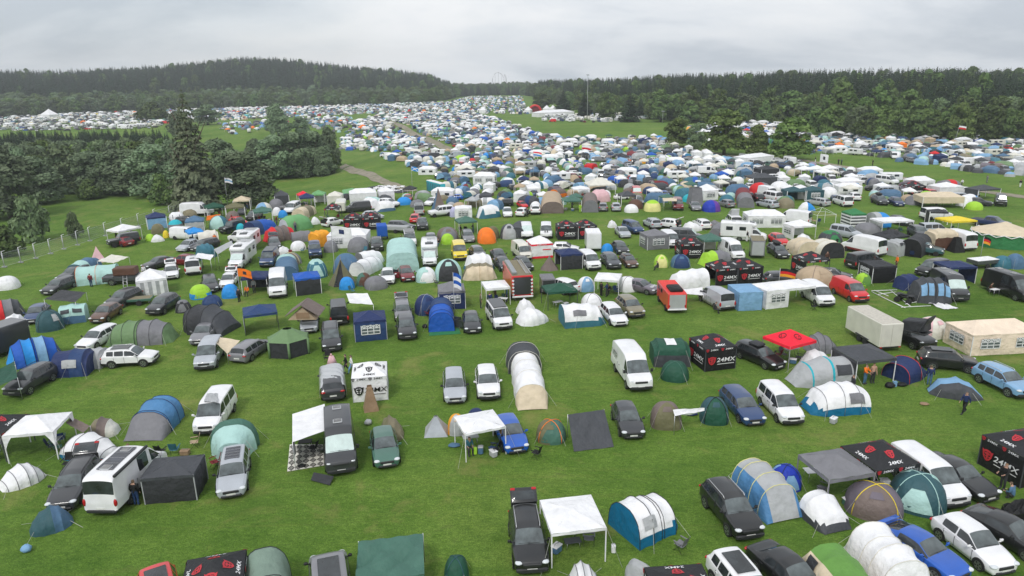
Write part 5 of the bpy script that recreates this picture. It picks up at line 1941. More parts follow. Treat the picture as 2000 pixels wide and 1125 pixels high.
sheet([(139, 814, 1.5), (176, 832, 1.3), (163, 846, 1.2), (128, 826, 1.5)], 'taupe', 'taupe tarp stretched between the white gazebo and a small tent', legs=(1, 2), sag=.15)
t = V('hiroof', 199, 1006, 250, 880, 'white', 'white camper van seen from behind, a man standing in its side door', rear=True, opts='bus hatches awncase solar', noun='the white camper van')
G(283, 986, 386, 977, 2.4, 'dark grey', 'dark grey gazebo with closed walls beside the white camper van', walls='FLRB', wcol='charcoal', H=1.75, pk=.45, legs='light grey', val=.18, sag=.06)
chair(316, 890, 80, 'black', 'black folding chair behind the dark grey closed gazebo')
chair(343, 886, 95, 'teal', 'teal folding chair behind the dark grey closed gazebo')
chair(381, 873, 200, 'beige', 'beige folding chair by itself near the white people carrier')
lump(362, 888, (.6, .4, .3), 'tan', 'tan cardboard box between the teal and beige chairs', 'cardboard_box', 'box', 'matte', hard=True)
V('estate', 452, 971, 456, 879, 'silver', 'silver estate car with a solar panel on its roof', opts='solar', noun='silver estate car with solar roof')
loft_tent(gp(454, 905), gp(463, 862), 2.9, 2.15, [(0, .62, .70), (.26, .72, .82), (.5, 1.0, .95), (.72, 1.1, 1), (1, .7, .02)], ['mint', 'mint', 'bottle green', 'bottle green'], 'mint and bottle green tailgate tent behind the silver estate car', name='tailgate_tent')
T('pop', 143, 1014, 58, 1042, 1.9, 1.2, ['steel blue', 'steel blue', 'steel blue', 'dark teal', 'dark teal', 'dark teal'], 'small steel blue pop-up tent in front of the black estate car', name='pop_up_tent')
V('suv', 330, 1252, 303, 1116, 'red', 'red car cut off by the picture edge, only its roof showing', opts='sunroof')
G(366, 1094, 481, 1073, 3, 'charcoal', 'black printed gazebo beside the grey green tunnel tent', z=2.05, back=True, logo='mxblack', legs='dark grey', walls='B', wcol='black')
T('arch', 523, 1140, 536, 1265, 2.3, 2.1, ['grey green'], 'grey green tunnel tent between a black printed gazebo and the grey bus', poles='charcoal')
V('van', 655, 1235, 636, 1046, 'grey', 'grey camper bus with a dark roof panel beside the green tarp', rear=True, opts='bus sunroof', noun='the grey camper bus')
sheet([(700, 1058, 1.7), (826, 1042, 1.7), (829, 1122, 1.4), (694, 1136, 1.2)], 'bottle green', 'crumpled bottle green tarp pitched between the grey bus and a small teal tent', legs=(0, 1), drop=((3, 2, .9), (0, 3, .8)), rough=.16, noun='bottle green tarp')
t = D(866, 1140, 915, 1140, 1.25, ['dark green'], 'plain', 'small dark green dome tent with a white badge, alone by the picture edge', poles='dark teal', asp=1.3)
link('badge', MB().add([(-.12, -.62, .62), (.12, -.62, .62), (.12, -.50, .86), (-.12, -.50, .86)], [(0, 1, 2, 3)]).mesh('badge', False), WHITEP, t)
V('suv', 1040, 1121, 1027, 1001, 'black', 'black off-road estate with its tailgate up next to the white gazebo', opts='tailup rails', noun='the black car with raised tailgate')
G(1077, 1110, 1183, 1097, 3, 'white', 'clean white gazebo with splayed legs between a black car and a blue tent', pk=.28, val=.16)
chair(1150, 1062, -95, 'grey', 'grey folding chair under the clean white gazebo')
table(1118, 1068, 10, 'dark grey', 'low dark table under the clean white gazebo', .9, .5, .4)
lump(1198, 1079, (.22, .22, .42), 'white', 'white water canister beside the gazebo leg', 'water_canister', 'canister', 'plastic', hard=True)
T([(0, 1, .96), (.30, 1, 1.0), (.50, .93, .90), (.56, .92, .88), (.80, .95, .82), (1, .55, .03)], 1218, 1049, 1306, 1013, 2.75, 2.0, ['white', 'white', 'white', 'white', 'white'], 'white and blue tunnel tent with a blue front and a triangular window', low=(.36, 'petrol'), ends=('petrol', None), poles='charcoal', wins=[(.13, .40, 10.2, 12.2, 'light grey')], noun='the white and blue tunnel tent')
T('pop', 1110, 1150, 1172, 1146, 2.1, 1.25, ['white'], 'white pop-up tent below the clean white gazebo', poles='grey', name='pop_up_tent')
G(1258, 1108, 1370, 1101, 2.6, 'charcoal', 'sagging black printed gazebo at the lower picture edge', z=1.75, back=True, pk=.35, logo='mxblack', H=1.75, legs='dark grey')
T('pop', 1236, 1150, 1270, 1128, 1.8, 1.3, ['light grey'], 'light grey tent beside the sagging black printed gazebo', name='pop_up_tent')
V('suv', 1502, 1230, 1436, 1093, 'white', 'white car with a black glass roof at the lower picture edge', opts='sunroof', noun='white car with glass roof')
V('suv', 1466, 1054, 1411, 945, 'black', 'black compact off-road car with chrome roof rails beside a blue tunnel tent', opts='rails', noun='black car with chrome roof rails')
T([(0, .98, .04), (.20, 1, .88), (.42, 1, 1), (.70, 1, 1), (.86, .95, .90), (1, .55, .02)], 1536, 1018, 1448, 938, 2.55, 2.05, ['mid blue'], 'long blue tunnel tent with a grey roof beside the black car', flat=(4, 'light grey'), ends=('mid blue', None), poles='pale yellow', noun='the long blue tunnel tent')
D(1510, 955, 1567, 953, 1.35, ['royal blue', 'light blue'], 'back', 'small royal blue dome tent behind the long blue tunnel tent', poles='navy')
T([(0, .78, .04), (.18, .95, .55), (.55, 1, 1), (.78, .92, .92), (1, .6, .05)], 1638, 1040, 1574, 985, 2.2, 1.45, ['white'], 'white tent with grey flanks between the blue tunnel and the yellow piped dome', low=(.30, 'dark grey'))
D(1648, 995, 1766, 1018, 1.65, ['purple grey', 'taupe'], 'quad', 'purple grey dome tent with bright yellow piping', poles='yellow', asp=.85, noun='the yellow piped dome')
D(1730, 978, 1848, 1010, 1.95, ['dark teal', 'mint'], 'back', 'dark teal dome tent with a pale roof panel and pale hem', poles='mint', asp=.9, noun='the dark teal dome')
G(1620, 939, 1709, 925, 2.9, 'grey', 'plain grey gazebo standing against the black printed gazebo', z=2.0, legs='grey', pk=.6)
G(1711, 922, 1798, 907, 3, 'charcoal', 'black printed gazebo between the plain grey gazebo and the white delivery van', z=2.0, logo='mxblack', legs='dark grey', pk=.9)
table(1587, 938, 5, 'white', 'white folding table beside the plain grey gazebo', 1.1, .7, .7)
lump(1727, 952, (.5, .45, .5), 'white', 'white box on the grass under the black printed gazebo', 'storage_box', 'box', 'plastic', hard=True)
V('van', 1871, 992, 1780, 873, 'white', 'white delivery van beside the black printed gazebo and a black saloon', noun='the white delivery van')
V('sedan', 1936, 979, 1846, 890, 'black', 'black saloon with a chrome grille next to the white delivery van', noun='the black saloon')
G(1991, 955, 2086, 938, 3, 'charcoal', 'black printed gazebo with closed walls behind the black saloon', logo='mxblack', walls='FL', wcol='black', legs='dark grey', pk=.8)
person(1957, 955, 'arms', 200, 'black', 'charcoal', (.2, .12, .06), 'person in black leaning at the closed black gazebo')
person(1977, 975, 'crouch', 120, 'steel blue', 'charcoal', (.12, .08, .05), 'person in a grey blue jacket crouching by the black saloon')
sheet([(1958, 985, .9), (2010, 970, 1.0), (2030, 1003, .7), (1962, 1006, .4)], 'black', 'crumpled black tarp beside the black coupe', rough=.22, drop=((3, 2, .5), (0, 3, .5)))
V('hatch', 1964, 1121, 1876, 1012, 'white', 'white hatchback between a bright blue coupe and a black coupe', noun='the white hatchback')
V('coupe', 1880, 1136, 1786, 1038, 'blue', 'bright blue coupe with a rear wing beside the white hatchback', opts='spoiler', noun='the bright blue coupe')
V('coupe', 2058, 1098, 1950, 1003, 'black', 'black coupe cut by the picture edge next to the white hatchback')
T([(0, .9, .05), (.15, 1, .92), (.40, 1, 1), (.60, .95, .92), (.85, 1, .98), (1, .8, .03)], 1782, 1176, 1682, 1066, 2.5, 1.95, ['white'], 'long white tunnel tent between the green roofed tent and the bright blue coupe', poles='off-white', wins=[(.60, .80, 10.3, 12.4, 'light grey')], noun='the long white tunnel tent')
T([(0, .95, .9), (.4, 1, 1), (.7, .98, .98), (1, .8, .03)], 1676, 1198, 1582, 1094, 2.6, 1.9, ['cream'], 'cream tent with a green roof next to the long white tunnel tent', flat=(4, 'grass green'), wins=[(.50, .66, 2.0, 3.6, 'charcoal')], noun='the green roofed tent')
V('sedan', 1612, 1195, 1530, 1083, 'black', 'black saloon in front of the green roofed cream tent')
V('hiroof', 668, 926, 657, 785, 'charcoal', 'dark grey camper van with a white awning and a patterned rug', opts='bus hatches shade', mir='black', noun='the dark grey camper van')
sheet([(571, 864, 2.0), (638, 840, 2.25), (634, 789, 2.25), (571, 809, 2.0)], 'white', 'white awning rolled out from the dark grey camper van', legs=(0,), drop=((3, 0, 1.7),), sag=.05, rough=.01, name='awning')
t = sheet([(561, 921, .03), (633, 909, .03), (631, 868, .03), (566, 868, .03)], 'off-white', 'black and white patterned rug under the awning', sag=0, rough=.0, name='rug', cat='rug')
rg = [gp(a, b, .05) - t.location for a, b in ((561, 921), (633, 909), (631, 868), (566, 868))]
m = MB()
rp = lambda u, v: (rg[0] * (1 - u) + rg[1] * u) * (1 - v) + (rg[3] * (1 - u) + rg[2] * u) * v + Vector((0, 0, .012))
for i in range(5):
 for j in range(5):
  for h, w_ in ((.095, .03), (.045, .02)):
   cu, cv = .1 + .2 * i, .1 + .2 * j
   q = [(cu - h, cv), (cu, cv - h), (cu + h, cv), (cu, cv + h)]
   q2 = [(cu - h + w_, cv), (cu, cv - h + w_), (cu + h - w_, cv), (cu, cv + h - w_)]
   m.add([rp(*a) for a in q + q2], [(k, (k + 1) % 4, 4 + (k + 1) % 4, 4 + k) for k in range(4)])
link('rug_pattern', m.mesh('pattern', False), mat('fabric', 'black'), t)
table(598, 880, 5, 'black', 'black table standing on the patterned rug', .9, .6, .7)
chair(612, 884, 170, 'black', 'black folding chair on the patterned rug')
lump(590, 912, (.55, .4, .2), 'black', 'black bag at the edge of the patterned rug', 'bag', 'bag')
sheet([(607, 938, .06), (644, 948, .06), (652, 931, .30), (613, 923, .30)], 'charcoal', 'folding solar panel lying on the grass by the dark grey camper van', sag=0, rough=0, name='solar_panel', cat='solar panel', thick=.03)
V('hatch', 757, 912, 747, 837, 'bottle green', 'old dark green hatchback in front of a brown pop-up tent', noun='the dark green hatchback')
T('pop', 738, 853, 789, 850, 2.2, 1.5, ['olive', 'olive', 'olive', 'khaki', 'khaki', 'khaki'], 'olive brown pop-up tent behind the dark green hatchback', name='pop_up_tent')
pyramid(829, 850, 875, 848, 1.25, 'light grey', 'small silvery ridge tent alone on the grass near the white gazebo', sides=4, door='silver', name='ridge_tent', top=.12)
G(910, 903, 989, 887, 2.7, 'white', 'white gazebo over camping gear beside the blue hatchback', pk=.25, val=.14)
D(874, 848, 910, 847, 1.4, ['amber', 'light grey'], 'front', 'orange dome tent peeping out behind a white gazebo')
D(913, 835, 950, 832, 1.3, ['navy'], 'plain', 'navy dome tent mostly hidden behind a white gazebo')
lump(926, 887, (.4, .2, .45), 'lime', 'bright lime green bag under the white gazebo', 'bag', 'bag', hard=True)
lump(939, 886, (.35, .35, .5), 'steel blue', 'blue grey cool box under the white gazebo', 'cool_box', 'box', 'plastic', hard=True, lid='light grey')
lump(887, 872, (.9, .55, .22), 'steel blue', 'heap of blue canvas beside the white gazebo leg', 'canvas_heap', 'canvas')
person(916, 884, 'sit', -70, 'teal', 'charcoal', (.1, .07, .05), 'person in teal sitting under the white gazebo', z=0)
V('hatch', 1011, 884, 989, 812, 'blue', 'blue hatchback parked against the white gazebo', noun='the blue hatchback')
t = D(1046, 860, 1105, 863, 1.35, ['olive', 'bottle green'], 'half', 'olive dome tent with orange trim beside the black lean-to tarp', poles='orange')
sheet([(1109, 810, 1.75), (1180, 800, 1.75), (1199, 873, .03), (1121, 882, .03)], 'dark grey', 'black lean-to tarp sloping to the ground next to an olive tent', legs=(0, 1), sag=.06, noun='the black lean-to tarp')
V('hatch', 1238, 856, 1219, 785, 'charcoal', 'black hatchback between the lean-to tarp and an olive bivvy', noun='black hatchback by the bivvy')
D(1271, 833, 1332, 835, 1.75, ['taupe', 'olive'], 'front', 'olive brown fishing bivvy joined to a white strip of tarp', name='bivvy_tent', noun='the olive bivvy', pw=.6, asp=.9)
sheet([(1314, 800, 1.75), (1376, 797, 1.6), (1376, 803, 1.4), (1318, 812, 1.5)], 'white', 'narrow white tarp stretched between two bivvies', legs=(3,), sag=.25)
D(1368, 824, 1424, 826, 1.75, ['dark teal', 'dark green'], 'quad', 'dark green bivvy dome beside the dark blue estate car', name='bivvy_tent', poles='black', pw=.7)
lump(1350, 810, (1.0, .6, .2), 'navy', 'navy folded mat between the two bivvies', 'folded_mat', 'mat')
V('estate', 1476, 830, 1432, 754, 'dark blue', 'dark blue estate car beside a white minivan', noun='the dark blue estate')
V('mpv', 1550, 829, 1503, 742, 'white', 'white minivan with dark rear windows beside a white and blue tent', noun='the white minivan')
T([(0, .6, .03), (.22, .95, .78), (.52, 1, 1), (.80, 1, .96), (1, .9, .72)], 1571, 800, 1680, 792, 2.9, 2.0, ['white'], 'white tunnel tent with a petrol blue skirt beside the white minivan', low=(.30, 'petrol'), poles='grey', wins=[(.62, .88, 1.6, 3.9, 'grey'), (.62, .88, 10.1, 12.4, 'grey')], ends=(None, 'petrol'), noun='tent with the petrol skirt')
T([(0, .6, .03), (.24, .95, .80), (.27, .95, .82), (.58, 1, 1), (.62, 1, 1), (.95, .95, .95), (1, .9, .9)], 1542, 748, 1652, 738, 2.8, 1.95, ['light grey', 'turquoise', 'light grey', 'turquoise', 'light grey', 'turquoise'], 'pale grey tunnel tent with turquoise stripes beside the grey gazebo', wins=[(.66, .92, 1.6, 4.2, 'dark grey'), (.66, .92, 9.8, 12.4, 'dark grey')], noun='tent with turquoise stripes')
T('pop', 1563, 712, 1627, 712, 2.2, 1.35, ['white'], 'small white pop-up tent behind the tent with turquoise stripes', name='pop_up_tent')
G(1669, 753, 1745, 745, 3.3, 'dark grey', 'dark grey gazebo with a mesh side wall, people standing under it', walls='L', wcol='charcoal', pk=.55, noun='dark grey gazebo with people')
T([(0, .9, .8), (.4, 1, 1), (1, .7, .03)], 1748, 742, 1795, 722, 2.6, 1.7, ['navy'], 'navy blue tent behind the dark grey gazebo with people', poles='salmon red')
person(1688, 750, 'arms', -60, 'orange', 'steel blue', (.15, .1, .06), 'person in an orange top under the dark grey gazebo')
person(1703, 748, 'stand', -90, 'brown', 'charcoal', (.12, .08, .05), 'bare-chested person in shorts under the dark grey gazebo', bare=True)
person(1663, 772, 'stand', 180, 'charcoal', 'black', (.12, .08, .05), 'person in dark clothes between the grey gazebo and a tent')
lump(1737, 757, (.8, .6, .45), 'black', 'black rubbish bag by the grey gazebo leg', 'rubbish_bag', 'bag')
lump(1761, 754, (.9, .5, .3), 'black', 'flat black bag in front of the navy tent', 'rubbish_bag', 'bag')
lump(1747, 755, (.3, .25, .4), 'light blue', 'pale blue canister among the black bags', 'water_canister', 'canister', 'plastic', hard=True)
T([(0, .5, .04), (.18, .9, .75), (.5, 1, 1), (.75, .9, .72), (1, .5, .03)], 1812, 764, 1918, 776, 2.3, 1.35, ['dark grey'], 'grey tent with a pale blue roof on the open grass', flat=(5, 'light blue'), noun='grey tent on the open grass')
person(1882, 808, 'walk', 200, 'navy', 'black', (.15, .1, .07), 'person in a navy jacket walking across the open grass')
lump(1805, 790, (.7, .5, .15), 'tan', 'crumpled brown litter on the open grass', 'litter_heap', 'litter')
V('suv', 2006, 777, 1937, 711, 'light blue', 'light blue compact off-road car at the picture edge', opts='rails', noun='light blue off-road car')
V('suv', 1908, 719, 1800, 714, 'black', 'black electric car standing sideways in front of the beige party tent', bz=0, opts='sunroof', noun='the black sideways car')
party(1894, 696, 2032, 689, 3.6, 'ecru', 'long beige party tent with arched windows', win='FL', noun='the beige party tent')
# box trailer, pickup with roof tent
p0, p1 = gp(1738, 689), gp(1668, 648)
d_ = (p1 - p0).normalized()
c_ = p0 + d_ * 2.75
t = thing('box_trailer', 'trailer', 'big white box trailer with twin axles beside a black pickup', (c_.x, c_.y, 0), math.atan2(d_.y, d_.x), 'the white box trailer')
m = mat('paint', 'off-white')
link('box_body', MB().rbox((0, 0, 1.62), (5.3, 2.1, 2.2), .05).mesh('b', False), m, t)
link('roof_sheet', MB().box((0, 0, 2.735), (5.1, 1.9, .03)).mesh('r', False), mat('matte', (.52, .49, .43)), t)
for s in (1, -1):
 link('rear_door', MB().box((-2.68, s * .5, 1.6), (.04, .97, 2.05)).mesh('d', False), m, t)
 for x in (-.55, .35):
  link('wheel', MB().cyl((x, s * .98, .33), .33, .22, 16).mesh('w', True, 40), TYRE, t)
 link('mudguard', MB().rbox((-.1, s * 1.02, .68), (2.0, .3, .10), .04).mesh('mg', False), DARKTRIM, t)
 link('taillight', MB().box((-2.7, s * .9, .5), (.05, .2, .1)).mesh('tl', False), LAMPR, t)
link('chassis', MB().box((0, 0, .48), (5.3, 1.7, .12)).mesh('c', False), DARKTRIM, t)
link('drawbar', MB().tube([(2.6, 0, .5), (4.0, 0, .45)], .05, 6).mesh('db'), DARKTRIM, t)
V('pickup', 1814, 684, 1742, 618, 'black', 'black pickup carrying an opened roof tent behind the white box trailer', noun='the black pickup')
pk_ = gp(1790, 645, 2.0)
t = thing('roof_tent', 'tent', 'opened black hard-shell roof tent on the black pickup', (pk_.x, pk_.y, 0), math.atan2(-1, .75), 'the roof tent')
link('base', MB().rbox((0, 0, 1.95), (2.1, 1.4, .14), .04).mesh('b', False), DARKTRIM, t)
link('canvas', MB().rbox((-.05, 0, 2.5), (1.9, 1.3, 1.0), .08, Matrix.Rotation(rad(-10), 3, 'Y')).mesh('c', False), mat('fabric', 'charcoal'), t)
link('shell', MB().rbox((.75, 0, 2.75), (.16, 1.5, 1.7), .06, Matrix.Rotation(rad(24), 3, 'Y')).mesh('s', False), mat('plastic', 'charcoal'), t)
D(1806, 661, 1848, 653, 1.7, ['pink', 'off-white'], 'quad', 'pale pink dome tent behind the black pickup')
G(1539, 722, 1590, 708, 3, 'bright red', 'bright red gazebo with black faces printed on its roof', logo='faces', legs='grey', pk=.85, noun='the red gazebo')
T('pop', 1572, 684, 1632, 682, 2.4, 1.6, ['grey'], 'grey tunnel tent behind the red gazebo', poles='dark grey', ends=(None, 'dark grey'))
table(1545, 695, 20, 'light grey', 'light grey folding table under the red gazebo', 1.4, .6)
chair(1560, 706, 150, 'charcoal', 'charcoal folding chair under the red gazebo')
V('estate', 1524, 720, 1466, 670, 'black', 'black car with red and black luggage on its roof beside the red gazebo', opts='blackscoop', noun='black car with roof luggage')
G(1376, 727, 1436, 720, 3, 'charcoal', 'closed black printed gazebo standing alone by green tents', logo='mxblack', walls='FLRB', wcol='black', legs='dark grey', pk=.8, noun='the closed black gazebo')
T([(0, .96, .80), (.14, 1, .98), (.86, 1, .98), (1, .96, .80)], 1272, 706, 1342, 706, 2.7, 2.0, ['dark green'], 'dark green cabin tent with a white roof window', boxy=.7, low=(.28, 'dark grey'), wins=[(.36, .64, 5.6, 8.4, 'white')], name='cabin_tent', noun='the dark green cabin tent')
t = D(1288, 738, 1344, 745, 1.4, ['dark green'], 'plain', 'small dark green dome tent in front of the dark green cabin tent', poles='bottle green')
link('badge', MB().add([(-.14, -.66, .62), (.14, -.66, .62), (.14, -.52, .90), (-.14, -.52, .90)], [(0, 1, 2, 3)]).mesh('badge', False), WHITEP, t)
V('hiroof', 1253, 763, 1212, 655, 'white', 'tall white panel van with dark lettering on its flank', opts='lettered', noun='the tall white panel van')
T([(0, .9, .03), (.10, 1, .82), (.30, 1, 1), (.52, 1, 1), (.70, .95, .96), (.72, 1.15, .98), (.9, 1.2, 1.05), (1, 1.15, .92)], 1041, 801, 1020, 705, 2.5, 2.05, ['cream', 'white', 'white', 'white', 'dark grey', 'dark grey', 'dark grey'], 'long white tunnel tent with a dark grey porch at its far end', poles='off-white', low=(.14, 'cream'), noun='white tunnel with dark porch')
V('suv', 956, 781, 949, 713, 'white', 'white electric car with a dark front intake', noun='the white electric car')
V('estate', 890, 787, 886, 722, 'silver', 'silver hatchback beside the white electric car', noun='the silver hatchback')
G(690, 787, 759, 781, 3, 'white', 'closed white gazebo printed with black horned heads', logo='mxwhite', walls='FLRB', legs='light grey', pk=.7, noun='the closed white printed gazebo')
pyramid(711, 804, 740, 800, 1.95, 'tan', 'narrow camouflage toilet tent in front of the closed white printed gazebo', sides=4, name='toilet_tent', top=.3)
# car under a silver cover
cvt = V('suv', 652, 783, 648, 737, 'charcoal', 'car wrapped in a crinkled silver cover behind the dark grey camper van', rear=True, noun='the silver wrapped car')
m = MB()
rr = random.Random(3)
m.grid(lambda u, v: ((u - .42) * 4.2, 1.02 * spow(math.cos(math.pi * v), .6) * (1 + .03 * math.sin(u * 21)), .35 + 1.42 * abs(math.sin(math.pi * v)) ** .45 * (1 - .22 * abs(u - .5) ** 2 * 4) + .05 * math.sin(u * 30 + v * 17)), 26, 18)
link('cover', m.mesh('cover', False), mat('metal', (.62, .63, .64)), cvt)
person(650, 727, 'walk', 175, 'pink', 'purple grey', (.8, .62, .66), 'person in a hooded pale pink poncho', hood='pink')
person(677, 728, 'walk', 190, 'black', 'charcoal', (.07, .05, .04), 'person in black with a bag walking past the white gazebo')
person(688, 730, 'walk', 185, 'white', 'light blue', (.1, .07, .05), 'person in a white patterned top behind the closed white gazebo')
pyramid(521, 701, 610, 690, 2.4, 'sage', 'green six-sided screen tent with dark mesh walls', sides=6, name='screen_tent', wallh=1.5, wallcol='charcoal', top=.22, noun='the green screen tent', dep=.85)
V('mpv', 649, 686, 644, 627, 'charcoal', 'black minivan with roof rails beside the navy gazebo', opts='rails darkrail', noun='black minivan with roof rails')
G(694, 669, 757, 663, 3, 'navy', 'closed navy gazebo with a white barred window', walls='FLRB', win='F', legs='light grey', wcol='dark blue', pk=.6, noun='the closed navy gazebo')
V('suv', 797, 663, 791, 613, 'charcoal', 'dark brown compact off-road car parked before a grey car with raised tailgate', noun='dark compact off-road car')
T([(0, 1, .93), (.10, 1, .98), (.4, 1, 1), (.75, 1, .97), (1, .7, .03)], 863, 648, 862, 608, 2.6, 2.15, ['blue', 'blue', 'dark blue', 'blue'], 'bright blue tunnel tent on a green groundsheet', ends=('blue', None), poles='navy', low=(.18, 'grey'), noun='the bright blue tunnel tent')
sheet([(838, 656, .02), (900, 652, .02), (896, 640, .02), (840, 644, .02)], 'green', 'green groundsheet in front of the bright blue tunnel tent', sag=0, rough=.0, name='groundsheet')
V('hatch', 924, 650, 918, 604, 'charcoal', 'old black hatchback with its driver door open', opts='dooropen', noun='the old black hatchback')
V('van', 985, 643, 967, 588, 'white', 'white people carrier with a black roof beside two white pop-up tents', opts='bus darkroof', noun='white carrier with black roof')
V('sedan', 604, 649, 603, 611, 'silver', 'silver car carrying a beige roof tent', noun='silver car with roof tent')
rt = gp(598, 616, 1.7)
t = thing('roof_tent', 'tent', 'beige roof tent with a brown awning unfolded on the silver car', (rt.x, rt.y, 0), rad(-90), 'the beige roof tent')
m_ = MB()
m_.add([(-1.1, -1.5, 1.6), (1.1, -1.5, 1.6), (1.1, 1.3, 1.6), (-1.1, 1.3, 1.6), (-1.1, 0, 2.9), (1.1, 0, 2.9)], [(0, 1, 5, 4), (2, 3, 4, 5), (0, 4, 3), (1, 2, 5), (0, 3, 2, 1)])
link('canvas', m_.mesh('c', False), mat('fabric', 'beige'), t)
for s in (1, -1):
 link('awning', MB().rbox((0.1, s * .85, 2.62), (2.6, 2.0, .06), .02, Matrix.Rotation(rad(s * -34), 3, 'X')).mesh('a', False), mat('fabric', 'taupe'), t)
link('window', MB().box((1.12, 0, 2.05), (.05, 1.3, .6)).mesh('w', False), mat('fabric', 'tan'), t)
G(480, 656, 546, 647, 3, 'dark blue', 'dark blue gazebo with a silver side sheet beside the green screen tent', legs='charcoal', walls='L', wcol='silver', pk=.6, noun='dark blue gazebo')
V('van', 664, 634, 656, 560, 'black', 'black van seen from behind with a white awning at its side', rear=True, opts='bus darkroof', noun='the black van')
sheet([(676, 573, 2.1), (718, 573, 2.1), (729, 595, 2.0), (683, 592, 2.1)], 'white', 'white awning sheet beside the black van', legs=(2,), sag=.08, name='awning')
V('estate', 789, 628, 783, 577, 'grey', 'grey estate car with its tailgate up behind the dark compact car', opts='tailup', noun='grey car with raised tailgate')
V('sedan', 386, 673, 393, 640, 'grey', 'grey car under a large dark roof tent', noun='grey car under a roof tent')
loft_tent(gp(372, 642), gp(452, 648), 3.6, 2.7, [(0, .55, .75), (.2, .95, .95), (.55, 1, 1), (.8, 1, .75), (1, .95, .25)], ['charcoal', 'charcoal', 'dark grey', 'dark grey'], 'huge charcoal roof tent awning over a grey car', name='roof_tent', noun='charcoal roof tent', poles='black')
V('mpv', 399, 722, 416, 654, 'silver', 'silver minivan holding up a cream tarp', sc=1.04, noun='the silver minivan')
sheet([(421, 657, 1.85), (469, 665, 1.5), (444, 691, 1.0), (424, 672, 1.7)], 'cream', 'cream tarp tied between the silver minivan and a grey car', sag=.1, legs=(2,))
V('estate', 463, 708, 491, 664, 'grey', 'grey shooting brake seen from behind by the cream tarp', rear=True, noun='grey shooting brake')
T('family', 214, 668, 345, 662, 3.2, 2.05, ['sage', 'sage', 'sage', 'sage', 'grey', 'grey', 'sage'], 'big green tunnel tent with a grey stripe', poles='charcoal', noun='the big green tunnel tent')
V('estate', 160, 684, 191, 643, 'white', 'white estate car beside the big green tunnel tent', noun='the white estate car')
V('suv', 307, 704, 205, 714, 'white', 'white off-road car standing sideways, a grey tent joined to its boot', bz=0, opts='sunroof rails', noun='the white sideways car')
T('boot', 180, 712, 210, 712, 2.2, 1.6, ['light grey'], 'grey boot tent joined to the white sideways car', name='tailgate_tent')
T('boot', 117, 727, 184, 722, 3.0, 2.0, ['navy', 'dark blue', 'navy'], 'navy dome tent with a grey door beside the grey boot tent', low=(.1, 'light grey'), wins=[(.30, .72, 10.6, 12.6, 'light grey'), (.30, .72, 1.4, 3.4, 'light grey')], noun='navy tent with grey door')
T('family', 14, 716, 124, 692, 3.3, 2.15, ['sky blue', 'blue', 'sky blue', 'blue', 'light blue', 'blue', 'dark blue'], 'big blue tunnel tent with pale blue bands', poles='navy', noun='the big blue tunnel tent')
t = thing('livestock_trailer', 'trailer', 'dark closed trailer behind the big blue tunnel tent', gp(8, 690), rad(70), 'the dark trailer')
link('box_body', MB().rbox((0, 0, 1.6), (4.2, 2.2, 2.3), .06).mesh('b', False), mat('paint', 'charcoal'), t)
link('roof_sheet', MB().rbox((0, 0, 2.78), (4.1, 2.1, .06), .02).mesh('r', False), mat('paint', 'dark grey'), t)
for s in (1, -1):
 link('wheel', MB().cyl((0, s * 1.0, .34), .34, .22, 14).mesh('w', True, 40), TYRE, t)
V('suv', 24, 774, 68, 716, 'charcoal', 'black off-road car in front of the big blue tunnel tent', opts='rails darkrail', noun='black off-road car')
sheet([(-30, 735, 2.2), (28, 706, 2.1), (34, 738, 1.9), (-20, 762, 1.9)], 'dark green', 'dark green awning at the picture edge by the black off-road car', legs=(1, 2), sag=.1)
T([(0, .95, .03), (.30, 1, .82), (.33, 1, .85), (.62, 1, 1), (.85, .92, .9), (1, .7, .05)], 278, 862, 334, 806, 2.9, 1.95, ['grey', 'mid blue', 'mid blue', 'mid blue', 'steel blue'], 'blue tunnel tent with a grey sloping front on the open grass', poles='navy', noun='blue tent with grey front')
V('van', 402, 849, 434, 752, 'white', 'white people carrier with a grey cloth on its roof', opts='bus', noun='the white people carrier')
sheet([(398, 784, 2.02), (425, 786, 2.04), (425, 768, 2.06), (405, 768, 2.05)], 'light grey', 'crumpled grey cloth on the roof of the white people carrier', sag=-.12, rough=.06, name='cloth')
T('pop', 58, 634, -2, 642, 2.1, 1.4, ['white'], 'white pop-up tent beside the red and grey tunnel', name='pop_up_tent')
T('tunnel', -20, 622, 50, 610, 3, 1.8, ['red', 'red', 'grey', 'dark grey', 'dark grey'], 'red and grey tunnel tent cut by the picture edge', poles='charcoal')
V('hatch', 62, 631, 80, 590, 'dark blue', 'blue hatchback under a black canopy', noun='the blue hatchback under the canopy')
D(70, 649, 127, 640, 2.0, ['dark teal'], 'plain', 'dark teal dome tent beside the mint cabin tent', poles='charcoal', window='light grey')
T([(0, .92, .9), (.5, 1, 1), (1, .92, .9)], 122, 629, 172, 623, 2.4, 1.9, ['mint'], 'mint cabin tent with two dark windows', low=(.3, 'steel blue'), boxy=.4, wins=[(.08, .42, 10.2, 12, 'dark grey'), (.55, .9, 10.2, 12, 'dark grey'), (.08, .42, 2, 3.8, 'dark grey'), (.55, .9, 2, 3.8, 'dark grey')], name='cabin_tent', noun='the mint cabin tent')
V('hatch', 188, 630, 214, 592, 'brown', 'brown hatchback next to the mint cabin tent', noun='the brown hatchback')
sheet([(86, 585, 2.2), (147, 590, 2.1), (168, 571, 2.2), (120, 566, 2.2)], 'charcoal', 'black canopy over the blue hatchback', legs=(0, 1, 2), sag=.1, name='canopy_sheet')
V('suv', 216, 602, 245, 566, 'charcoal', 'dark off-road car behind the brown hatchback')
V('suv', 298, 615, 325, 575, 'charcoal', 'black car beside a low green trailer', noun='black car by the trailer')
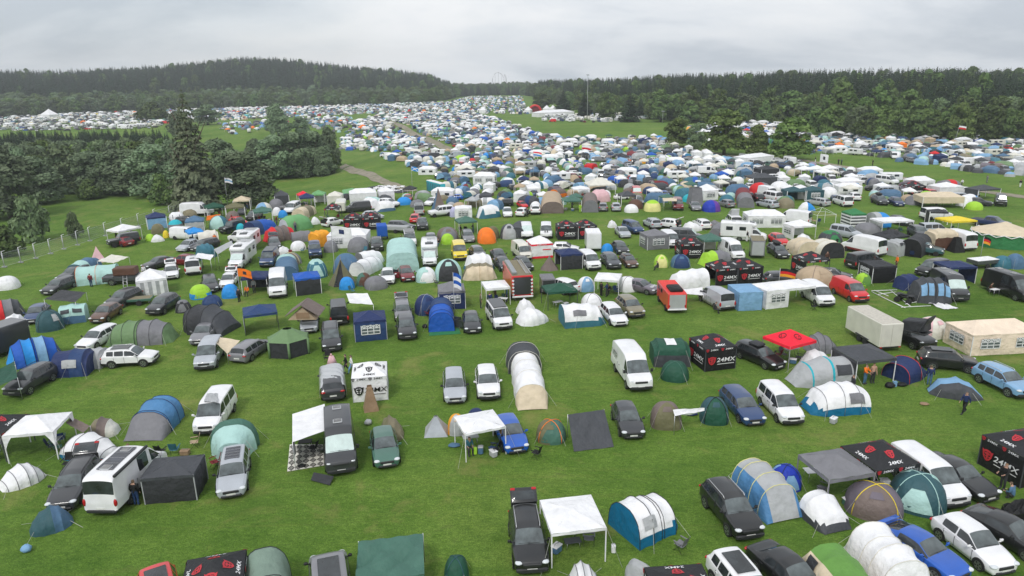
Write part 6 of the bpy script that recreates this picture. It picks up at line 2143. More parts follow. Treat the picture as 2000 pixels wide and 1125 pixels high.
t = thing('flat_trailer', 'trailer', 'low green flat trailer beside the black car', gp(276, 593), rad(12), 'the green trailer')
link('bed', MB().rbox((0, 0, .6), (2.6, 1.5, .28), .03).mesh('b', False), mat('paint', 'bottle green'), t)
link('bed_floor', MB().box((0, 0, .745), (2.4, 1.3, .012)).mesh('f', False), mat('matte', 'khaki'), t)
for s in (1, -1):
 link('wheel', MB().cyl((0, s * .82, .3), .3, .18, 14).mesh('w', True, 40), TYRE, t)
G(270, 582, 330, 574, 3.4, 'white', 'white pagoda tent with grey and white striped walls', walls='FLRB', pk=1.0, stripes=('white', 'light grey'), H=2.0, cat='party tent', noun='the striped pagoda tent')
D(342, 611, 374, 608, 1.3, ['charcoal', 'grey'], 'top', 'small black dome tent alone beside the black car')
D(393, 601, 433, 598, 1.2, ['dark blue'], 'plain', 'low dark blue dome tent in front of a dark estate car', poles='navy')
D(371, 585, 415, 579, 1.5, ['lime', 'sky blue'], 'band', 'lime green dome tent with a blue hem')
V('estate', 413, 570, 408, 540, 'charcoal', 'dark grey estate car behind the lime green dome tent')
T('arch', 156, 553, 232, 546, 3.4, 2.1, ['mint'], 'large pale mint dome shelter with orange edging', poles='orange', ends=('mint', 'mint'), noun='the large mint shelter')
T('tunnel', 140, 545, 192, 522, 2.6, 1.9, ['dark teal', 'mint', 'steel blue', 'steel blue', 'steel blue'], 'teal tunnel tent behind the large mint shelter')
V('estate', 90, 575, 113, 546, 'charcoal', 'black car at the open end of a tent row')
V('estate', 118, 550, 140, 524, 'charcoal', 'dark car beside the teal tunnel tent')
sheet([(190, 510, 2.0), (222, 514, 2.2), (252, 502, 2.1), (218, 497, 2.3)], 'off-white', 'off-white awning sheet behind the large mint shelter', legs=(0, 1, 2), sag=.1, name='awning')
pyramid(178, 514, 208, 510, 2.2, 'pink', 'pale pink ridge tent beside the off-white awning', sides=4, name='ridge_tent')
V('pickup', 292, 548, 228, 554, 'dark grey', 'grey pickup with a brown roof tent and a ladder', bz=0, noun='the grey pickup')
t = thing('roof_tent', 'tent', 'brown hard-shell roof tent on the grey pickup', Vector((*gp(247, 537, 2.2).xy, 0)), rad(8), 'brown roof tent')
link('shell', MB().rbox((0, 0, 2.75), (2.5, 1.5, .9), .08).mesh('s', False), mat('fabric', 'brown'), t)
link('base', MB().rbox((0, 0, 2.22), (2.5, 1.5, .12), .03).mesh('b', False), DARKTRIM, t)
m_ = MB()
for s in (.22, -.22):
 m_.tube([(.1 + s, -1.5, 0), (.1 + s, -.78, 2.3)], .03, 5)
for k in range(1, 7):
 m_.tube([(-.12, -1.5 + .72 * k / 7, 2.3 * k / 7), (.32, -1.5 + .72 * k / 7, 2.3 * k / 7)], .025, 5)
link('ladder', m_.mesh('l'), CHROME, t)
person(283, 543, 'stand', -80, 'white', 'charcoal', (.15, .1, .07), 'person in a white shirt at the grey pickup')
V('sedan', 281, 526, 300, 505, 'charcoal', 'dark saloon behind the grey pickup')
V('hatch', 336, 544, 333, 518, 'white', 'white electric saloon with its front lid open', opts='tailup', noun='white car with open lid')
V('hatch', 336, 512, 334, 496, 'dark red', 'dark red car behind the white car with the open lid')
V('van', 378, 536, 377, 498, 'white', 'white camper van from behind with a small white awning', rear=True, opts='bus hatches', sc=1.05, noun='white camper with small awning')
sheet([(381, 503, 2.2), (411, 508, 2.1), (418, 498, 2.1), (386, 494, 2.2)], 'white', 'small white awning on the white camper van', legs=(1, 2), sag=.05, name='awning')
D(-12, 567, 38, 562, 1.5, ['white'], 'plain', 'white dome tent alone near the metal fence')
# ------------------------------------------------------------------ the middle rows
def pop(ax, ay, bx, by, H, cols, desc, **k):
 L = (gp(ax, ay) - gp(bx, by)).length
 k.setdefault('name', 'pop_up_tent')
 return T('pop', ax, ay, bx, by, max(1.5, L * .8), H, cols, desc, **k)
MX = dict(logo='mxblack', legs='dark grey', wcol='black', pk=.85)
def motorhome(ax, ay, bx, by, desc, L=6.8, lod=0):
 A, B = gp(ax, ay), gp(bx, by, 2.8)
 d = Vector((A.x - B.x, A.y - B.y, 0)).normalized()
 c = A - d * (L / 2)
 t = thing('motorhome', 'motorhome', desc, (c.x, c.y, float(height(c.x, c.y))), math.atan2(d.y, d.x), 'white motorhome')
 w = mat('paint', 'white')
 P = veh_mesh('van', 0)
 off = L / 2 - ST['van']['L'] / 2
 made = []
 mk = {'paint': w, 'trim': DARKTRIM, 'glass': GLASS, 'screen': SHADE, 'tyre': TYRE, 'rim': RIM, 'lampw': LAMPW, 'lampr': LAMPR, 'plate': PLATE, 'mirror': DARKTRIM}
 for nm, me, k, par in P:
  if nm == 'taillight' or nm == 'door_handle':
   continue
  o = link(nm, me, mk[k], t if par is None else made[par])
  if par is None:
   o.location.x = off
  made.append(o)
 link('living_box', MB().rbox((-L * .15, 0, 1.72), (L * .68, 2.22, 2.25), .16).mesh('b', True, 40), w, t)
 link('overcab', MB().rbox((L * .5 - 2.35, 0, 2.52), (1.5, 2.1, .62), .2, Matrix.Rotation(rad(9), 3, 'Y')).mesh('o', True, 40), w, t)
 link('roof_window', MB().rbox((L * .5 - 2.25, 0, 2.86), (.7, 1.1, .08), .03, Matrix.Rotation(rad(9), 3, 'Y')).mesh('rw', False), GLASS, t)
 for x in (-.22, .05):
  link('roof_hatch', MB().rbox((L * x, 0, 2.88), (.6, .6, .1), .03).mesh('h', False), mat('plastic', 'light grey'), t)
 for s in (1, -1):
  for x in (-.30, -.02):
   link('side_window', MB().rbox((L * x, s * 1.115, 1.95), (.95, .03, .55), .012).mesh('w', False), GLASS, t)
  link('taillight', MB().rbox((-L * .492, s * .95, .95), (.06, .16, .35), .02).mesh('tl', False), LAMPR, t)
 return t
def box_thing(name, desc, ax, ay, bx, by, L, W, z0, z1, col, door=None, noun=None, cat='trailer', roof=None, wheel=True):
 A, B = gp(ax, ay), gp(bx, by)
 d = Vector((B.x - A.x, B.y - A.y, 0)).normalized()
 c = A + d * (L / 2)
 t = thing(name, cat, desc, (c.x, c.y, float(height(c.x, c.y))), math.atan2(d.y, d.x), noun)
 link('box_body', MB().rbox((0, 0, (z0 + z1) / 2), (L, W, z1 - z0), .06).mesh('b', True, 40), mat('paint', col), t)
 link('roof_sheet', MB().rbox((0, 0, z1 + .02), (L * .97, W * .95, .06), .02).mesh('r', False), mat('matte', roof or col), t)
 link('rear_door', MB().box((-L / 2 - .015, 0, (z0 + z1) / 2), (.04, W * .84, (z1 - z0) * .86)).mesh('d', False), mat('paint', door or col), t)
 if wheel:
  for s in (1, -1):
   link('wheel', MB().cyl((-.1, s * (W / 2 - .02), .33), .33, .2, 14).mesh('w', True, 40), TYRE, t)
  link('drawbar', MB().tube([(L / 2, 0, .5), (L / 2 + 1.1, 0, .45)], .05, 6).mesh('db'), DARKTRIM, t)
 return t
C = 'charcoal'
# --- vehicles: style, front px, roof end px, colour, description, options
for a in [
 ('jeep', 211, 481, 221, 459, 'black', 'black off-road car beside an open white gazebo'), ('hatch', 227, 474, 231, 461, 'dark red', 'red car half hidden by an open white gazebo'),
 ('van', 338, 463, 357, 444, 'white', 'white van seen from behind between small domes', dict(rear=True)), ('estate', 396, 435, 362, 438, C, 'dark estate car by the metal fence', dict(bz=0)),
 ('hiroof', 416, 418, 378, 421, 'white', 'white panel van at the end of the metal fence', dict(bz=0)), ('hatch', 352, 491, 366, 470, 'silver', 'silver hatchback at the end of its row'),
 ('estate', 375, 490, 424, 480, C, 'dark estate car standing sideways under a blue canopy', dict(bz=0)), ('jeep', 433, 456, 445, 434, 'black', 'black off-road car beside a turquoise dome'),
 ('hatch', 478, 440, 459, 438, 'red', 'red hatchback behind a turquoise dome', dict(bz=0)), ('suv', 488, 430, 492, 413, C, 'dark car among canopies'),
 ('van', 452, 468, 463, 449, 'white', 'white van behind two motorhomes'), ('van', 520, 521, 530, 483, 'dark blue', 'dark blue van with a grey covered roof', dict(opts='bus darkroof')),
 ('estate', 538, 487, 534, 463, 'dark grey', 'dark grey estate car beside a red and grey tunnel tent', dict(opts='tailup')), ('jeep', 617, 504, 613, 472, 'dark blue', 'dark blue off-road car in front of an amber tent', dict(opts='rack')),
 ('van', 563, 417, 567, 397, 'white', 'white van between canopies and a cream tent', dict(opts='bus')), ('hatch', 632, 442, 644, 426, 'white', 'white car with open boot by black gazebos', dict(rear=True, opts='tailup')),
 ('sedan', 552, 432, 560, 421, C, 'dark car behind a green tunnel tent'), ('van', 674, 413, 726, 411, C, 'dark green van standing sideways', dict(bz=0)),
 ('suv', 777, 403, 767, 389, 'white', 'white off-road car behind a white tent'), ('hatch', 746, 427, 730, 413, 'silver', 'silver hatchback behind the black printed gazebos'),
 ('van', 819, 420, 817, 384, 'light grey', 'pale van from behind with a grey pop-up roof', dict(rear=True, opts='bus darkroof')), ('estate', 809, 447, 764, 447, 'dark grey', 'dark estate car with a boat trailer before it', dict(bz=0)),
 ('pickup', 826, 449, 824, 427, C, 'dark pickup beside a red car'), ('hatch', 809, 435, 810, 419, 'red', 'red hatchback seen from behind', dict(rear=True)),
 ('van', 802, 481, 797, 444, 'white', 'white people carrier with a dark roof', dict(opts='bus darkroof')), ('suv', 737, 490, 735, 463, 'black', 'black car before a blue box trailer', dict(opts='rails')),
 ('hatch', 843, 478, 839, 445, 'grey', 'grey estate car behind a motorhome'), ('estate', 917, 473, 910, 445, 'grey', 'grey car under a grey green gazebo'),
 ('van', 1030, 465, 1027, 433, 'white', 'white van joined to a grey tent', dict(opts='bus shade')), ('van', 1067, 465, 1066, 428, 'white', 'white van with two black bonnet stripes', dict(opts='bus stripes')),
 ('jeep', 838, 422, 881, 420, 'white', 'white off-road car sideways with an A-frame tent on its roof', dict(bz=0)), ('hatch', 834, 401, 866, 393, 'white', 'white car behind the white off-road car', dict(bz=0)),
 ('hatch', 992, 423, 990, 403, 'white', 'white hatchback with a dark car behind it'), ('hatch', 1014, 422, 1020, 406, 'white', 'white hatchback seen from behind', dict(rear=True)), ('suv', 1046, 418, 1046, 402, 'white', 'white car seen from behind by a white pop-up tent', dict(rear=True)),
 ('hatch', 1178, 412, 1178, 396, 'grey', 'grey hatchback seen from behind', dict(rear=True)), ('hatch', 1204, 412, 1203, 396, 'silver', 'silver hatchback seen from behind', dict(rear=True)), ('suv', 1249, 401, 1246, 384, 'dark grey', 'dark grey car under a dark canopy'),
 ('van', 1325, 410, 1324, 388, 'dark red', 'old dark red van with a cream awning', dict(opts='bus')), ('sedan', 1361, 411, 1356, 393, 'grey', 'grey car carrying a grey roof tent'), ('coupe', 1300, 386, 1297, 373, 'blue', 'bright blue car seen from behind', dict(rear=True)),
 ('van', 1245, 385, 1243, 365, 'red', 'old red van with a white front', dict(opts='bus shade')), ('hatch', 1430, 405, 1424, 391, 'grey', 'grey hatchback seen from behind', dict(rear=True)), ('suv', 1486, 394, 1480, 376, 'black', 'black car seen from behind', dict(rear=True)),
 ('van', 1522, 393, 1506, 373, 'white', 'white van seen from behind', dict(rear=True, opts='bus')), ('estate', 1516, 406, 1499, 390, 'silver', 'silver estate car beside a khaki dome', dict(rear=True)), ('estate', 1618, 402, 1602, 387, 'light grey', 'pale grey estate car seen from behind', dict(rear=True)),
 ('van', 1657, 403, 1634, 377, 'white', 'white minibus with a roof rack', dict(rear=True, opts='bus rack')), ('hatch', 1674, 391, 1668, 376, 'white', 'white hatchback under a white tent', dict(rear=True)), ('van', 1752, 360, 1712, 357, 'white', 'white van standing sideways', dict(bz=0, opts='bus')),
 ('suv', 1906, 384, 1880, 380, 'white', 'white off-road car beside a white pagoda tent', dict(bz=0)), ('jeep', 1955, 402, 1952, 372, 'black', 'black off-road car with a black awning'), ('estate', 1938, 400, 1900, 386, C, 'dark estate car beside a black off-road car'),
 ('suv', 1727, 400, 1708, 378, C, 'dark car with a load on its roof', dict(opts='box')), ('hatch', 1759, 402, 1744, 383, 'navy', 'navy hatchback at the end of its row'), ('van', 1800, 426, 1838, 406, 'white', 'white van under a black canopy', dict(rear=True)),
 ('sedan', 1223, 464, 1207, 436, 'silver', 'silver saloon at the end of its row'), ('mpv', 1250, 456, 1238, 433, 'dark blue', 'dark blue car beside a silver saloon'), ('suv', 1283, 447, 1268, 423, 'silver', 'silver off-road car seen from behind', dict(rear=True, opts='rails')),
 ('suv', 1326, 446, 1304, 427, 'white', 'white off-road car with its tailgate up', dict(rear=True, opts='tailup')), ('estate', 1380, 447, 1368, 426, 'white', 'white estate car seen from behind', dict(rear=True)), ('van', 1438, 445, 1421, 409, 'white', 'white camper bus with its roof popped up', dict(rear=True, opts='bus poptop')),
 ('hiroof', 1582, 438, 1548, 410, 'white', 'white van with big letters on its rear', dict(rear=True, sc=.93, opts='rear_letters')), ('hatch', 1532, 479, 1512, 453, 'red', 'red hatchback beside a white motorhome'), ('estate', 1532, 504, 1505, 470, C, 'black estate car with a roof box', dict(opts='box')),
 ('hiroof', 1444, 507, 1412, 461, 'white', 'white high roof camper van', dict(sc=.9, opts='bus')), ('van', 1371, 469, 1350, 447, 'dark grey', 'dark grey van with covered windscreen', dict(opts='bus shade')), ('van', 1318, 483, 1302, 449, 'white', 'white van behind a grey gazebo'),
 ('hatch', 1219, 496, 1208, 471, C, 'black hatchback behind a small brown car'), ('hatch', 1237, 522, 1219, 493, 'brown', 'small brown car with a white roof', dict(opts='sunroof', sc=.94)), ('suv', 1202, 525, 1183, 489, 'dark grey', 'dark grey car beside a white van'),
 ('sedan', 1284, 572, 1257, 548, 'purple grey', 'old grey saloon with white letters on its bonnet', dict(opts='hoodtext')), ('suv', 1246, 620, 1220, 575, 'khaki', 'grey green electric car'), ('estate', 1213, 636, 1186, 588, 'white', 'white estate car beside the grey green electric car'),
 ('van', 1421, 605, 1390, 558, 'silver', 'silver van seen from behind', dict(rear=True)), ('van', 1616, 598, 1581, 546, 'white', 'white van with a black bumper beside the red van', dict(noun='the white van with black bumper')), ('van', 1684, 590, 1638, 538, 'red', 'bright red van on the open grass', dict(noun='the bright red van')),
 ('hatch', 1556, 549, 1528, 531, 'dark grey', 'dark grey car behind a long white gazebo'), ('sedan', 1778, 440, 1743, 419, C, 'dark saloon beside a blue tunnel tent'), ('mpv', 1680, 465, 1646, 440, 'silver', 'silver minivan beside a striped gazebo'),
 ('hiroof', 1723, 500, 1657, 488, 'white', 'white van with a dark red band', dict(rear=True, bz=0, opts='redband')), ('suv', 1843, 497, 1798, 495, 'dark teal', 'dark teal off-road car sideways by a black tent', dict(bz=0)), ('mpv', 1850, 454, 1822, 436, 'silver', 'silver minivan beside a yellow canopy'),
 ('suv', 1806, 466, 1790, 440, 'dark grey', 'dark grey car behind a black gazebo'), ('hiroof', 1896, 489, 1859, 446, 'white', 'white van behind a small black toilet tent', dict(rear=True)), ('pickup', 1970, 446, 1917, 441, 'navy', 'navy pickup behind the round green tent', dict(bz=0)),
 ('mpv', 1797, 537, 1836, 532, 'black', 'black van behind a navy gazebo', dict(bz=0)), ('hiroof', 1876, 588, 1836, 522, C, 'black camper van with silver covered windscreen', dict(opts='bus hatches shade', noun='black van with covered windscreen')), ('hiroof', 2013, 588, 1928, 562, 'black', 'black camper van with people sitting at its side door', dict(bz=0, opts='bus hatches', noun='the big black camper')),
 ('van', 1659, 522, 1735, 513, 'black', 'black van sideways behind a black gazebo', dict(rear=True, bz=0, opts='bus')), ('sedan', 1665, 546, 1628, 525, 'black', 'black saloon beside the bright red van'), ('van', 900, 508, 893, 466, 'yellow', 'bright yellow van', dict(sc=1.05)),
 ('hatch', 940, 505, 934, 484, 'grey', 'grey hatchback behind a cream tent'), ('sedan', 980, 512, 966, 480, C, 'dark saloon behind another dark car'), ('sedan', 992, 529, 978, 501, C, 'dark saloon at the front of its row'), ('hatch', 1032, 528, 1015, 499, C, 'black hatchback before a white old camper'),
 ('hiroof', 1029, 507, 1007, 466, 'off-white', 'old off-white camper van by a red and white gazebo', dict(sc=.84, opts='bus')), ('hatch', 1131, 490, 1115, 474, 'white', 'white hatchback behind a white van'), ('van', 1162, 527, 1141, 486, 'white', 'white van beside a navy gazebo'),
 ('suv', 1122, 574, 1098, 544, 'white', 'white off-road car seen from behind by a grey trailer', dict(rear=True)), ('hiroof', 543, 581, 541, 520, 'white', 'tall white van between two blue gazebos', dict(noun='the tall white van')), ('hatch', 758, 554, 757, 522, 'white', 'white hatchback beside a dark red car'),
 ('hatch', 798, 549, 790, 518, 'dark red', 'dark red car with its door open', dict(opts='dooropen')), ('hatch', 441, 563, 453, 527, 'white', 'white car with tailgate up behind a blue dome', dict(opts='tailup')), ('hatch', 794, 395, 796, 380, 'red', 'red car at the end of the dirt track')]:
 k = a[7] if len(a) > 7 else {}
 V(*a[:7], **k)
for a in [(459, 528, 468, 478, 'white motorhome in front of another motorhome'), (471, 500, 478, 455, 'white motorhome behind another motorhome'), (840, 523, 838, 474, 'white motorhome beside a yellow van'), (1497, 471, 1449, 433, 'white motorhome beside a red hatchback')]:
 motorhome(*a)
# --- gazebos and party tents
for a in [
 (236, 477, 279, 467, 3, 'white', 'open white gazebo near the metal fence'), (289, 449, 328, 445, 3, 'navy', 'navy gazebo with a blue side wall', dict(walls='FL', wcol='light blue')), (371, 481, 402, 477, 3, 'sky blue', 'bright blue canopy over two cars', dict(pk=.6)),
 (364, 457, 401, 454, 3, 'steel blue', 'grey blue gazebo beside small tents', dict(walls='F', wcol='light grey')), (406, 428, 442, 424, 3, 'dark green', 'dark green gazebo'), (443, 428, 480, 425, 3, 'olive', 'olive grey gazebo'), (457, 413, 490, 411, 3, 'cream', 'cream gazebo'),
 (497, 437, 534, 434, 3, 'bottle green', 'dark green canopy'), (538, 403, 566, 401, 3, 'dark grey', 'dark grey pagoda gazebo', dict(walls='F', pk=1)), (587, 402, 608, 400, 3, 'bright red', 'pinkish red gazebo'), (586, 407, 616, 405, 3, 'navy', 'navy gazebo'), (609, 400, 635, 399, 3, 'leaf green', 'green and white gazebo', dict(walls='B', wcol='white')),
 (640, 403, 668, 402, 3.4, 'off-white', 'off-white gazebo with closed walls', dict(walls='FLRB')), (672, 451, 706, 450, 3, C, 'black printed gazebo', dict(walls='FB', **MX)), (708, 450, 745, 448, 3, C, 'black printed gazebo', dict(walls='FB', **MX)), (635, 430, 664, 429, 3, C, 'black printed gazebo without walls', dict(**MX)),
 (743, 394, 771, 392, 3.2, 'white', 'white gazebo with closed walls', dict(walls='FLRB')), (897, 459, 933, 456, 3, 'bottle green', 'grey green gazebo over a grey car'), (1089, 469, 1126, 468, 3, C, 'black printed gazebo with closed walls', dict(walls='FLRB', **MX)), (1129, 468, 1166, 466, 3, 'white', 'white topped printed gazebo with black walls', dict(walls='FLRB', **dict(MX, legs='white'))),
 (889, 430, 922, 429, 3, 'white', 'white closed gazebo with a barred window', dict(walls='FLRB', win='F', pk=.4)), (1100, 414, 1136, 413, 3, 'bottle green', 'grey green gazebo'), (1120, 389, 1152, 388, 3, 'white', 'open white gazebo', dict(pk=.5)), (1213, 403, 1243, 402, 3, 'dark grey', 'dark canopy over cars'),
 (1150, 381, 1202, 379, 4.5, 'off-white', 'wide off-white marquee canopy', dict(pk=1.3, ridge=.2)), (1536, 394, 1572, 393, 3, 'dark teal', 'dark grey green gazebo', dict(walls='BL')), (1574, 393, 1609, 392, 3, 'dark teal', 'dark grey green gazebo with a barred window', dict(walls='BF', win='F')), (1470, 366, 1518, 364, 4.5, 'dark grey', 'wide dark grey gazebo', dict(walls='F', ridge=.3)),
 (1486, 348, 1522, 346, 3.5, C, 'black gazebo with closed walls', dict(walls='FLRB')), (1564, 348, 1588, 347, 3, 'white', 'pointed white gazebo'), (1589, 347, 1612, 346, 3, 'white', 'pointed white gazebo'), (1602, 354, 1628, 353, 3, 'white', 'pointed white gazebo'), (1614, 346, 1636, 345, 3, 'white', 'pointed white gazebo'),
 (1772, 384, 1806, 383, 3, C, 'black printed gazebo', dict(walls='F', **MX)), (1833, 386, 1880, 384, 3.5, 'white', 'white pagoda tent', dict(walls='FL')), (1908, 392, 1952, 389, 3.2, 'dark grey', 'dark awning gazebo over black cars', dict(walls='L')), (1800, 407, 1882, 407, 4, 'cream', 'long open cream gazebo', dict(ridge=.55, arch=True, val=.35, pk=.7)),
 (1813, 438, 1850, 439, 2, C, 'black canopy with a black wall', dict(walls='L', pk=.4)), (1549, 469, 1592, 466, 3, 'white', 'open white gazebo with windowed side wall', dict(walls='LB', win='LB')), (1374, 498, 1414, 496, 3, 'bottle green', 'dark grey green gazebo', dict(walls='B', wcol='off-white')),
 (1328, 506, 1372, 505, 3, C, 'black printed gazebo with closed walls', dict(walls='FLRB', **MX)), (1264, 489, 1307, 486, 3, 'grey', 'grey closed gazebo with a barred window', dict(walls='FLRB', win='FL', noun='the grey closed gazebo')), (1397, 559, 1439, 556, 3, C, 'black printed gazebo', dict(walls='FB', **MX)), (1440, 556, 1489, 552, 3, C, 'black printed gazebo', dict(walls='FB', **MX)),
 (1572, 542, 1618, 538, 3, C, 'black printed gazebo with one side wall', dict(walls='L', **MX)), (1441, 608, 1488, 606, 3.2, 'light blue', 'pale blue boxy awning tent', dict(walls='FLRB', pk=.35, legs='steel blue')), (1495, 605, 1590, 594, 3, 'white', 'long open white gazebo', dict(ridge=.3, pk=.35, walls='Lh', win='h', noun='the long white gazebo')),
 (1660, 443, 1690, 442, 3, 'green', 'green gazebo with striped walls', dict(walls='FL', stripes=('white', 'dark grey'))), (1721, 459, 1782, 456, 3.2, 'white', 'open white gazebo', dict(pk=.4)), (1738, 466, 1777, 461, 3, C, 'black gazebo with gold faces', dict(z=2.0, logo='faces', legs='dark grey', pk=.9)), (1855, 459, 1905, 456, 3.5, 'yellow', 'bright yellow canopy', dict(pk=.5)),
 (1856, 523, 1910, 521, 3, 'navy', 'navy gazebo beside a black camper van', dict(z=2.05, pk=.4, walls='R')), (1702, 554, 1748, 552, 3, C, 'black closed gazebo with a barred window', dict(walls='FLB', win='L', pk=.45, wcol='black', noun='the black closed gazebo')), (1038, 506, 1080, 503, 3, 'white', 'red and white closed gazebo', dict(walls='FLRB', logo='redwhite', pk=.9, noun='the red and white gazebo')),
 (1095, 528, 1138, 525, 3, 'navy', 'navy gazebo with dark walls', dict(walls='FRB', wcol=C, pk=.5)), (950, 599, 997, 595, 3, 'white', 'white gazebo beside the fire engine, people inside', dict(pk=.35, noun='white gazebo by the fire engine')), (1160, 579, 1208, 582, 3, 'white', 'white gazebo with people below', dict(pk=.45)), (1070, 607, 1128, 602, 2.8, 'dark green', 'dark green gazebo', dict(legs='dark grey', pk=.6)),
 (858, 606, 910, 603, 3, 'grey', 'grey topped navy gazebo with a barred window', dict(walls='FLRB', wcol='navy', win='F', noun='grey topped navy gazebo')), (474, 577, 524, 574, 3, 'navy', 'navy gazebo with an orange flag', dict(walls='B', wcol=C, pk=.5)), (579, 579, 629, 573, 3, 'blue', 'bright blue gazebo with dark walls', dict(walls='F', wcol=C, pk=.45, noun='the bright blue gazebo'))]:
 k = a[7] if len(a) > 7 else {}
 G(*a[:7], **k)
G(1594, 444, 1631, 442, 3, 'white', 'bare white gazebo frame without a roof', bare=True, pk=1.0)
for a in [(640, 486, 717, 484, 4.2, 'white', 'long white party tent with arched windows beside an amber tent', dict(win='F')), (684, 397, 737, 394, 4, 'white', 'long white party tent near the dirt track', dict(win='')), (1460, 445, 1534, 445, 4, 'white', 'white party tent with arched windows behind a motorhome', dict()),
          (1373, 392, 1402, 390, 3.5, 'white', 'white pagoda tent with arched windows', dict(pk=1.1, ridge=.1)), (1785, 372, 1824, 370, 3.5, 'white', 'white party tent with arched windows', dict()), (924, 360, 966, 360, 4, 'white', 'white party tent with three arched openings', dict()), (1460, 323, 1511, 317, 5, 'white', 'long low white tent', dict(win=''))]:
 party(*a[:7], **a[7])
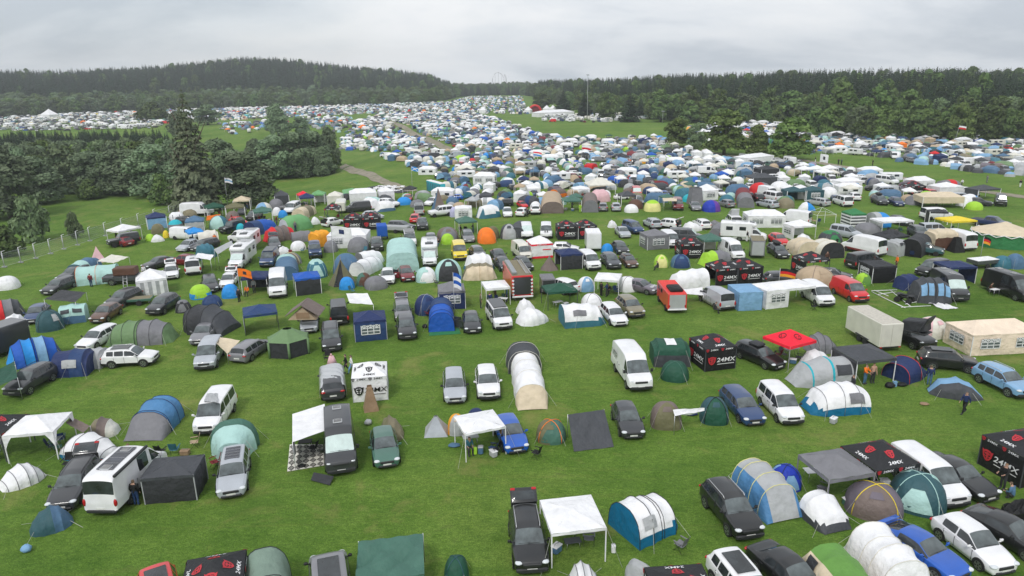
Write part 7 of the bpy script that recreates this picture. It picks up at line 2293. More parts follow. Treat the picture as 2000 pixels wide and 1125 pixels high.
# --- tunnels and other tents
for a in [
 ('family', 329, 438, 364, 435, 2.6, 2.1, ['white'], 'white tunnel tent with dark windows', dict(wins=[(.3, .45, 10, 12, 'grey'), (.55, .7, 10, 12, 'grey')])), ('tunnel', 358, 430, 386, 426, 2.6, 1.8, ['khaki'], 'camouflage green tunnel tent'), ('boot', 389, 478, 428, 474, 2.6, 2.2, ['off-white'], 'off-white cabin tent'),
 ('tunnel', 384, 504, 421, 498, 2.8, 1.9, ['teal'], 'teal tunnel tent'), ('porch', 489, 459, 538, 447, 3.2, 2.2, ['dark blue', 'blue', 'blue', 'blue'], 'blue tunnel tent', dict(ends=('navy', None))), ('porch', 583, 428, 612, 414, 2.6, 1.9, ['cream', 'khaki', 'cream', 'cream'], 'cream tunnel tent'),
 ('family', 547, 452, 607, 442, 3.6, 2.4, ['light grey', 'leaf green', 'leaf green', 'leaf green', 'leaf green', 'leaf green', 'leaf green'], 'pale green tunnel tent'), ('family', 518, 473, 575, 463, 3.2, 2.2, ['red', 'red', 'taupe', 'taupe', 'taupe', 'red', 'red'], 'red and grey tunnel tent', dict(poles='grey')), ('boot', 570, 472, 609, 468, 2.4, 1.6, ['grey'], 'grey boxy tent'),
 ('cabin', 613, 482, 638, 476, 2.4, 2.3, ['amber'], 'amber yellow cabin tent', dict(boxy=.8, ropes=False)), ('tunnel', 733, 413, 771, 409, 2.8, 1.9, ['white'], 'white tunnel tent with blue hem', dict(low=(.2, 'steel blue'))), ('short', 1010, 466, 1020, 445, 2.6, 1.9, ['dark grey'], 'dark grey tunnel joined to a van'),
 ('tunnel', 933, 426, 975, 421, 3, 2.2, ['white'], 'white tunnel tent with teal hem', dict(low=(.42, 'teal'))), ('tunnel', 956, 411, 979, 406, 2.6, 1.9, ['light blue', 'steel blue', 'white'], 'blue and white tunnel tent'), ('arch', 1079, 417, 1077, 394, 4.2, 2.2, ['beige'], 'beige tunnel tent with a brown porch', dict(ends=('taupe', None))),
 ('arch', 1153, 415, 1152, 398, 3, 2.3, ['taupe'], 'taupe tunnel tent', dict(ends=('grey', None))), ('family', 1153, 393, 1190, 391, 3.5, 2.3, ['pink'], 'pinkish grey tunnel tent'), ('tunnel', 1322, 388, 1350, 384, 3, 2, ['teal'], 'teal tunnel tent'), ('arch', 1457, 406, 1450, 385, 3, 2.0, ['grey', 'dark red'], 'grey tunnel tent with a red patch'),
 ('family', 1418, 380, 1461, 377, 3, 2.1, ['steel blue'], 'grey blue tunnel tent'), ('tunnel', 1676, 351, 1711, 347, 3, 2.1, ['light blue'], 'light blue tunnel tent'), ('tunnel', 1757, 374, 1792, 370, 3, 2.1, ['purple grey', 'dark red', 'grey'], 'grey and dark red tunnel tent'), ('tunnel', 1828, 371, 1872, 368, 3, 2, ['grey', 'grey', 'red', 'grey', 'grey'], 'grey tunnel tent with a red patch'),
 ('tunnel', 1773, 400, 1799, 396, 2.5, 1.7, ['grey'], 'grey tunnel tent'), ('tunnel', 1874, 403, 1902, 396, 2.5, 1.9, ['white', 'sky blue'], 'white and blue tunnel tent'), ('tunnel', 1368, 518, 1425, 512, 2.6, 1.8, ['lime', 'lime', 'grey', 'grey', 'khaki'], 'lime green and grey tunnel tent'), ('porch', 1374, 556, 1305, 564, 2.7, 2.1, ['white'], 'white tunnel tent beside a white tarp', dict(ends=('steel blue', None))),
 ('porch', 1700, 442, 1735, 440, 3.2, 2.3, ['light grey', 'sky blue', 'sky blue', 'sky blue'], 'blue tunnel tent with a grey front'), ('cabin', 1737, 499, 1758, 495, 2.4, 2.1, ['light grey'], 'pale grey awning tent', dict(boxy=.7, wins=[(.2, .8, 9.8, 12, 'dark grey')])), ('arch', 1775, 501, 1796, 488, 3.0, 2.4, [C], 'black tunnel tent', dict(ends=('black', None))),
 ('cabin', 1812, 486, 1856, 484, 2.5, 2.8, ['cream'], 'cream and brown tall cabin tent', dict(boxy=.9, low=(.5, 'brown'), ropes=False)), ('family', 1775, 583, 1853, 586, 3.6, 2.5, ['dark grey'], 'big grey awning tent with pale blue panels', dict(wins=[(a_, a_ + .13, b_, b_ + 3.2, 'light blue') for a_ in (.16, .33, .56, .74) for b_ in (9.6, 1.2)], noun='the big grey awning tent')), ('tunnel', 1752, 564, 1790, 560, 2.4, 1.6, ['navy'], 'navy tunnel tent'),
 ('short', 562, 548, 560, 512, 3.0, 2.0, ['steel blue', 'mint', 'teal'], 'teal tunnel tent with a mint roof'), ('porch', 698, 540, 742, 519, 2.4, 1.9, ['white'], 'white tunnel tent with a grey end', dict(poles='light grey')), ('porch', 702, 518, 748, 508, 2.4, 1.8, ['white'], 'white tunnel tent behind another white one', dict(ends=('grey', None))), ('arch', 787, 533, 785, 500, 4.3, 2.7, ['mint'], 'huge pale mint cabin tent', dict(boxy=.3, ends=('mint', None))),
 ('family', 903, 543, 970, 540, 3.2, 1.85, ['cream'], 'cream tent with a green roof', dict(flat=(5, 'khaki'), wins=[(.3, .42, 2, 4, 'dark grey')])), ('tunnel', 908, 528, 963, 522, 3, 2.1, ['white'], 'white tunnel tent with teal hem', dict(low=(.3, 'teal'))), ('porch', 1097, 633, 1181, 627, 3, 2.1, ['white'], 'white tunnel tent with dark teal skirt and clear window', dict(low=(.36, 'teal'), ends=('teal', None), wins=[(.2, .5, 2.2, 4, 'grey'), (.2, .5, 10, 11.8, 'grey')], noun='white tent with teal skirt')),
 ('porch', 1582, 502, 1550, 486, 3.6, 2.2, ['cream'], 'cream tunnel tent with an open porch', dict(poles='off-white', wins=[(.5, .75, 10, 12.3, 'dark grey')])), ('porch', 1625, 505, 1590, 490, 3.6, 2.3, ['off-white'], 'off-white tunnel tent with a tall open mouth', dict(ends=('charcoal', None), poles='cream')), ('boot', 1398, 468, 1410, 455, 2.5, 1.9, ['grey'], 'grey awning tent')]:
 k = a[9] if len(a) > 9 else {}
 T(*a[:9], **k)
# --- domes
for a in [
 (285, 470, 297, 471, 1.1, ['lime'], 'plain', 'tiny lime green dome tent'), (318, 465, 331, 464, 1.2, ['yellow'], 'plain', 'yellow dome tent'), (295, 457, 322, 455, 1.6, ['khaki', 'olive'], 'quad', 'camouflage dome tent'), (327, 449, 358, 447, 1.6, ['turquoise', 'grey'], 'band', 'turquoise dome tent'), (462, 455, 481, 453, 1.5, ['turquoise'], 'plain', 'turquoise dome tent'),
 (408, 447, 446, 445, 2.1, ['teal', 'mint'], 'quad', 'big teal dome tent'), (441, 434, 470, 432, 1.9, ['taupe'], 'plain', 'taupe dome tent'), (498, 416, 530, 415, 1.9, ['off-white', 'light blue'], 'quad', 'pale patched dome tent'), (524, 408, 553, 407, 1.9, ['grey'], 'plain', 'grey dome tent'), (532, 421, 550, 420, 1.5, ['white'], 'plain', 'white dome tent'), (543, 425, 562, 424, 1.3, ['sky blue'], 'plain', 'bright blue dome tent'),
 (678, 492, 722, 490, 2.0, ['grey'], 'plain', 'grey dome tent in front of a white party tent'), (631, 492, 658, 492, 1.6, ['grey'], 'plain', 'small grey dome tent beside a flagpole'), (568, 490, 599, 487, 1.3, ['white'], 'plain', 'white dome tent'), (548, 518, 590, 514, 1.5, ['grey', 'taupe'], 'quad', 'grey dome tent with yellow poles', dict(poles='pale yellow')), (855, 470, 897, 467, 1.9, ['taupe', 'grey'], 'quad', 'grey brown dome tent'),
 (863, 477, 888, 475, 1.5, ['lime'], 'plain', 'lime green dome tent'), (934, 475, 970, 473, 2.2, ['orange'], 'plain', 'bright orange dome tent', dict(asp=1.3)), (955, 467, 976, 464, 1.9, ['olive'], 'plain', 'olive dome tent behind a bright orange one'), (977, 466, 1012, 465, 2.2, ['dark grey', 'light grey'], 'front', 'grey dome tent with a pale door'), (879, 424, 896, 423, 1.8, ['lilac'], 'plain', 'lilac grey dome tent'),
 (1036, 412, 1058, 411, 1.7, ['white'], 'plain', 'white dome tent'), (1221, 415, 1248, 414, 1.4, ['white'], 'plain', 'white dome tent'), (1228, 408, 1257, 407, 1.7, ['brown'], 'plain', 'brown dome tent'), (1260, 413, 1292, 412, 2.0, ['pale yellow', 'lime'], 'top', 'pale lime dome tent'), (1377, 414, 1408, 412, 2.0, ['royal blue', 'purple'], 'half', 'blue and purple dome tent'), (1410, 401, 1435, 399, 1.9, ['teal'], 'plain', 'teal dome tent'),
 (1525, 407, 1552, 405, 1.8, ['khaki'], 'plain', 'khaki yellow dome tent'), (1609, 386, 1636, 384, 2.0, ['white'], 'plain', 'white dome tent'), (1470, 380, 1510, 378, 2.3, ['red', 'grey'], 'half', 'red and grey dome tent'), (1511, 375, 1543, 373, 2.1, ['white'], 'plain', 'white dome tent'), (1893, 410, 1920, 409, 1.4, ['lime'], 'plain', 'lime green dome tent'), (1278, 521, 1306, 521, 1.5, ['lime', 'pale yellow'], 'quad', 'lime green dome tent by itself', dict(asp=1.2)),
 (1311, 522, 1349, 522, 1.6, ['steel blue', 'dark blue'], 'quad', 'blue grey dome tent by itself', dict(poles='navy')), (1570, 562, 1630, 556, 2.2, ['beige'], 'plain', 'beige dome tent', dict(poles='taupe')), (1604, 477, 1646, 476, 1.9, ['dark grey', 'green'], 'top', 'dark grey dome tent with a green cap'), (1673, 557, 1702, 557, 1.4, ['lime', 'grass green'], 'half', 'bright green dome tent'), (1950, 525, 1975, 522, 1.5, ['teal'], 'plain', 'teal dome tent'), (1972, 525, 2000, 523, 1.8, ['steel blue'], 'plain', 'grey blue dome tent'),
 (600, 543, 641, 539, 2.2, ['teal', 'mint'], 'top', 'teal dome tent with a mint top', dict(asp=1.2, poles='mint')), (649, 534, 699, 534, 2.5, ['steel blue'], 'plain', 'big grey blue dome tent'), (662, 565, 692, 564, 1.4, ['sky blue'], 'plain', 'small bright blue dome tent'), (695, 558, 726, 557, 1.5, ['bottle green', 'brown'], 'half', 'dark green dome tent'), (717, 567, 759, 560, 1.4, ['grey'], 'plain', 'low grey dome tent'), (432, 582, 467, 580, 1.5, ['sky blue'], 'plain', 'bright blue dome tent beside a navy gazebo'),
 (850, 548, 904, 545, 2.5, ['mint', 'charcoal'], 'front', 'mint dome shelter with open sides', dict(asp=.9)), (812, 551, 853, 549, 1.7, ['mint', 'white'], 'half', 'pale round dome tent'), (1130, 569, 1163, 567, 1.6, ['white', 'light blue'], 'front', 'white and pale blue dome tent'), (1208, 569, 1248, 567, 1.6, ['white'], 'plain', 'white dome tent', dict(poles='grey')), (1138, 605, 1178, 602, 1.6, ['white'], 'plain', 'white dome tent', dict(poles='grey')), (815, 616, 858, 609, 2.0, ['navy', 'dark blue'], 'quad', 'navy dome tent', dict(poles='light grey')),  # mint shelter: charcoal front paints the dark inside of its open arch
 (1178, 495, 1198, 493, 1.3, ['sky blue'], 'plain', 'bright blue dome tent'), (1680, 457, 1721, 454, 1.5, ['grey'], 'plain', 'low grey dome tent')]:
 k = a[8] if len(a) > 8 else {}
 D(*a[:8], **k)
for a in [(295, 472, 322, 470, 1.1, ['white'], 'white pop-up tent'), (607, 438, 626, 436, 1.3, ['white'], 'white pop-up tent'), (540, 497, 570, 495, 1.2, ['white'], 'white pop-up tent'), (1333, 451, 1369, 448, 1.4, ['white'], 'silvery white pop-up tent'), (1385, 446, 1408, 444, 1.3, ['grey'], 'grey pop-up tent'), (1559, 410, 1592, 410, 1.5, ['white', 'white', 'white', 'sky blue', 'sky blue', 'sky blue'], 'white and blue pop-up tent'),
          (1008, 611, 1046, 607, 1.5, ['white'], 'white pop-up tent'), (1012, 634, 1067, 622, 1.5, ['white'], 'white pop-up tent'), (1555, 474, 1584, 472, 1.3, ['white'], 'small white pop-up tent'), (1187, 444, 1205, 443, 1.2, ['white'], 'white pop-up tent')]:
 pop(*a)
pyramid(1053, 528, 1093, 528, 1.8, 'taupe', 'grey brown pyramid tent beside a navy gazebo', sides=6)
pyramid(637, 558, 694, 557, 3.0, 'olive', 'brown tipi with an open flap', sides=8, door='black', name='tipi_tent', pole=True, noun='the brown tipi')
pyramid(1402, 457, 1434, 455, 1.6, 'pale yellow', 'pale cream pyramid tent', sides=4)
pyramid(1859, 493, 1881, 492, 2.0, 'black', 'small black toilet tent', sides=4, name='toilet_tent', top=.4)
pyramid(1910, 482, 2034, 484, 3.3, 'cream', 'big round tent with a cream roof and green wall', sides=14, name='round_tent', wallh=1.9, wallcol='green', top=.02, noun='the round green tent')
pyramid(846, 414, 872, 412, 4.3, 'steel blue', 'blue A-frame roof tent on a white off-road car', sides=4, name='roof_tent', door='taupe')
pyramid(1347, 400, 1372, 399, 3.2, 'grey', 'grey roof tent on a grey car', sides=4, name='roof_tent', top=.7)
# --- sheets
sheet([(1334, 566, 1.4), (1372, 561, 1.4), (1374, 577, .9), (1338, 574, 1.2)], 'white', 'white tarp in front of a white tunnel tent', legs=(2,), sag=.1)
sheet([(1802, 588, .08), (1822, 584, .10), (1872, 602, .06), (1845, 604, .08)], 'white', 'white plastic sheeting lying on the grass', sag=0, rough=.10, name='plastic_sheet')
sheet([(425, 497, 2.2), (456, 478, 2.3), (452, 470, 2.3), (418, 487, 2.2)], 'light grey', 'pale awning rolled out from a motorhome', legs=(0, 3), sag=.05, name='awning')
sheet([(403, 431, 1.2), (430, 426, 1.2), (430, 418, 1.9), (404, 422, 1.9)], 'orange', 'orange tarp hung below a dark green gazebo', legs=(2, 3), sag=.05)
sheet([(1296, 393, 1.9), (1322, 393, 1.9), (1322, 386, 2.0), (1294, 387, 1.9)], 'cream', 'cream awning at the old dark red van', legs=(0, 3), sag=.05, name='awning')
sheet([(672, 389, .06), (700, 385, .06), (690, 367, .06), (668, 371, .06)], 'leaf green', 'pale green groundsheets spread beyond the camp', sag=0, rough=.08, name='groundsheet')
sheet([(716, 366, .12), (776, 377, .12), (800, 374, .12), (742, 361, .12)], 'charcoal', 'black plastic sheet weighted with white sandbags', sag=0, rough=.05, name='plastic_sheet', noun='black plastic sheet')
m = MB()
for k in range(46):
 p = gp(NR.uniform(732, 788), NR.uniform(364, 375))
 m.rbox((p.x, p.y, p.z + .22), (.9, .45, .2), .08)
o = link('sandbags', m.mesh('sandbags', True, 40), mat('matte', 'white'))
stuff(o, 'white sandbags scattered on the black plastic sheet')
# --- trailers, fire engine, old red truck
box_thing('box_trailer', 'blue box trailer behind a black car', 748, 470, 742, 452, 2.6, 1.6, .6, 2.3, 'blue', noun='the blue trailer')
box_thing('box_trailer', 'white box trailer beside a white van', 1160, 493, 1150, 470, 3.4, 2.1, .5, 2.8, 'white', noun='white box trailer')
box_thing('horse_trailer', 'grey horse trailer with a metal ramp', 1479, 506, 1466, 470, 3.4, 1.8, .4, 2.5, 'grey', 'light grey', noun='the horse trailer', roof='khaki')
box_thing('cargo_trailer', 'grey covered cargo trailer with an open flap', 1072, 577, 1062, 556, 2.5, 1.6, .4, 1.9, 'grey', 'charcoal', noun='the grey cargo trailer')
box_thing('boat_trailer', 'pale boat trailer in front of a dark estate car', 798, 455, 770, 454, 4.2, 1.4, .5, 1.1, 'light grey', noun='the boat trailer')
box_thing('flat_trailer', 'pale trailer with a white cover', 1896, 524, 1928, 521, 3.4, 1.8, .6, 1.1, 'dark grey', noun='white covered trailer', roof='white')
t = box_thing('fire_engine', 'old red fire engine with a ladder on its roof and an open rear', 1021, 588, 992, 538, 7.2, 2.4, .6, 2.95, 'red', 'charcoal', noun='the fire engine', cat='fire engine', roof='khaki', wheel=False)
for s in (1, -1):
 for x in (-2.2, 2.4):
  link('wheel', MB().cyl((x, s * 1.08, .5), .5, .28, 16).mesh('w', True, 40), TYRE, t)
 for k in range(5):
  link('warning_stripe', MB().box((-3.63, s * 1.06, .85 + .4 * k), (.03, .22, .2), Matrix.Rotation(rad(24 * s), 3, 'X')).mesh('ws', False), WHITEP, t)
 link('taillight', MB().box((-3.64, s * .8, .75), (.04, .25, .12)).mesh('tl', False), LAMPR, t)
link('bumper', MB().rbox((-3.66, 0, .55), (.12, 2.4, .2), .03).mesh('bp', False), WHITEP, t)
link('cab_window', MB().box((3.2, 0, 2.2), (.9, 2.43, .7)).mesh('cw', False), GLASS, t)
m = MB()
for s in (.25, -.25):
 m.tube([(-3.3, -.75 + s, 3.15), (3.0, -.75 + s, 3.15)], .04, 5)
for k in range(16):
 m.tube([(-3.2 + .4 * k, -1.0, 3.15), (-3.2 + .4 * k, -.5, 3.15)], .025, 4)
link('ladder', m.mesh('ladder'), CHROME, t)
link('roof_box', MB().rbox((-.2, .8, 3.15), (5.8, .55, .3), .04).mesh('rb', False), mat('metal', 'light grey'), t)
t = box_thing('old_van', 'old salmon red van with a grey rear shutter and black roof load', 1322, 613, 1290, 572, 5.2, 2.0, .45, 2.2, 'salmon red', 'light grey', noun='the salmon red van', cat='van', wheel=False)
for s in (1, -1):
 for x in (-1.5, 1.7):
  link('wheel', MB().cyl((x, s * .92, .36), .36, .22, 16).mesh('w', True, 40), TYRE, t)
 for x in (.4, 1.7):
  link('side_window', MB().box((x, s * 1.0, 1.7), (.8, .03, .42)).mesh('sw', False), GLASS, t)
 link('taillight', MB().box((-2.63, s * .85, .85), (.04, .18, .25)).mesh('tl', False), LAMPR, t)
link('windscreen', MB().box((2.6, 0, 1.7), (.04, 1.7, .55)).mesh('ws', False), GLASS, t)
link('bumper', MB().rbox((-2.68, 0, .5), (.12, 2.0, .16), .03).mesh('bp', False), WHITEP, t)
link('roof_load', MB().rbox((-1.2, 0, 2.42), (2.0, 1.4, .34), .1).mesh('rl', True, 40), mat('fabric', 'black'), t)
# quad bike
p = gp(1766, 590)
t = thing('quad_bike', 'quad bike', 'black quad bike parked before the big grey awning tent', (p.x, p.y, 0), rad(-50), 'the quad bike')
for sx in (.6, -.6):
 for s in (1, -1):
  link('wheel', MB().cyl((sx, s * .45, .3), .3, .26, 14).mesh('w', True, 40), TYRE, t)
link('body', MB().rbox((0, 0, .62), (1.5, .5, .3), .1).mesh('b', True, 40), mat('paint', 'black'), t)
link('seat', MB().rbox((-.15, 0, .85), (.8, .36, .16), .06).mesh('s', True, 40), mat('fabric', 'charcoal'), t)
link('handlebar', MB().tube([(.4, -.4, 1.1), (.5, 0, 1.05), (.4, .4, 1.1)], .02, 5).mesh('h'), DARKTRIM, t)
for sx in (.65, -.65):
 link('cargo_rack', MB().rbox((sx, 0, .86), (.5, .9, .04), .015).mesh('r', False), DARKTRIM, t)
# collapsed frame on the grass
p = gp(1760, 585)
t = thing('collapsed_frame', 'frame', 'collapsed white gazebo frame lying on the grass', (p.x, p.y, 0), 0, 'the collapsed frame')
for q in [((1702, 568), (1752, 566)), ((1703, 570), (1760, 598)), ((1715, 575), (1750, 570)), ((1722, 580), (1768, 601)), ((1760, 600), (1818, 597)), ((1768, 594), (1806, 586)), ((1738, 566), (1778, 598)), ((1708, 567), (1735, 578))]:
 a, b = gp(*q[0], .06) - p, gp(*q[1], .08) - p
 link('tube', MB().tube([a, b], .045, 5).mesh('tube'), WHITEP, t)
# toilets: a teal row by the track
p0, p1 = gp(838, 371), gp(866, 379)
dv = (p1 - p0)
for k in range(8):
 q = p0 + dv * ((k + .5) / 8)
 t = thing('portable_toilet', 'portable toilet', 'teal portable toilet in the row by the dirt track', q, math.atan2(dv.y, dv.x), 'toilet', group='portable toilets in a row by the track')
 w_ = dv.length / 8 * .94
 link('cabin', MB().rbox((0, 0, 1.1), (w_, 1.2, 2.2), .05).mesh('c', False), mat('plastic', 'turquoise'), t)
 link('door', MB().box((0, -.62, 1.05), (w_ * .7, .03, 1.85)).mesh('d', False), mat('plastic', 'teal'), t)
 link('roof', MB().rbox((0, 0, 2.26), (w_ * 1.02, 1.25, .16), .06).mesh('r', False), mat('plastic', 'white'), t)
# flags
flag(446, 407, 6.2, ['white', 'light blue', 'white'], 'white flag by the metal fence')
flag(806, 378, 6.0, ['sky blue'], 'pale blue flag with a white cross', cross='white')
flag(657, 560, 7.6, ['white'], 'white flag on a tall pole over the brown tipi', emb='navy', fw=2.4, fh=1.3)
flag(888, 613, 4.6, ['blue', 'white', 'blue', 'white'], 'blue and white flag before the grey topped navy gazebo', fw=.8, fh=1.6)
flag(470, 578, 3.4, ['orange'], 'orange flag on the navy gazebo', emb='charcoal', fw=1.6)
flag(1520, 566, 2.6, ['black', 'red', 'amber'], 'black red and gold flag near a long white gazebo', fw=1.8)
flag(1914, 508, 3.2, ['black', 'red', 'amber'], 'black red and gold flag beside the round green tent', fw=.9, fh=.9)
flag(1599, 336, 4.6, ['white'], 'white flag with a dark ring over pointed gazebos', emb='charcoal', fw=2, fh=2)
flag(1857, 302, 8.5, ['white', 'red'], 'white and red flag at the wood edge', fw=2.2, lean=1.2)
flag(1136, 347, 8.0, ['white', 'red'], 'white and red flag in the crowded field', fw=2.2)
flag(1042, 352, 7.0, ['bright red', 'white', 'sky blue'], 'red white and blue flag in the crowded field', fw=2.0)
# people of the middle rows
for a in [(939, 602, 'stand', 0, 'olive', C, 'person in olive beside the white gazebo'), (957, 600, 'stand', 90, 'navy', C, 'person in navy at the white gazebo leg'), (968, 590, 'arms', 200, 'brown', C, 'person in brown inside the white gazebo'), (990, 589, 'stand', 180, 'steel blue', 'navy', 'person in blue inside the white gazebo'), (1174, 578, 'stand', 30, 'black', 'black', 'person in black under a white gazebo'), (1189, 574, 'sit', -120, 'black', C, 'person in black sitting under a white gazebo'),
          (468, 590, 'stand', 150, 'charcoal', 'black', 'person in dark clothes in front of a bright blue dome'), (484, 577, 'sit', -90, 'orange', C, 'person in orange sitting under the navy gazebo'), (497, 572, 'stand', -90, 'light grey', C, 'person in grey under the navy gazebo'), (784, 480, 'stand', 180, 'black', 'charcoal', 'person in black beside a white people carrier'), (421, 478, 'stand', -60, 'orange', C, 'person in an orange poncho by a white cabin tent'),
          (1323, 450, 'stand', 30, 'black', 'black', 'person in black at an open tailgate'), (1458, 472, 'stand', 20, 'black', 'white', 'person in black and white beside a motorhome'), (1614, 516, 'stand', -90, 'brown', 'black', 'person in dark trousers before a cream tunnel tent'), (1750, 524, 'stand', 180, 'orange', 'brown', 'person in orange behind the black closed gazebo'), (1931, 573, 'sit', -30, 'brown', C, 'person in brown sitting at a table by the big black camper'), (1950, 571, 'sit', 200, 'red', 'black', 'person in red sitting at a table by the big black camper'),
          (1030, 424, 'stand', 90, 'charcoal', 'black', 'person in black between two white cars'), (1133, 416, 'stand', -90, 'lime', 'lime', 'person in bright yellow by a grey green gazebo'), (1592, 318, 'stand', 0, 'black', 'white', 'person in black and white on the far track'), (1637, 322, 'stand', 20, C, 'black', 'person in dark clothes walking with another on the far track'), (1643, 322, 'stand', 20, 'bottle green', C, 'person in dark green walking with another on the far track'), (1704, 324, 'stand', 180, 'black', 'black', 'person in black alone on the far track'),
          (1878, 365, 'walk', 180, 'white', 'charcoal', 'person in white walking along the track'), (1927, 357, 'stand', 0, 'grey', 'grey', 'person in grey standing by the track'), (1992, 366, 'stand', 20, 'black', 'white', 'person in black at the edge of the track'), (454, 436, 'stand', 0, 'dark red', C, 'person in dark red among the tents'), (492, 458, 'stand', 0, 'pink', 'navy', 'person in pink at the mouth of a blue tunnel tent'), (541, 440, 'stand', 0, 'dark red', 'navy', 'person in dark red beside a blue tunnel tent')]:
 person(a[0], a[1], a[2], a[3], a[4], a[5], (.12, .08, .05), a[6])
person(260, 925, 'arms', -50, 'brown', 'black', (.15, .1, .06), 'man in shorts standing in the doorway of the white camper van', z=.45)
person(268, 987, 'stand', 90, 'black', 'dark blue', (.12, .08, .05), 'person in a black shirt and jeans beside the white camper van')
table(1941, 577, 20, 'white', 'white folding table by the big black camper', 1.0, .6)
chair(640, 706, -90, 'black', 'black folded chair on the grass by the green screen tent')
# two tall masts on the far meadow
for px, yb, yt in ((1147, 236, 153), (1294, 240, 219)):
 p = gp(px, yb)
 h = (p - CAM).length * (yb - yt) / FOC
 t = thing('light_mast', 'mast', 'tall thin light mast on the far meadow' if yt < 200 else 'short light mast at the edge of the far meadow', p, 0)
 link('mast', MB().tube([(0, 0, 0), (0, 0, h)], .13 if yt < 200 else .10, 8, [1.2, .7]).mesh('m'), mat('matte', 'light grey'), t)
 link('lamp_head', MB().box((0, 0, h), (1.6, .5, .5)).mesh('l', False), mat('metal', 'light grey'), t)
# --- chairs, tables, boxes and people among the tents
rr = random.Random(77)
spots = [r for r in REG if r['cat'] == 'gazebo' and not any(c_.name.startswith('side_wall') for c_ in r['o'].children) and r['pos'].y < 175]
for r in spots:
 M_ = r['o'].matrix_basis
 n_ = r['noun']
 for k in range(rr.randint(2, 4)):
  q = M_ @ Vector((rr.uniform(-1.1, 1.1), rr.uniform(-1.3, .9), 0))
  px_, py_ = [float(v) for v in (lambda v: (1000 + FOC * v.dot(_R) / v.dot(_F), 562.5 - FOC * v.dot(_U) / v.dot(_F)))(q - CAM)]
  c_ = rr.choice(['charcoal', 'navy', 'bottle green', 'grey', 'black', 'dark blue', 'dark red'])
  z_ = rr.random()
  if z_ < .5:
   chair(px_, py_, rr.uniform(0, 360), c_, c_ + ' folding chair under ' + (n_ if n_.startswith('the') else 'the ' + n_))
  elif z_ < .62:
   table(px_, py_, rr.uniform(0, 180), rr.choice(['light grey', 'white', 'tan']), 'folding table under ' + (n_ if n_.startswith('the') else 'the ' + n_), 1.1, .6)
  elif z_ < .80:
   person(px_, py_, rr.choice(['stand', 'sit', 'sit', 'arms']), rr.uniform(0, 360), c_, rr.choice(['charcoal', 'navy', 'tan']), (.12, .08, .05), 'person in ' + c_ + ' under ' + (n_ if n_.startswith('the') else 'the ' + n_))
  else:
   lump(px_, py_, (.55, .4, .4), rr.choice(['steel blue', 'light grey', 'red', 'bottle green']), 'cool box under ' + (n_ if n_.startswith('the') else 'the ' + n_), 'cool_box', 'box', 'plastic', hard=True, lid='white', yaw=rr.uniform(0, 180))
near_ = [r for r in REG if r['cat'] in ('tent', 'van') and 25 < r['pos'].y < 120]
for r in rr.sample(near_, 40):
 a_ = rr.uniform(3.4, 6.0)
 q = r['pos'] + Vector((rr.uniform(-1.6, 1.6), -rr.uniform(1.5, 2.6), 0)) * (1.0 if r['cat'] == 'tent' else 1.35)
 if any((q.xy - s['pos'].xy).length < (1.9 if s is not r else 1.3) for s in REG if s['cat'] not in ('fence',)):
  continue
 v = q - CAM
 px_, py_ = 1000 + FOC * v.dot(_R) / v.dot(_F), 562.5 - FOC * v.dot(_U) / v.dot(_F)
 n_ = r['noun'] if r['noun'].startswith('the') else 'the ' + r['noun']
 n_ = ' '.join(n_.split()[:9])
 c_ = rr.choice(['charcoal', 'navy', 'grey', 'black', 'teal', 'dark red'])
 z_ = rr.random()
 if z_ < .38:
  chair(px_, py_, rr.uniform(0, 360), c_, c_ + ' folding chair before ' + n_)
 elif z_ < .62:
  lump(px_, py_, (.6, .5, .4), rr.choice(['black', 'light blue', 'light grey']), 'rubbish bag before ' + n_, 'rubbish_bag', 'bag')
 elif z_ < .82:
  lump(px_, py_, (.55, .4, .4), rr.choice(['steel blue', 'light grey', 'red']), 'cool box before ' + n_, 'cool_box', 'box', 'plastic', hard=True, lid='white', yaw=rr.uniform(0, 180))
 else:
  person(px_, py_, rr.choice(['stand', 'sit']), rr.uniform(0, 360), c_, rr.choice(['charcoal', 'navy', 'steel blue']), (.12, .08, .05), 'person in ' + c_ + ' before ' + n_)
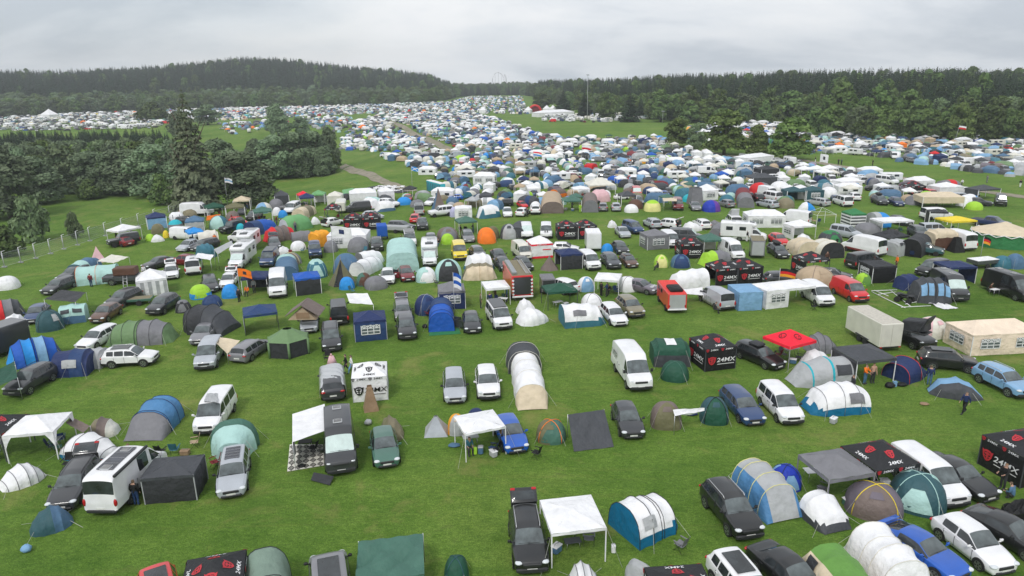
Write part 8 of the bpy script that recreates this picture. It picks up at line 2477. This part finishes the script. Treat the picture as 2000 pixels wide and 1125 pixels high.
# ------------------------------------------------------------------ the crowded fields beyond
def proj(x, y, z):
 v = np.stack([np.asarray(x, float), np.asarray(y, float), np.asarray(z, float) - CAMZ], -1)
 f = v @ np.array(_F)
 return 1000 + FOC * (v @ np.array(_R)) / f, 562.5 - FOC * (v @ np.array(_U)) / f
def inpoly(px, py, poly):
 c = np.zeros(len(px), bool)
 n_ = len(poly)
 for i in range(n_):
  x0, y0 = poly[i]
  x1, y1 = poly[(i + 1) % n_]
  hit = ((y0 > py) != (y1 > py)) & (px < (x1 - x0) * (py - y0) / (y1 - y0 + 1e-9) + x0)
  c ^= hit
 return c
def tmpl(kind, hi):
 """small shapes of the far camp: (mesh builder, role of each face); roles 0 and 1 cloth or paint, 2 dark, 3 white"""
 m, ro = MB(), []
 def put(vs, fs, r):
  m.add(vs, fs)
  ro.extend([r] * len(fs))
 if kind in ('dome', 'dome2'):
  nr, ns = (5, 16) if hi else (3, 10)
  W, Dp, H = (1.6, 1.35, 1.55) if kind == 'dome' else (1.25, 1.1, 1.2)
  S = lambda a, r: (W * spow(math.cos(a), .8) * math.sin(r * math.pi / 2) ** .92, Dp * spow(math.sin(a), .8) * math.sin(r * math.pi / 2) ** .92, H * max(0, math.cos(r * math.pi / 2)) ** .82)
  for i in range(nr):
   for k in range(ns):
    a0, a1 = 2 * math.pi * k / ns, 2 * math.pi * (k + 1) / ns
    md = (a0 + a1) / 2
    r = 1 if (abs(md - 4.71) < .75 if kind == 'dome' else i == nr - 1) else 0
    if i == 0:
     put([S(a0, 0), S(a0, 1 / nr), S(a1, 1 / nr)], [(0, 1, 2, 2)], r)
    else:
     put([S(a0, i / nr), S(a0, (i + 1) / nr), S(a1, (i + 1) / nr), S(a1, i / nr)], [(0, 1, 2, 3)], r)
 elif kind in ('tunnel', 'tunnel2'):
  st = SHAPES['family' if kind == 'tunnel' else 'porch']
  L, W, H = (5.2, 3.0, 2.0) if kind == 'tunnel' else (4.4, 2.8, 2.0)
  n_ = 10 if hi else 6
  for k in range(len(st) - 1):
   for j in range(n_):
    q = []
    for t_, jj in ((k, j), (k, j + 1), (k + 1, j + 1), (k + 1, j)):
     ph = math.pi * jj / n_
     q.append((L * (st[t_][0] - .5), st[t_][1] * W / 2 * spow(math.cos(ph), .8), st[t_][2] * H * abs(math.sin(ph)) ** .72))
    put(q, [(0, 1, 2, 3)], 1 if (k in (2, 3) and kind == 'tunnel') or (kind == 'tunnel2' and j in (0, n_ - 1)) else 0)
  if kind == 'tunnel2':
   ph = [math.pi * j / n_ for j in range(n_ + 1)]
   for j in range(1, n_ - 1):
    q = [(-L / 2, W / 2 * spow(math.cos(ph[i]), .8), st[0][2] * H * abs(math.sin(ph[i])) ** .72) for i in (0, j, j + 1)]
    put([q[0], q[2], q[1]], [(0, 1, 2, 2)], 1)
 elif kind in ('gazebo', 'walled', 'party'):
  X, Y, H, pk, rg = (1.5, 1.5, 2.1, .8, 0) if kind != 'party' else (3, 1.8, 2, .8, 1.6)
  c4 = [(-X, -Y), (X, -Y), (X, Y), (-X, Y)]
  P1, P2 = (-rg, 0, H + pk), (rg, 0, H + pk)
  for i in range(4):
   a, b = c4[i], c4[(i + 1) % 4]
   ta, tb = ((P1, P2), (P2, P2), (P2, P1), (P1, P1))[i]
   if i in (0, 2):
    put([(*a, H), (*b, H), tb, ta], [(0, 1, 2, 3)], 0)
   else:
    put([(*a, H), (*b, H), ta], [(0, 1, 2, 2)], 0)
   put([(*a, H - .25), (*b, H - .25), (*b, H), (*a, H)], [(0, 1, 2, 3)], 0)
   if kind != 'gazebo':
    s = .99
    A_, B_ = (a[0] * s, a[1] * s), (b[0] * s, b[1] * s)
    put([(*A_, 0), (*B_, 0), (*B_, H - .2), (*A_, H - .2)], [(0, 1, 2, 3)], 1)
    if kind == 'party' and i in (0, 2):
     for f in (.2, .62):
      w0, w1 = f, f + .2
      L_ = lambda t_: (A_[0] + (B_[0] - A_[0]) * t_, (A_[1]) * 1.01)
      put([(*L_(w0), .8), (*L_(w1), .8), (*L_(w1), 1.5), (*L_(w0), 1.5)], [(0, 1, 2, 3)], 2)
  if kind == 'gazebo':
   for a in c4:
    x, y, e = a[0] * .97, a[1] * .97, .05
    for dx, dy in ((e, 0), (0, e)):
     put([(x - dx, y - dy, 0), (x + dx, y + dy, 0), (x + dx, y + dy, H), (x - dx, y - dy, H)], [(0, 1, 2, 3)], 3)
 elif kind == 'caravan':
  b = MB().rbox((0, 0, 1.55), (5.6, 2.2, 2.1), .22)
  put(b.v, b.f if False else [f for f in b.f if len(f) == 4], 0)
  put([b.v[i] for i in range(24, 32)], [(0, 1, 2, 3), (0, 3, 4, 7), (4, 5, 6, 7)], 0)
  for s in (1, -1):
   for x in (-1.7, .2):
    y = s * 1.115
    put([(x, y, 1.6), (x + 1.2, y, 1.6), (x + 1.2, y, 2.15), (x, y, 2.15)], [(0, 1, 2, 3)], 2)
   put([(-.4, s * 1.0, 0), (.4, s * 1.0, 0), (.4, s * 1.0, .6), (-.4, s * 1.0, .6)], [(0, 1, 2, 3)], 2)
  put([(-2.82, -.7, 1.6), (-2.82, .7, 1.6), (-2.82, .7, 2.2), (-2.82, -.7, 2.2)], [(0, 1, 2, 3)], 2)
 elif kind in ('car', 'vanlo'):
  L, W, zs, zt, hood, cw = (4.4, 1.8, .92, 1.48, .27, .72) if kind == 'car' else (5.1, 1.95, 1.1, 2.1, .14, .82)
  xs = [L / 2, L * (.5 - hood), L * (.5 - hood - .14), -L * .42, -L / 2]
  zz = [zs * .72, zs, zt, zt * .98, zs]
  hw = [W / 2 * .9, W / 2, W / 2, W / 2, W / 2 * .93]
  rw = [W / 2 * .8, W / 2 * .85, W / 2 * cw, W / 2 * cw, W / 2 * .85]
  for i in range(4):
   for s in (1, -1):
    q = [(xs[i], s * hw[i], .25), (xs[i + 1], s * hw[i + 1], .25), (xs[i + 1], s * hw[i + 1], min(zs, zz[i + 1])), (xs[i], s * hw[i], min(zs, zz[i]))]
    put(q if s < 0 else q[::-1], [(0, 1, 2, 3)], 0)
    if i in (1, 2, 3) and not (kind == 'vanlo' and i >= 2):
     q = [(xs[i], s * hw[i], min(zs, zz[i])), (xs[i + 1], s * hw[i + 1], min(zs, zz[i + 1])), (xs[i + 1], s * rw[i + 1], zz[i + 1]), (xs[i], s * rw[i], zz[i])]
     put(q if s < 0 else q[::-1], [(0, 1, 2, 3)], 2)
    elif i:
     q = [(xs[i], s * hw[i], min(zs, zz[i])), (xs[i + 1], s * hw[i + 1], min(zs, zz[i + 1])), (xs[i + 1], s * rw[i + 1], zz[i + 1]), (xs[i], s * rw[i], zz[i])]
     put(q if s < 0 else q[::-1], [(0, 1, 2, 3)], 0)
   put([(xs[i], -rw[i], zz[i]), (xs[i], rw[i], zz[i]), (xs[i + 1], rw[i + 1], zz[i + 1]), (xs[i + 1], -rw[i + 1], zz[i + 1])], [(0, 1, 2, 3)], (0, 2, 0, 2)[i])
  put([(xs[0], -hw[0], .25), (xs[0], hw[0], .25), (xs[0], rw[0], zz[0]), (xs[0], -rw[0], zz[0])], [(0, 1, 2, 3)], 0)
  put([(xs[4], -hw[4], .25), (xs[4], hw[4], .25), (xs[4], rw[4], zz[4]), (xs[4], -rw[4], zz[4])], [(3, 2, 1, 0)], 0)
  for x in (L * .31, -L * .29):
   for s in (1, -1):
    y = s * (W / 2 + .01)
    put([(x + .33 * math.cos(a), y, .33 + .33 * math.sin(a)) for a in (0, .785, 1.57, 2.36, 3.14, 3.93, 4.71, 5.5)], [(0, 1, 2, 3), (0, 3, 4, 7), (4, 5, 6, 7)], 2)
 return m, ro
COLS_T = [('white', 17), ('off-white', 5), ('light grey', 12), ('mint', 6), ('grey', 11), ('dark grey', 8), ('teal', 6), ('steel blue', 11), ('light blue', 9), ('dark blue', 4), ('blue', .7), ('sky blue', .8), ('turquoise', .7), ('green', .8), ('bottle green', 4), ('leaf green', .8), ('sage', 3), ('lime', .9), ('khaki', 3), ('beige', 4), ('cream', 3), ('taupe', 4), ('red', .6), ('orange', .6), ('dark red', 1.2), ('charcoal', 4), ('navy', 3), ('amber', .6), ('purple grey', 1)]
COLS_G = [('white', 40), ('off-white', 10), ('light grey', 5), ('charcoal', 8), ('dark grey', 6), ('bottle green', 5), ('navy', 4), ('blue', 2), ('dark green', 3), ('steel blue', 3), ('beige', 2), ('red', 1), ('orange', .8)]
COLS_C = [('black', 18), ('charcoal', 16), ('grey', 14), ('silver', 16), ('white', 22), ('dark blue', 6), ('blue', 3), ('red', 3), ('dark red', 2), ('bottle green', 1.5), ('beige', 1), ('light blue', 1)]
COLS_V = [('white', 66), ('silver', 8), ('light grey', 6), ('grey', 4), ('charcoal', 6), ('dark blue', 3), ('beige', 3), ('red', 2), ('yellow', 1)]
def pickc(t):
 return RND.choices([c[0] for c in t], [c[1] for c in t])[0]
KIND = {'dome': ('dome_tent', 'tent', 'dome tent', COLS_T), 'dome2': ('dome_tent', 'tent', 'small dome tent', COLS_T), 'tunnel': ('tunnel_tent', 'tent', 'tunnel tent', COLS_T), 'tunnel2': ('tunnel_tent', 'tent', 'family tent', COLS_T), 'gazebo': ('gazebo', 'gazebo', 'open gazebo', COLS_G), 'walled': ('gazebo', 'gazebo', 'walled gazebo', COLS_G),
  'party': ('party_tent', 'party tent', 'party tent', [('white', 9), ('off-white', 1)]), 'caravan': ('caravan', 'caravan', 'caravan', [('white', 8), ('off-white', 3), ('light grey', 1)]), 'car': ('hatchback_car', 'car', 'car', COLS_C), 'vanlo': ('van', 'van', 'van', COLS_V)}
WT = [('dome', 25), ('dome2', 13), ('tunnel', 11), ('tunnel2', 6), ('gazebo', 10), ('walled', 5), ('party', 1.8), ('caravan', 1.8), ('car', 18), ('vanlo', 6)]
WCAR = [('dome', 12), ('gazebo', 6), ('walled', 3), ('caravan', 8), ('car', 52), ('vanlo', 16), ('party', 2)]
REGIONS = [  # polygon in the photograph (ground), spacing, mix of kinds
 ([(770, 398), (815, 372), (880, 372), (862, 352), (790, 322), (735, 305), (660, 296), (664, 276), (690, 240), (755, 222), (930, 223), (1060, 263), (1100, 273), (1296, 271), (1318, 285), (1420, 309), (1560, 320), (1700, 342), (1830, 368), (1900, 385), (1880, 396), (1400, 398), (1400, 406), (800, 408)], 3.35, WT),
 ([(395, 432), (470, 402), (560, 394), (690, 386), (800, 388), (812, 408), (700, 414), (640, 426), (560, 436), (450, 448)], 4.6, WT),
 ([(1575, 304), (1582, 268), (1700, 262), (2060, 262), (2060, 348), (1960, 346), (1800, 322), (1640, 300)], 3.5, WT), ([(1345, 250), (1425, 241), (1500, 240), (1584, 262), (1575, 284), (1440, 282), (1345, 274)], 3.5, WT),
 ([(-40, 226), (70, 212), (150, 202), (235, 206), (268, 222), (330, 240), (300, 252), (60, 257), (-40, 252)], 5.2, WCAR), ([(-40, 216), (0, 211), (80, 203), (60, 209)], 6, WCAR), ([(310, 222), (330, 208), (420, 204), (700, 199), (860, 199), (920, 206), (930, 222), (750, 221), (640, 226), (440, 236), (330, 240)], 5.0, WT),
 ([(425, 242), (560, 236), (560, 252), (450, 265)], 5.0, WT), ([(580, 232), (680, 228), (690, 240), (664, 262), (590, 246)], 4.8, WT), ([(855, 206), (915, 190), (1022, 190), (1026, 210), (1042, 224), (930, 222)], 6.0, WT), ([(1055, 227), (1180, 226), (1280, 224), (1284, 233), (1180, 240), (1062, 238)], 5.4, [('caravan', 5), ('vanlo', 5), ('car', 4), ('gazebo', 1)]), ([(1980, 362), (2050, 352), (2060, 372), (2010, 376)], 5, WT)]
TRK = []
for pts_ in ([(642, 308), (668, 322), (700, 336), (740, 352), (775, 364), (802, 374)], [(755, 236), (795, 252), (832, 271), (868, 288), (888, 299)], [(1300, 283), (1420, 304), (1560, 312), (1680, 331), (1800, 357), (2020, 388)], [(628, 292), (700, 297), (790, 297), (888, 299)]):
 P_ = [gp(*p) for p in pts_]
 for i in range(len(P_) - 1):
  for k in range(30):
   q = P_[i].lerp(P_[i + 1], k / 30)
   TRK.append((q.x, q.y))
TRK = np.array(TRK)
OCC = {}
def occupied(x, y, r):
 for a in (-1, 0, 1):
  for b in (-1, 0, 1):
   for (u, v, s) in OCC.get((int(x // 8) + a, int(y // 8) + b), ()):
    if (u - x) ** 2 + (v - y) ** 2 < max(r, s) ** 2:
     return True
 return False
for r in REG:
 if r['cat'] not in ('fence', 'person'):
  OCC.setdefault((int(r['pos'].x // 8), int(r['pos'].y // 8)), []).append((r['pos'].x, r['pos'].y, 4.6 if r['cat'] in ('party tent', 'tree') else 3.1))
ITEMS = []
for poly, sp, wt in REGIONS:
 cs = [gp(*p) for p in poly]
 x0, x1, y0, y1 = min(c.x for c in cs), max(c.x for c in cs), min(c.y for c in cs), max(c.y for c in cs)
 gx_, gy_ = np.meshgrid(np.arange(x0, x1, sp), np.arange(y0, y1, sp * 1.06))
 gx_ = (gx_ + NR.uniform(-.33, .33, gx_.shape) * sp).ravel()
 gy_ = (gy_ + NR.uniform(-.30, .30, gy_.shape) * sp).ravel()
 px_, py_ = proj(gx_, gy_, height(gx_, gy_))
 ok = inpoly(px_, py_, poly)
 gap = np.sin(gx_ * .11 + 2) * np.sin(gy_ * .083 + gx_ * .02) > (.93 if sp < 5 else .88)
 for x, y, g_ in zip(gx_[ok], gy_[ok], gap[ok]):
  d2 = ((TRK - np.array([x, y])) ** 2).sum(1).min()
  if g_ or d2 < 3.6 ** 2 or occupied(x, y, sp * .5) or RND.random() < .05:
   continue
  k = RND.choices([w[0] for w in wt], [w[1] for w in wt])[0]
  ITEMS.append((math.hypot(x, y), x, y, k))
  OCC.setdefault((int(x // 8), int(y // 8)), []).append((x, y, 4.4 if k == 'party' else 1.9))
ITEMS.sort()
QUOTA = {'dome': 95, 'dome2': 55, 'tunnel': 60, 'tunnel2': 35, 'gazebo': 110, 'walled': 60, 'party': 40, 'caravan': 45, 'car': 130, 'vanlo': 75}
HI = {}
far = {}
CARM = ['hatch', 'estate', 'suv', 'sedan', 'hatch', 'estate', 'mpv']
SLOT = {}
for d_, x, y, k in ITEMS:
 nm, cat, noun, pal = KIND[k]
 c1 = pickc(pal)
 c2 = pickc(pal) if RND.random() < .4 else c1
 if k in ('dome', 'tunnel', 'tunnel2', 'dome2') and c1 in ('white', 'off-white', 'mint') and RND.random() < .4:
  c2 = RND.choice(['teal', 'steel blue', 'petrol', 'grey', 'light grey'])
 if k == 'walled' and RND.random() < .7:
  c2 = c1
 yaw = RND.uniform(0, 6.28) if k not in ('car', 'vanlo', 'caravan') else (RND.choice([-1.57, 1.57, -1.2, -1.8, 0, 3.14]) + RND.uniform(-.25, .25))
 if k in ('gazebo', 'walled', 'party'):
  yaw = RND.choice([0, .2, -.2, 1.57]) + RND.uniform(-.15, .15)
 s = (RND.uniform(.86, 1.16) if k[0] in 'dt' else RND.uniform(.92, 1.04)) * (.84 if d_ < 230 else .80)
 if QUOTA[k] > 0:
  QUOTA[k] -= 1
  desc = c1 + ' ' + noun
  if k in ('car', 'vanlo'):
   st_ = RND.choice(CARM) if k == 'car' else RND.choice(['van', 'van', 'hiroof'])
   desc = c1 + ' ' + {'hatch': 'hatchback', 'estate': 'estate car', 'suv': 'off-road car', 'sedan': 'saloon', 'mpv': 'minivan', 'van': 'van', 'hiroof': 'high van'}[st_]
   vehicle_at(st_, x, y, yaw, c1, desc, s * .98, lod=2, noun=desc, opts='bus' if RND.random() < .5 else '')
   continue
  if k not in HI:
   m, ro = tmpl(k, True)
   fs_ = [tuple(dict.fromkeys(f)) for f in m.f]
   m.f = fs_
   used = sorted(set(ro))
   me = m.mesh(nm, k[0] in 'dt' and k != 'gazebo', 50)
   for _ in used[1:]:
    me.materials.append(None)
   me.polygons.foreach_set('material_index', [used.index(r) for r in ro])
   HI[k] = (me, used)
  me, used = HI[k]
  ty = 'paint' if k == 'caravan' else 'fabric'
  ms = {0: mat(ty, c1), 1: mat(ty, c2), 2: GLASS, 3: WHITEP}
  if c2 != c1 and k in ('dome', 'tunnel', 'tunnel2', 'walled', 'dome2'):
   desc = c1 + ' and ' + c2 + ' ' + noun
  z = float(height(x, y))
  o = link(nm, me, [ms[r] for r in used], loc=(x, y, z), rotz=yaw)
  o.scale = (s, s, s)
  register(o, cat, desc, Vector((x, y, z)), desc)
 else:
  far.setdefault({'dome2': 'dome', 'tunnel2': 'tunnel', 'walled': 'gazebo', 'party': 'gazebo'}.get(k, k), []).append((x, y, k, c1, c2, yaw, s))
TM = bpy.data.materials.new('far_cloth')
nt, bs = nodes_of(TM)
va = nt.nodes.new('ShaderNodeVertexColor')
va.layer_name = 'tint'
nt.links.new(va.outputs['Color'], bs.inputs['Base Color'])
bs.inputs['Roughness'].default_value = .5
LO = {}
for kk, lst in far.items():
 Vv, Ff, Cc, n0 = [], [], [], 0
 for x, y, k, c1, c2, yaw, s in lst:
  if k not in LO:
   m, ro = tmpl(k, False)
   LO[k] = (np.array(m.v, float), np.array(m.f), np.array(ro))
  v, f, ro = LO[k]
  c, sn = math.cos(yaw) * s, math.sin(yaw) * s
  Vv.append(np.stack([v[:, 0] * c - v[:, 1] * sn + x, v[:, 0] * sn + v[:, 1] * c + y, v[:, 2] * s + float(height(x, y))], 1))
  Ff.append(f + n0)
  n0 += len(v)
  pal = np.array([rgb_of(c1), rgb_of(c2), (.03, .033, .036), (.78, .78, .79)])
  Cc.append(pal[ro])
 v, f, cc = np.concatenate(Vv), np.concatenate(Ff), np.concatenate(Cc)
 tri = f[:, 2] == f[:, 3]
 quad = f[~tri]
 f2 = np.concatenate([f[tri][:, :3], quad[:, [0, 1, 2]], quad[:, [0, 2, 3]]])
 c2_ = np.concatenate([cc[tri], cc[~tri], cc[~tri]])
 nm = {'dome': 'dome_tent_field', 'tunnel': 'tunnel_tent_field', 'gazebo': 'gazebo_field', 'car': 'car_field', 'vanlo': 'van_field', 'caravan': 'caravan_field'}[kk]
 me = np_mesh(nm, v, f2, c2_)
 me.materials.append(TM)
 o = bpy.data.objects.new(nm, me)
 COL.objects.link(o)
 stuff(o, 'far off ' + {'dome': 'dome tents', 'tunnel': 'tunnel tents', 'gazebo': 'gazebos and party tents', 'car': 'parked cars', 'vanlo': 'parked vans', 'caravan': 'caravans'}[kk] + ' crowded together in the distance')
# landmarks of the far camp
party(1052, 229, 1122, 226, 9, 'white', 'long white marquee at the edge of the far meadow', H=2.8, pk=1.5, win='')
G(80, 233, 98, 233, 7, 'white', 'tall white pagoda tent in the far camp field', H=3.4, pk=4.2, walls='FLRB')
for px, py in ((942, 222), (1030, 222), (1066, 219), (1078, 219)):
 G(px - 6, py, px + 6, py, 5, 'white', 'pointed white pagoda tent at the edge of the far meadow', H=2.6, pk=2.6, walls='FLRB')
p = gp(1045, 220)
t = thing('inflatable_arch', 'inflatable', 'red inflatable arch beside the long white marquee', p, 0)
link('arch', MB().tube([(4.5 * math.cos(a), 0, 5.2 * math.sin(a)) for a in [math.pi * k / 12 for k in range(13)]], .9, 8).mesh('a'), mat('fabric', 'red'), t)
link('back_wall', MB().add([(0, .2, .1)] + [(3.8 * math.cos(a), .2, 4.5 * math.sin(a)) for a in [math.pi * k / 12 for k in range(13)]], [(0, k + 1, k + 2) for k in range(12)]).mesh('b', False), mat('fabric', 'dark red'), t)
p0, p1 = gp(1366, 238), gp(1393, 236)
for k in range(9):
 q = p0 + (p1 - p0) * ((k + .5) / 9)
 t = thing('portable_toilet', 'portable toilet', 'turquoise portable toilet in the row at the edge of the far wood', q, 0, 'toilet', group='portable toilets in a row at the edge of the far wood')
 w_ = (p1 - p0).length / 9 * .95
 link('cabin', MB().rbox((0, 0, 1.2), (w_, 1.3, 2.4), .05).mesh('c', False), mat('plastic', 'turquoise'), t)
 link('roof', MB().rbox((0, 0, 2.45), (w_ * 1.02, 1.35, .16), .06).mesh('r', False), mat('plastic', 'white'), t)
# roller coaster over the far trees
dd = ray(974, 170)
k_ = 1500 / dd.y
p = CAM + dd * k_
t = thing('roller_coaster', 'roller coaster', 'roller coaster track showing above the distant forest', (p.x, p.y, 0), 0)
P_ = [(-14, 0, 14), (-12, 0, 26), (-7, 2, 35), (0, 3, 37), (6, 2, 34), (10, 0, 27), (13, -1, 33), (15, 0, 30), (17, 0, 15)]
link('rail', MB().tube(P_, .28, 5).mesh('rail'), DARKTRIM, t)
for x, y, z in P_[1:-1]:
 link('support', MB().tube([(x, y, 0), (x, y, z)], .16, 5).mesh('sup'), DARKTRIM, t)
# ------------------------------------------------------------------ the damp air
m = MB().box((0, 980, 11), (4200, 2300, 196))
hz = m.mesh('haze', False)
hm = bpy.data.materials.new('haze_air')
hm.use_nodes = True
hn = hm.node_tree
hn.nodes.clear()
ho = hn.nodes.new('ShaderNodeOutputMaterial')
pv = hn.nodes.new('ShaderNodeVolumePrincipled')
pv.inputs['Color'].default_value = (.90, .95, 1.0, 1)
pv.inputs['Density'].default_value = .00026
pv.inputs['Anisotropy'].default_value = .2
hn.links.new(pv.outputs[0], ho.inputs['Volume'])
hz.materials[0] = hm
o = bpy.data.objects.new('haze', hz)
COL.objects.link(o)
stuff(o, 'thin grey haze of a damp day')
# ------------------------------------------------------------------ labels
def finish_labels():
 used = {}
 pts = [(r['pos'].x, r['pos'].y) for r in REG]
 cell = {}
 for i, (x, y) in enumerate(pts):
  cell.setdefault((int(x // 12), int(y // 12)), []).append(i)
 cnt = {}
 for r in REG:
  cnt[r['desc']] = cnt.get(r['desc'], 0) + 1
 wc = lambda s: len(s.split())
 art = lambda s: s if s.startswith('the ') else (('an ' if s[0] in 'aeiou' else 'a ') + s)
 for i, r in enumerate(REG):
  if r['cat'] in ('fence', 'portable toilet'):
   r['o']['label'] = r['desc']
   continue
  d = r['desc']
  if cnt[d] == 1 and wc(d) >= 4 and d not in used:
   r['o']['label'] = d
   used[d] = i
   continue
  x, y = pts[i]
  near = []
  for a in (-2, -1, 0, 1, 2):
   for b in (-2, -1, 0, 1, 2):
    near += cell.get((int(x // 12) + a, int(y // 12) + b), [])
  near = sorted((j for j in near if j != i and REG[j]['cat'] not in ('person', 'fence', 'bag', 'box', 'canister')), key=lambda j: (pts[j][0] - x) ** 2 + (pts[j][1] - y) ** 2)[:9]
  rel = []
  for j in near:
   dx, dy = pts[j][0] - x, pts[j][1] - y
   w = 'beside' if abs(dx) > abs(dy) * 1.1 else ('in front of' if dy > 0 else 'behind')
   rel.append(w + ' ' + art(REG[j]['noun']))
  cand = [d + ' ' + a for a in rel[:6]]
  cand += [d + ' ' + a + ' and ' + b for k, a in enumerate(rel) for b in rel[k + 1:]]
  lab = None
  for c in cand:
   if wc(c) <= 16 and 4 <= wc(c) and c not in used:
    lab = c
    break
  if lab is None:
   lab = next((c for c in cand if 4 <= wc(c) <= 16), d + ' in the crowded camp field')
  used[lab] = i
  r['o']['label'] = lab
finish_labels()
if True:
 import sys
 bad = [x for x in DIAG if not .72 < x[1] < 1.25]
 sys.stderr.write('DIAG %s\n' % bad)
 print('N objects', len(bpy.data.objects), 'things', len(REG))
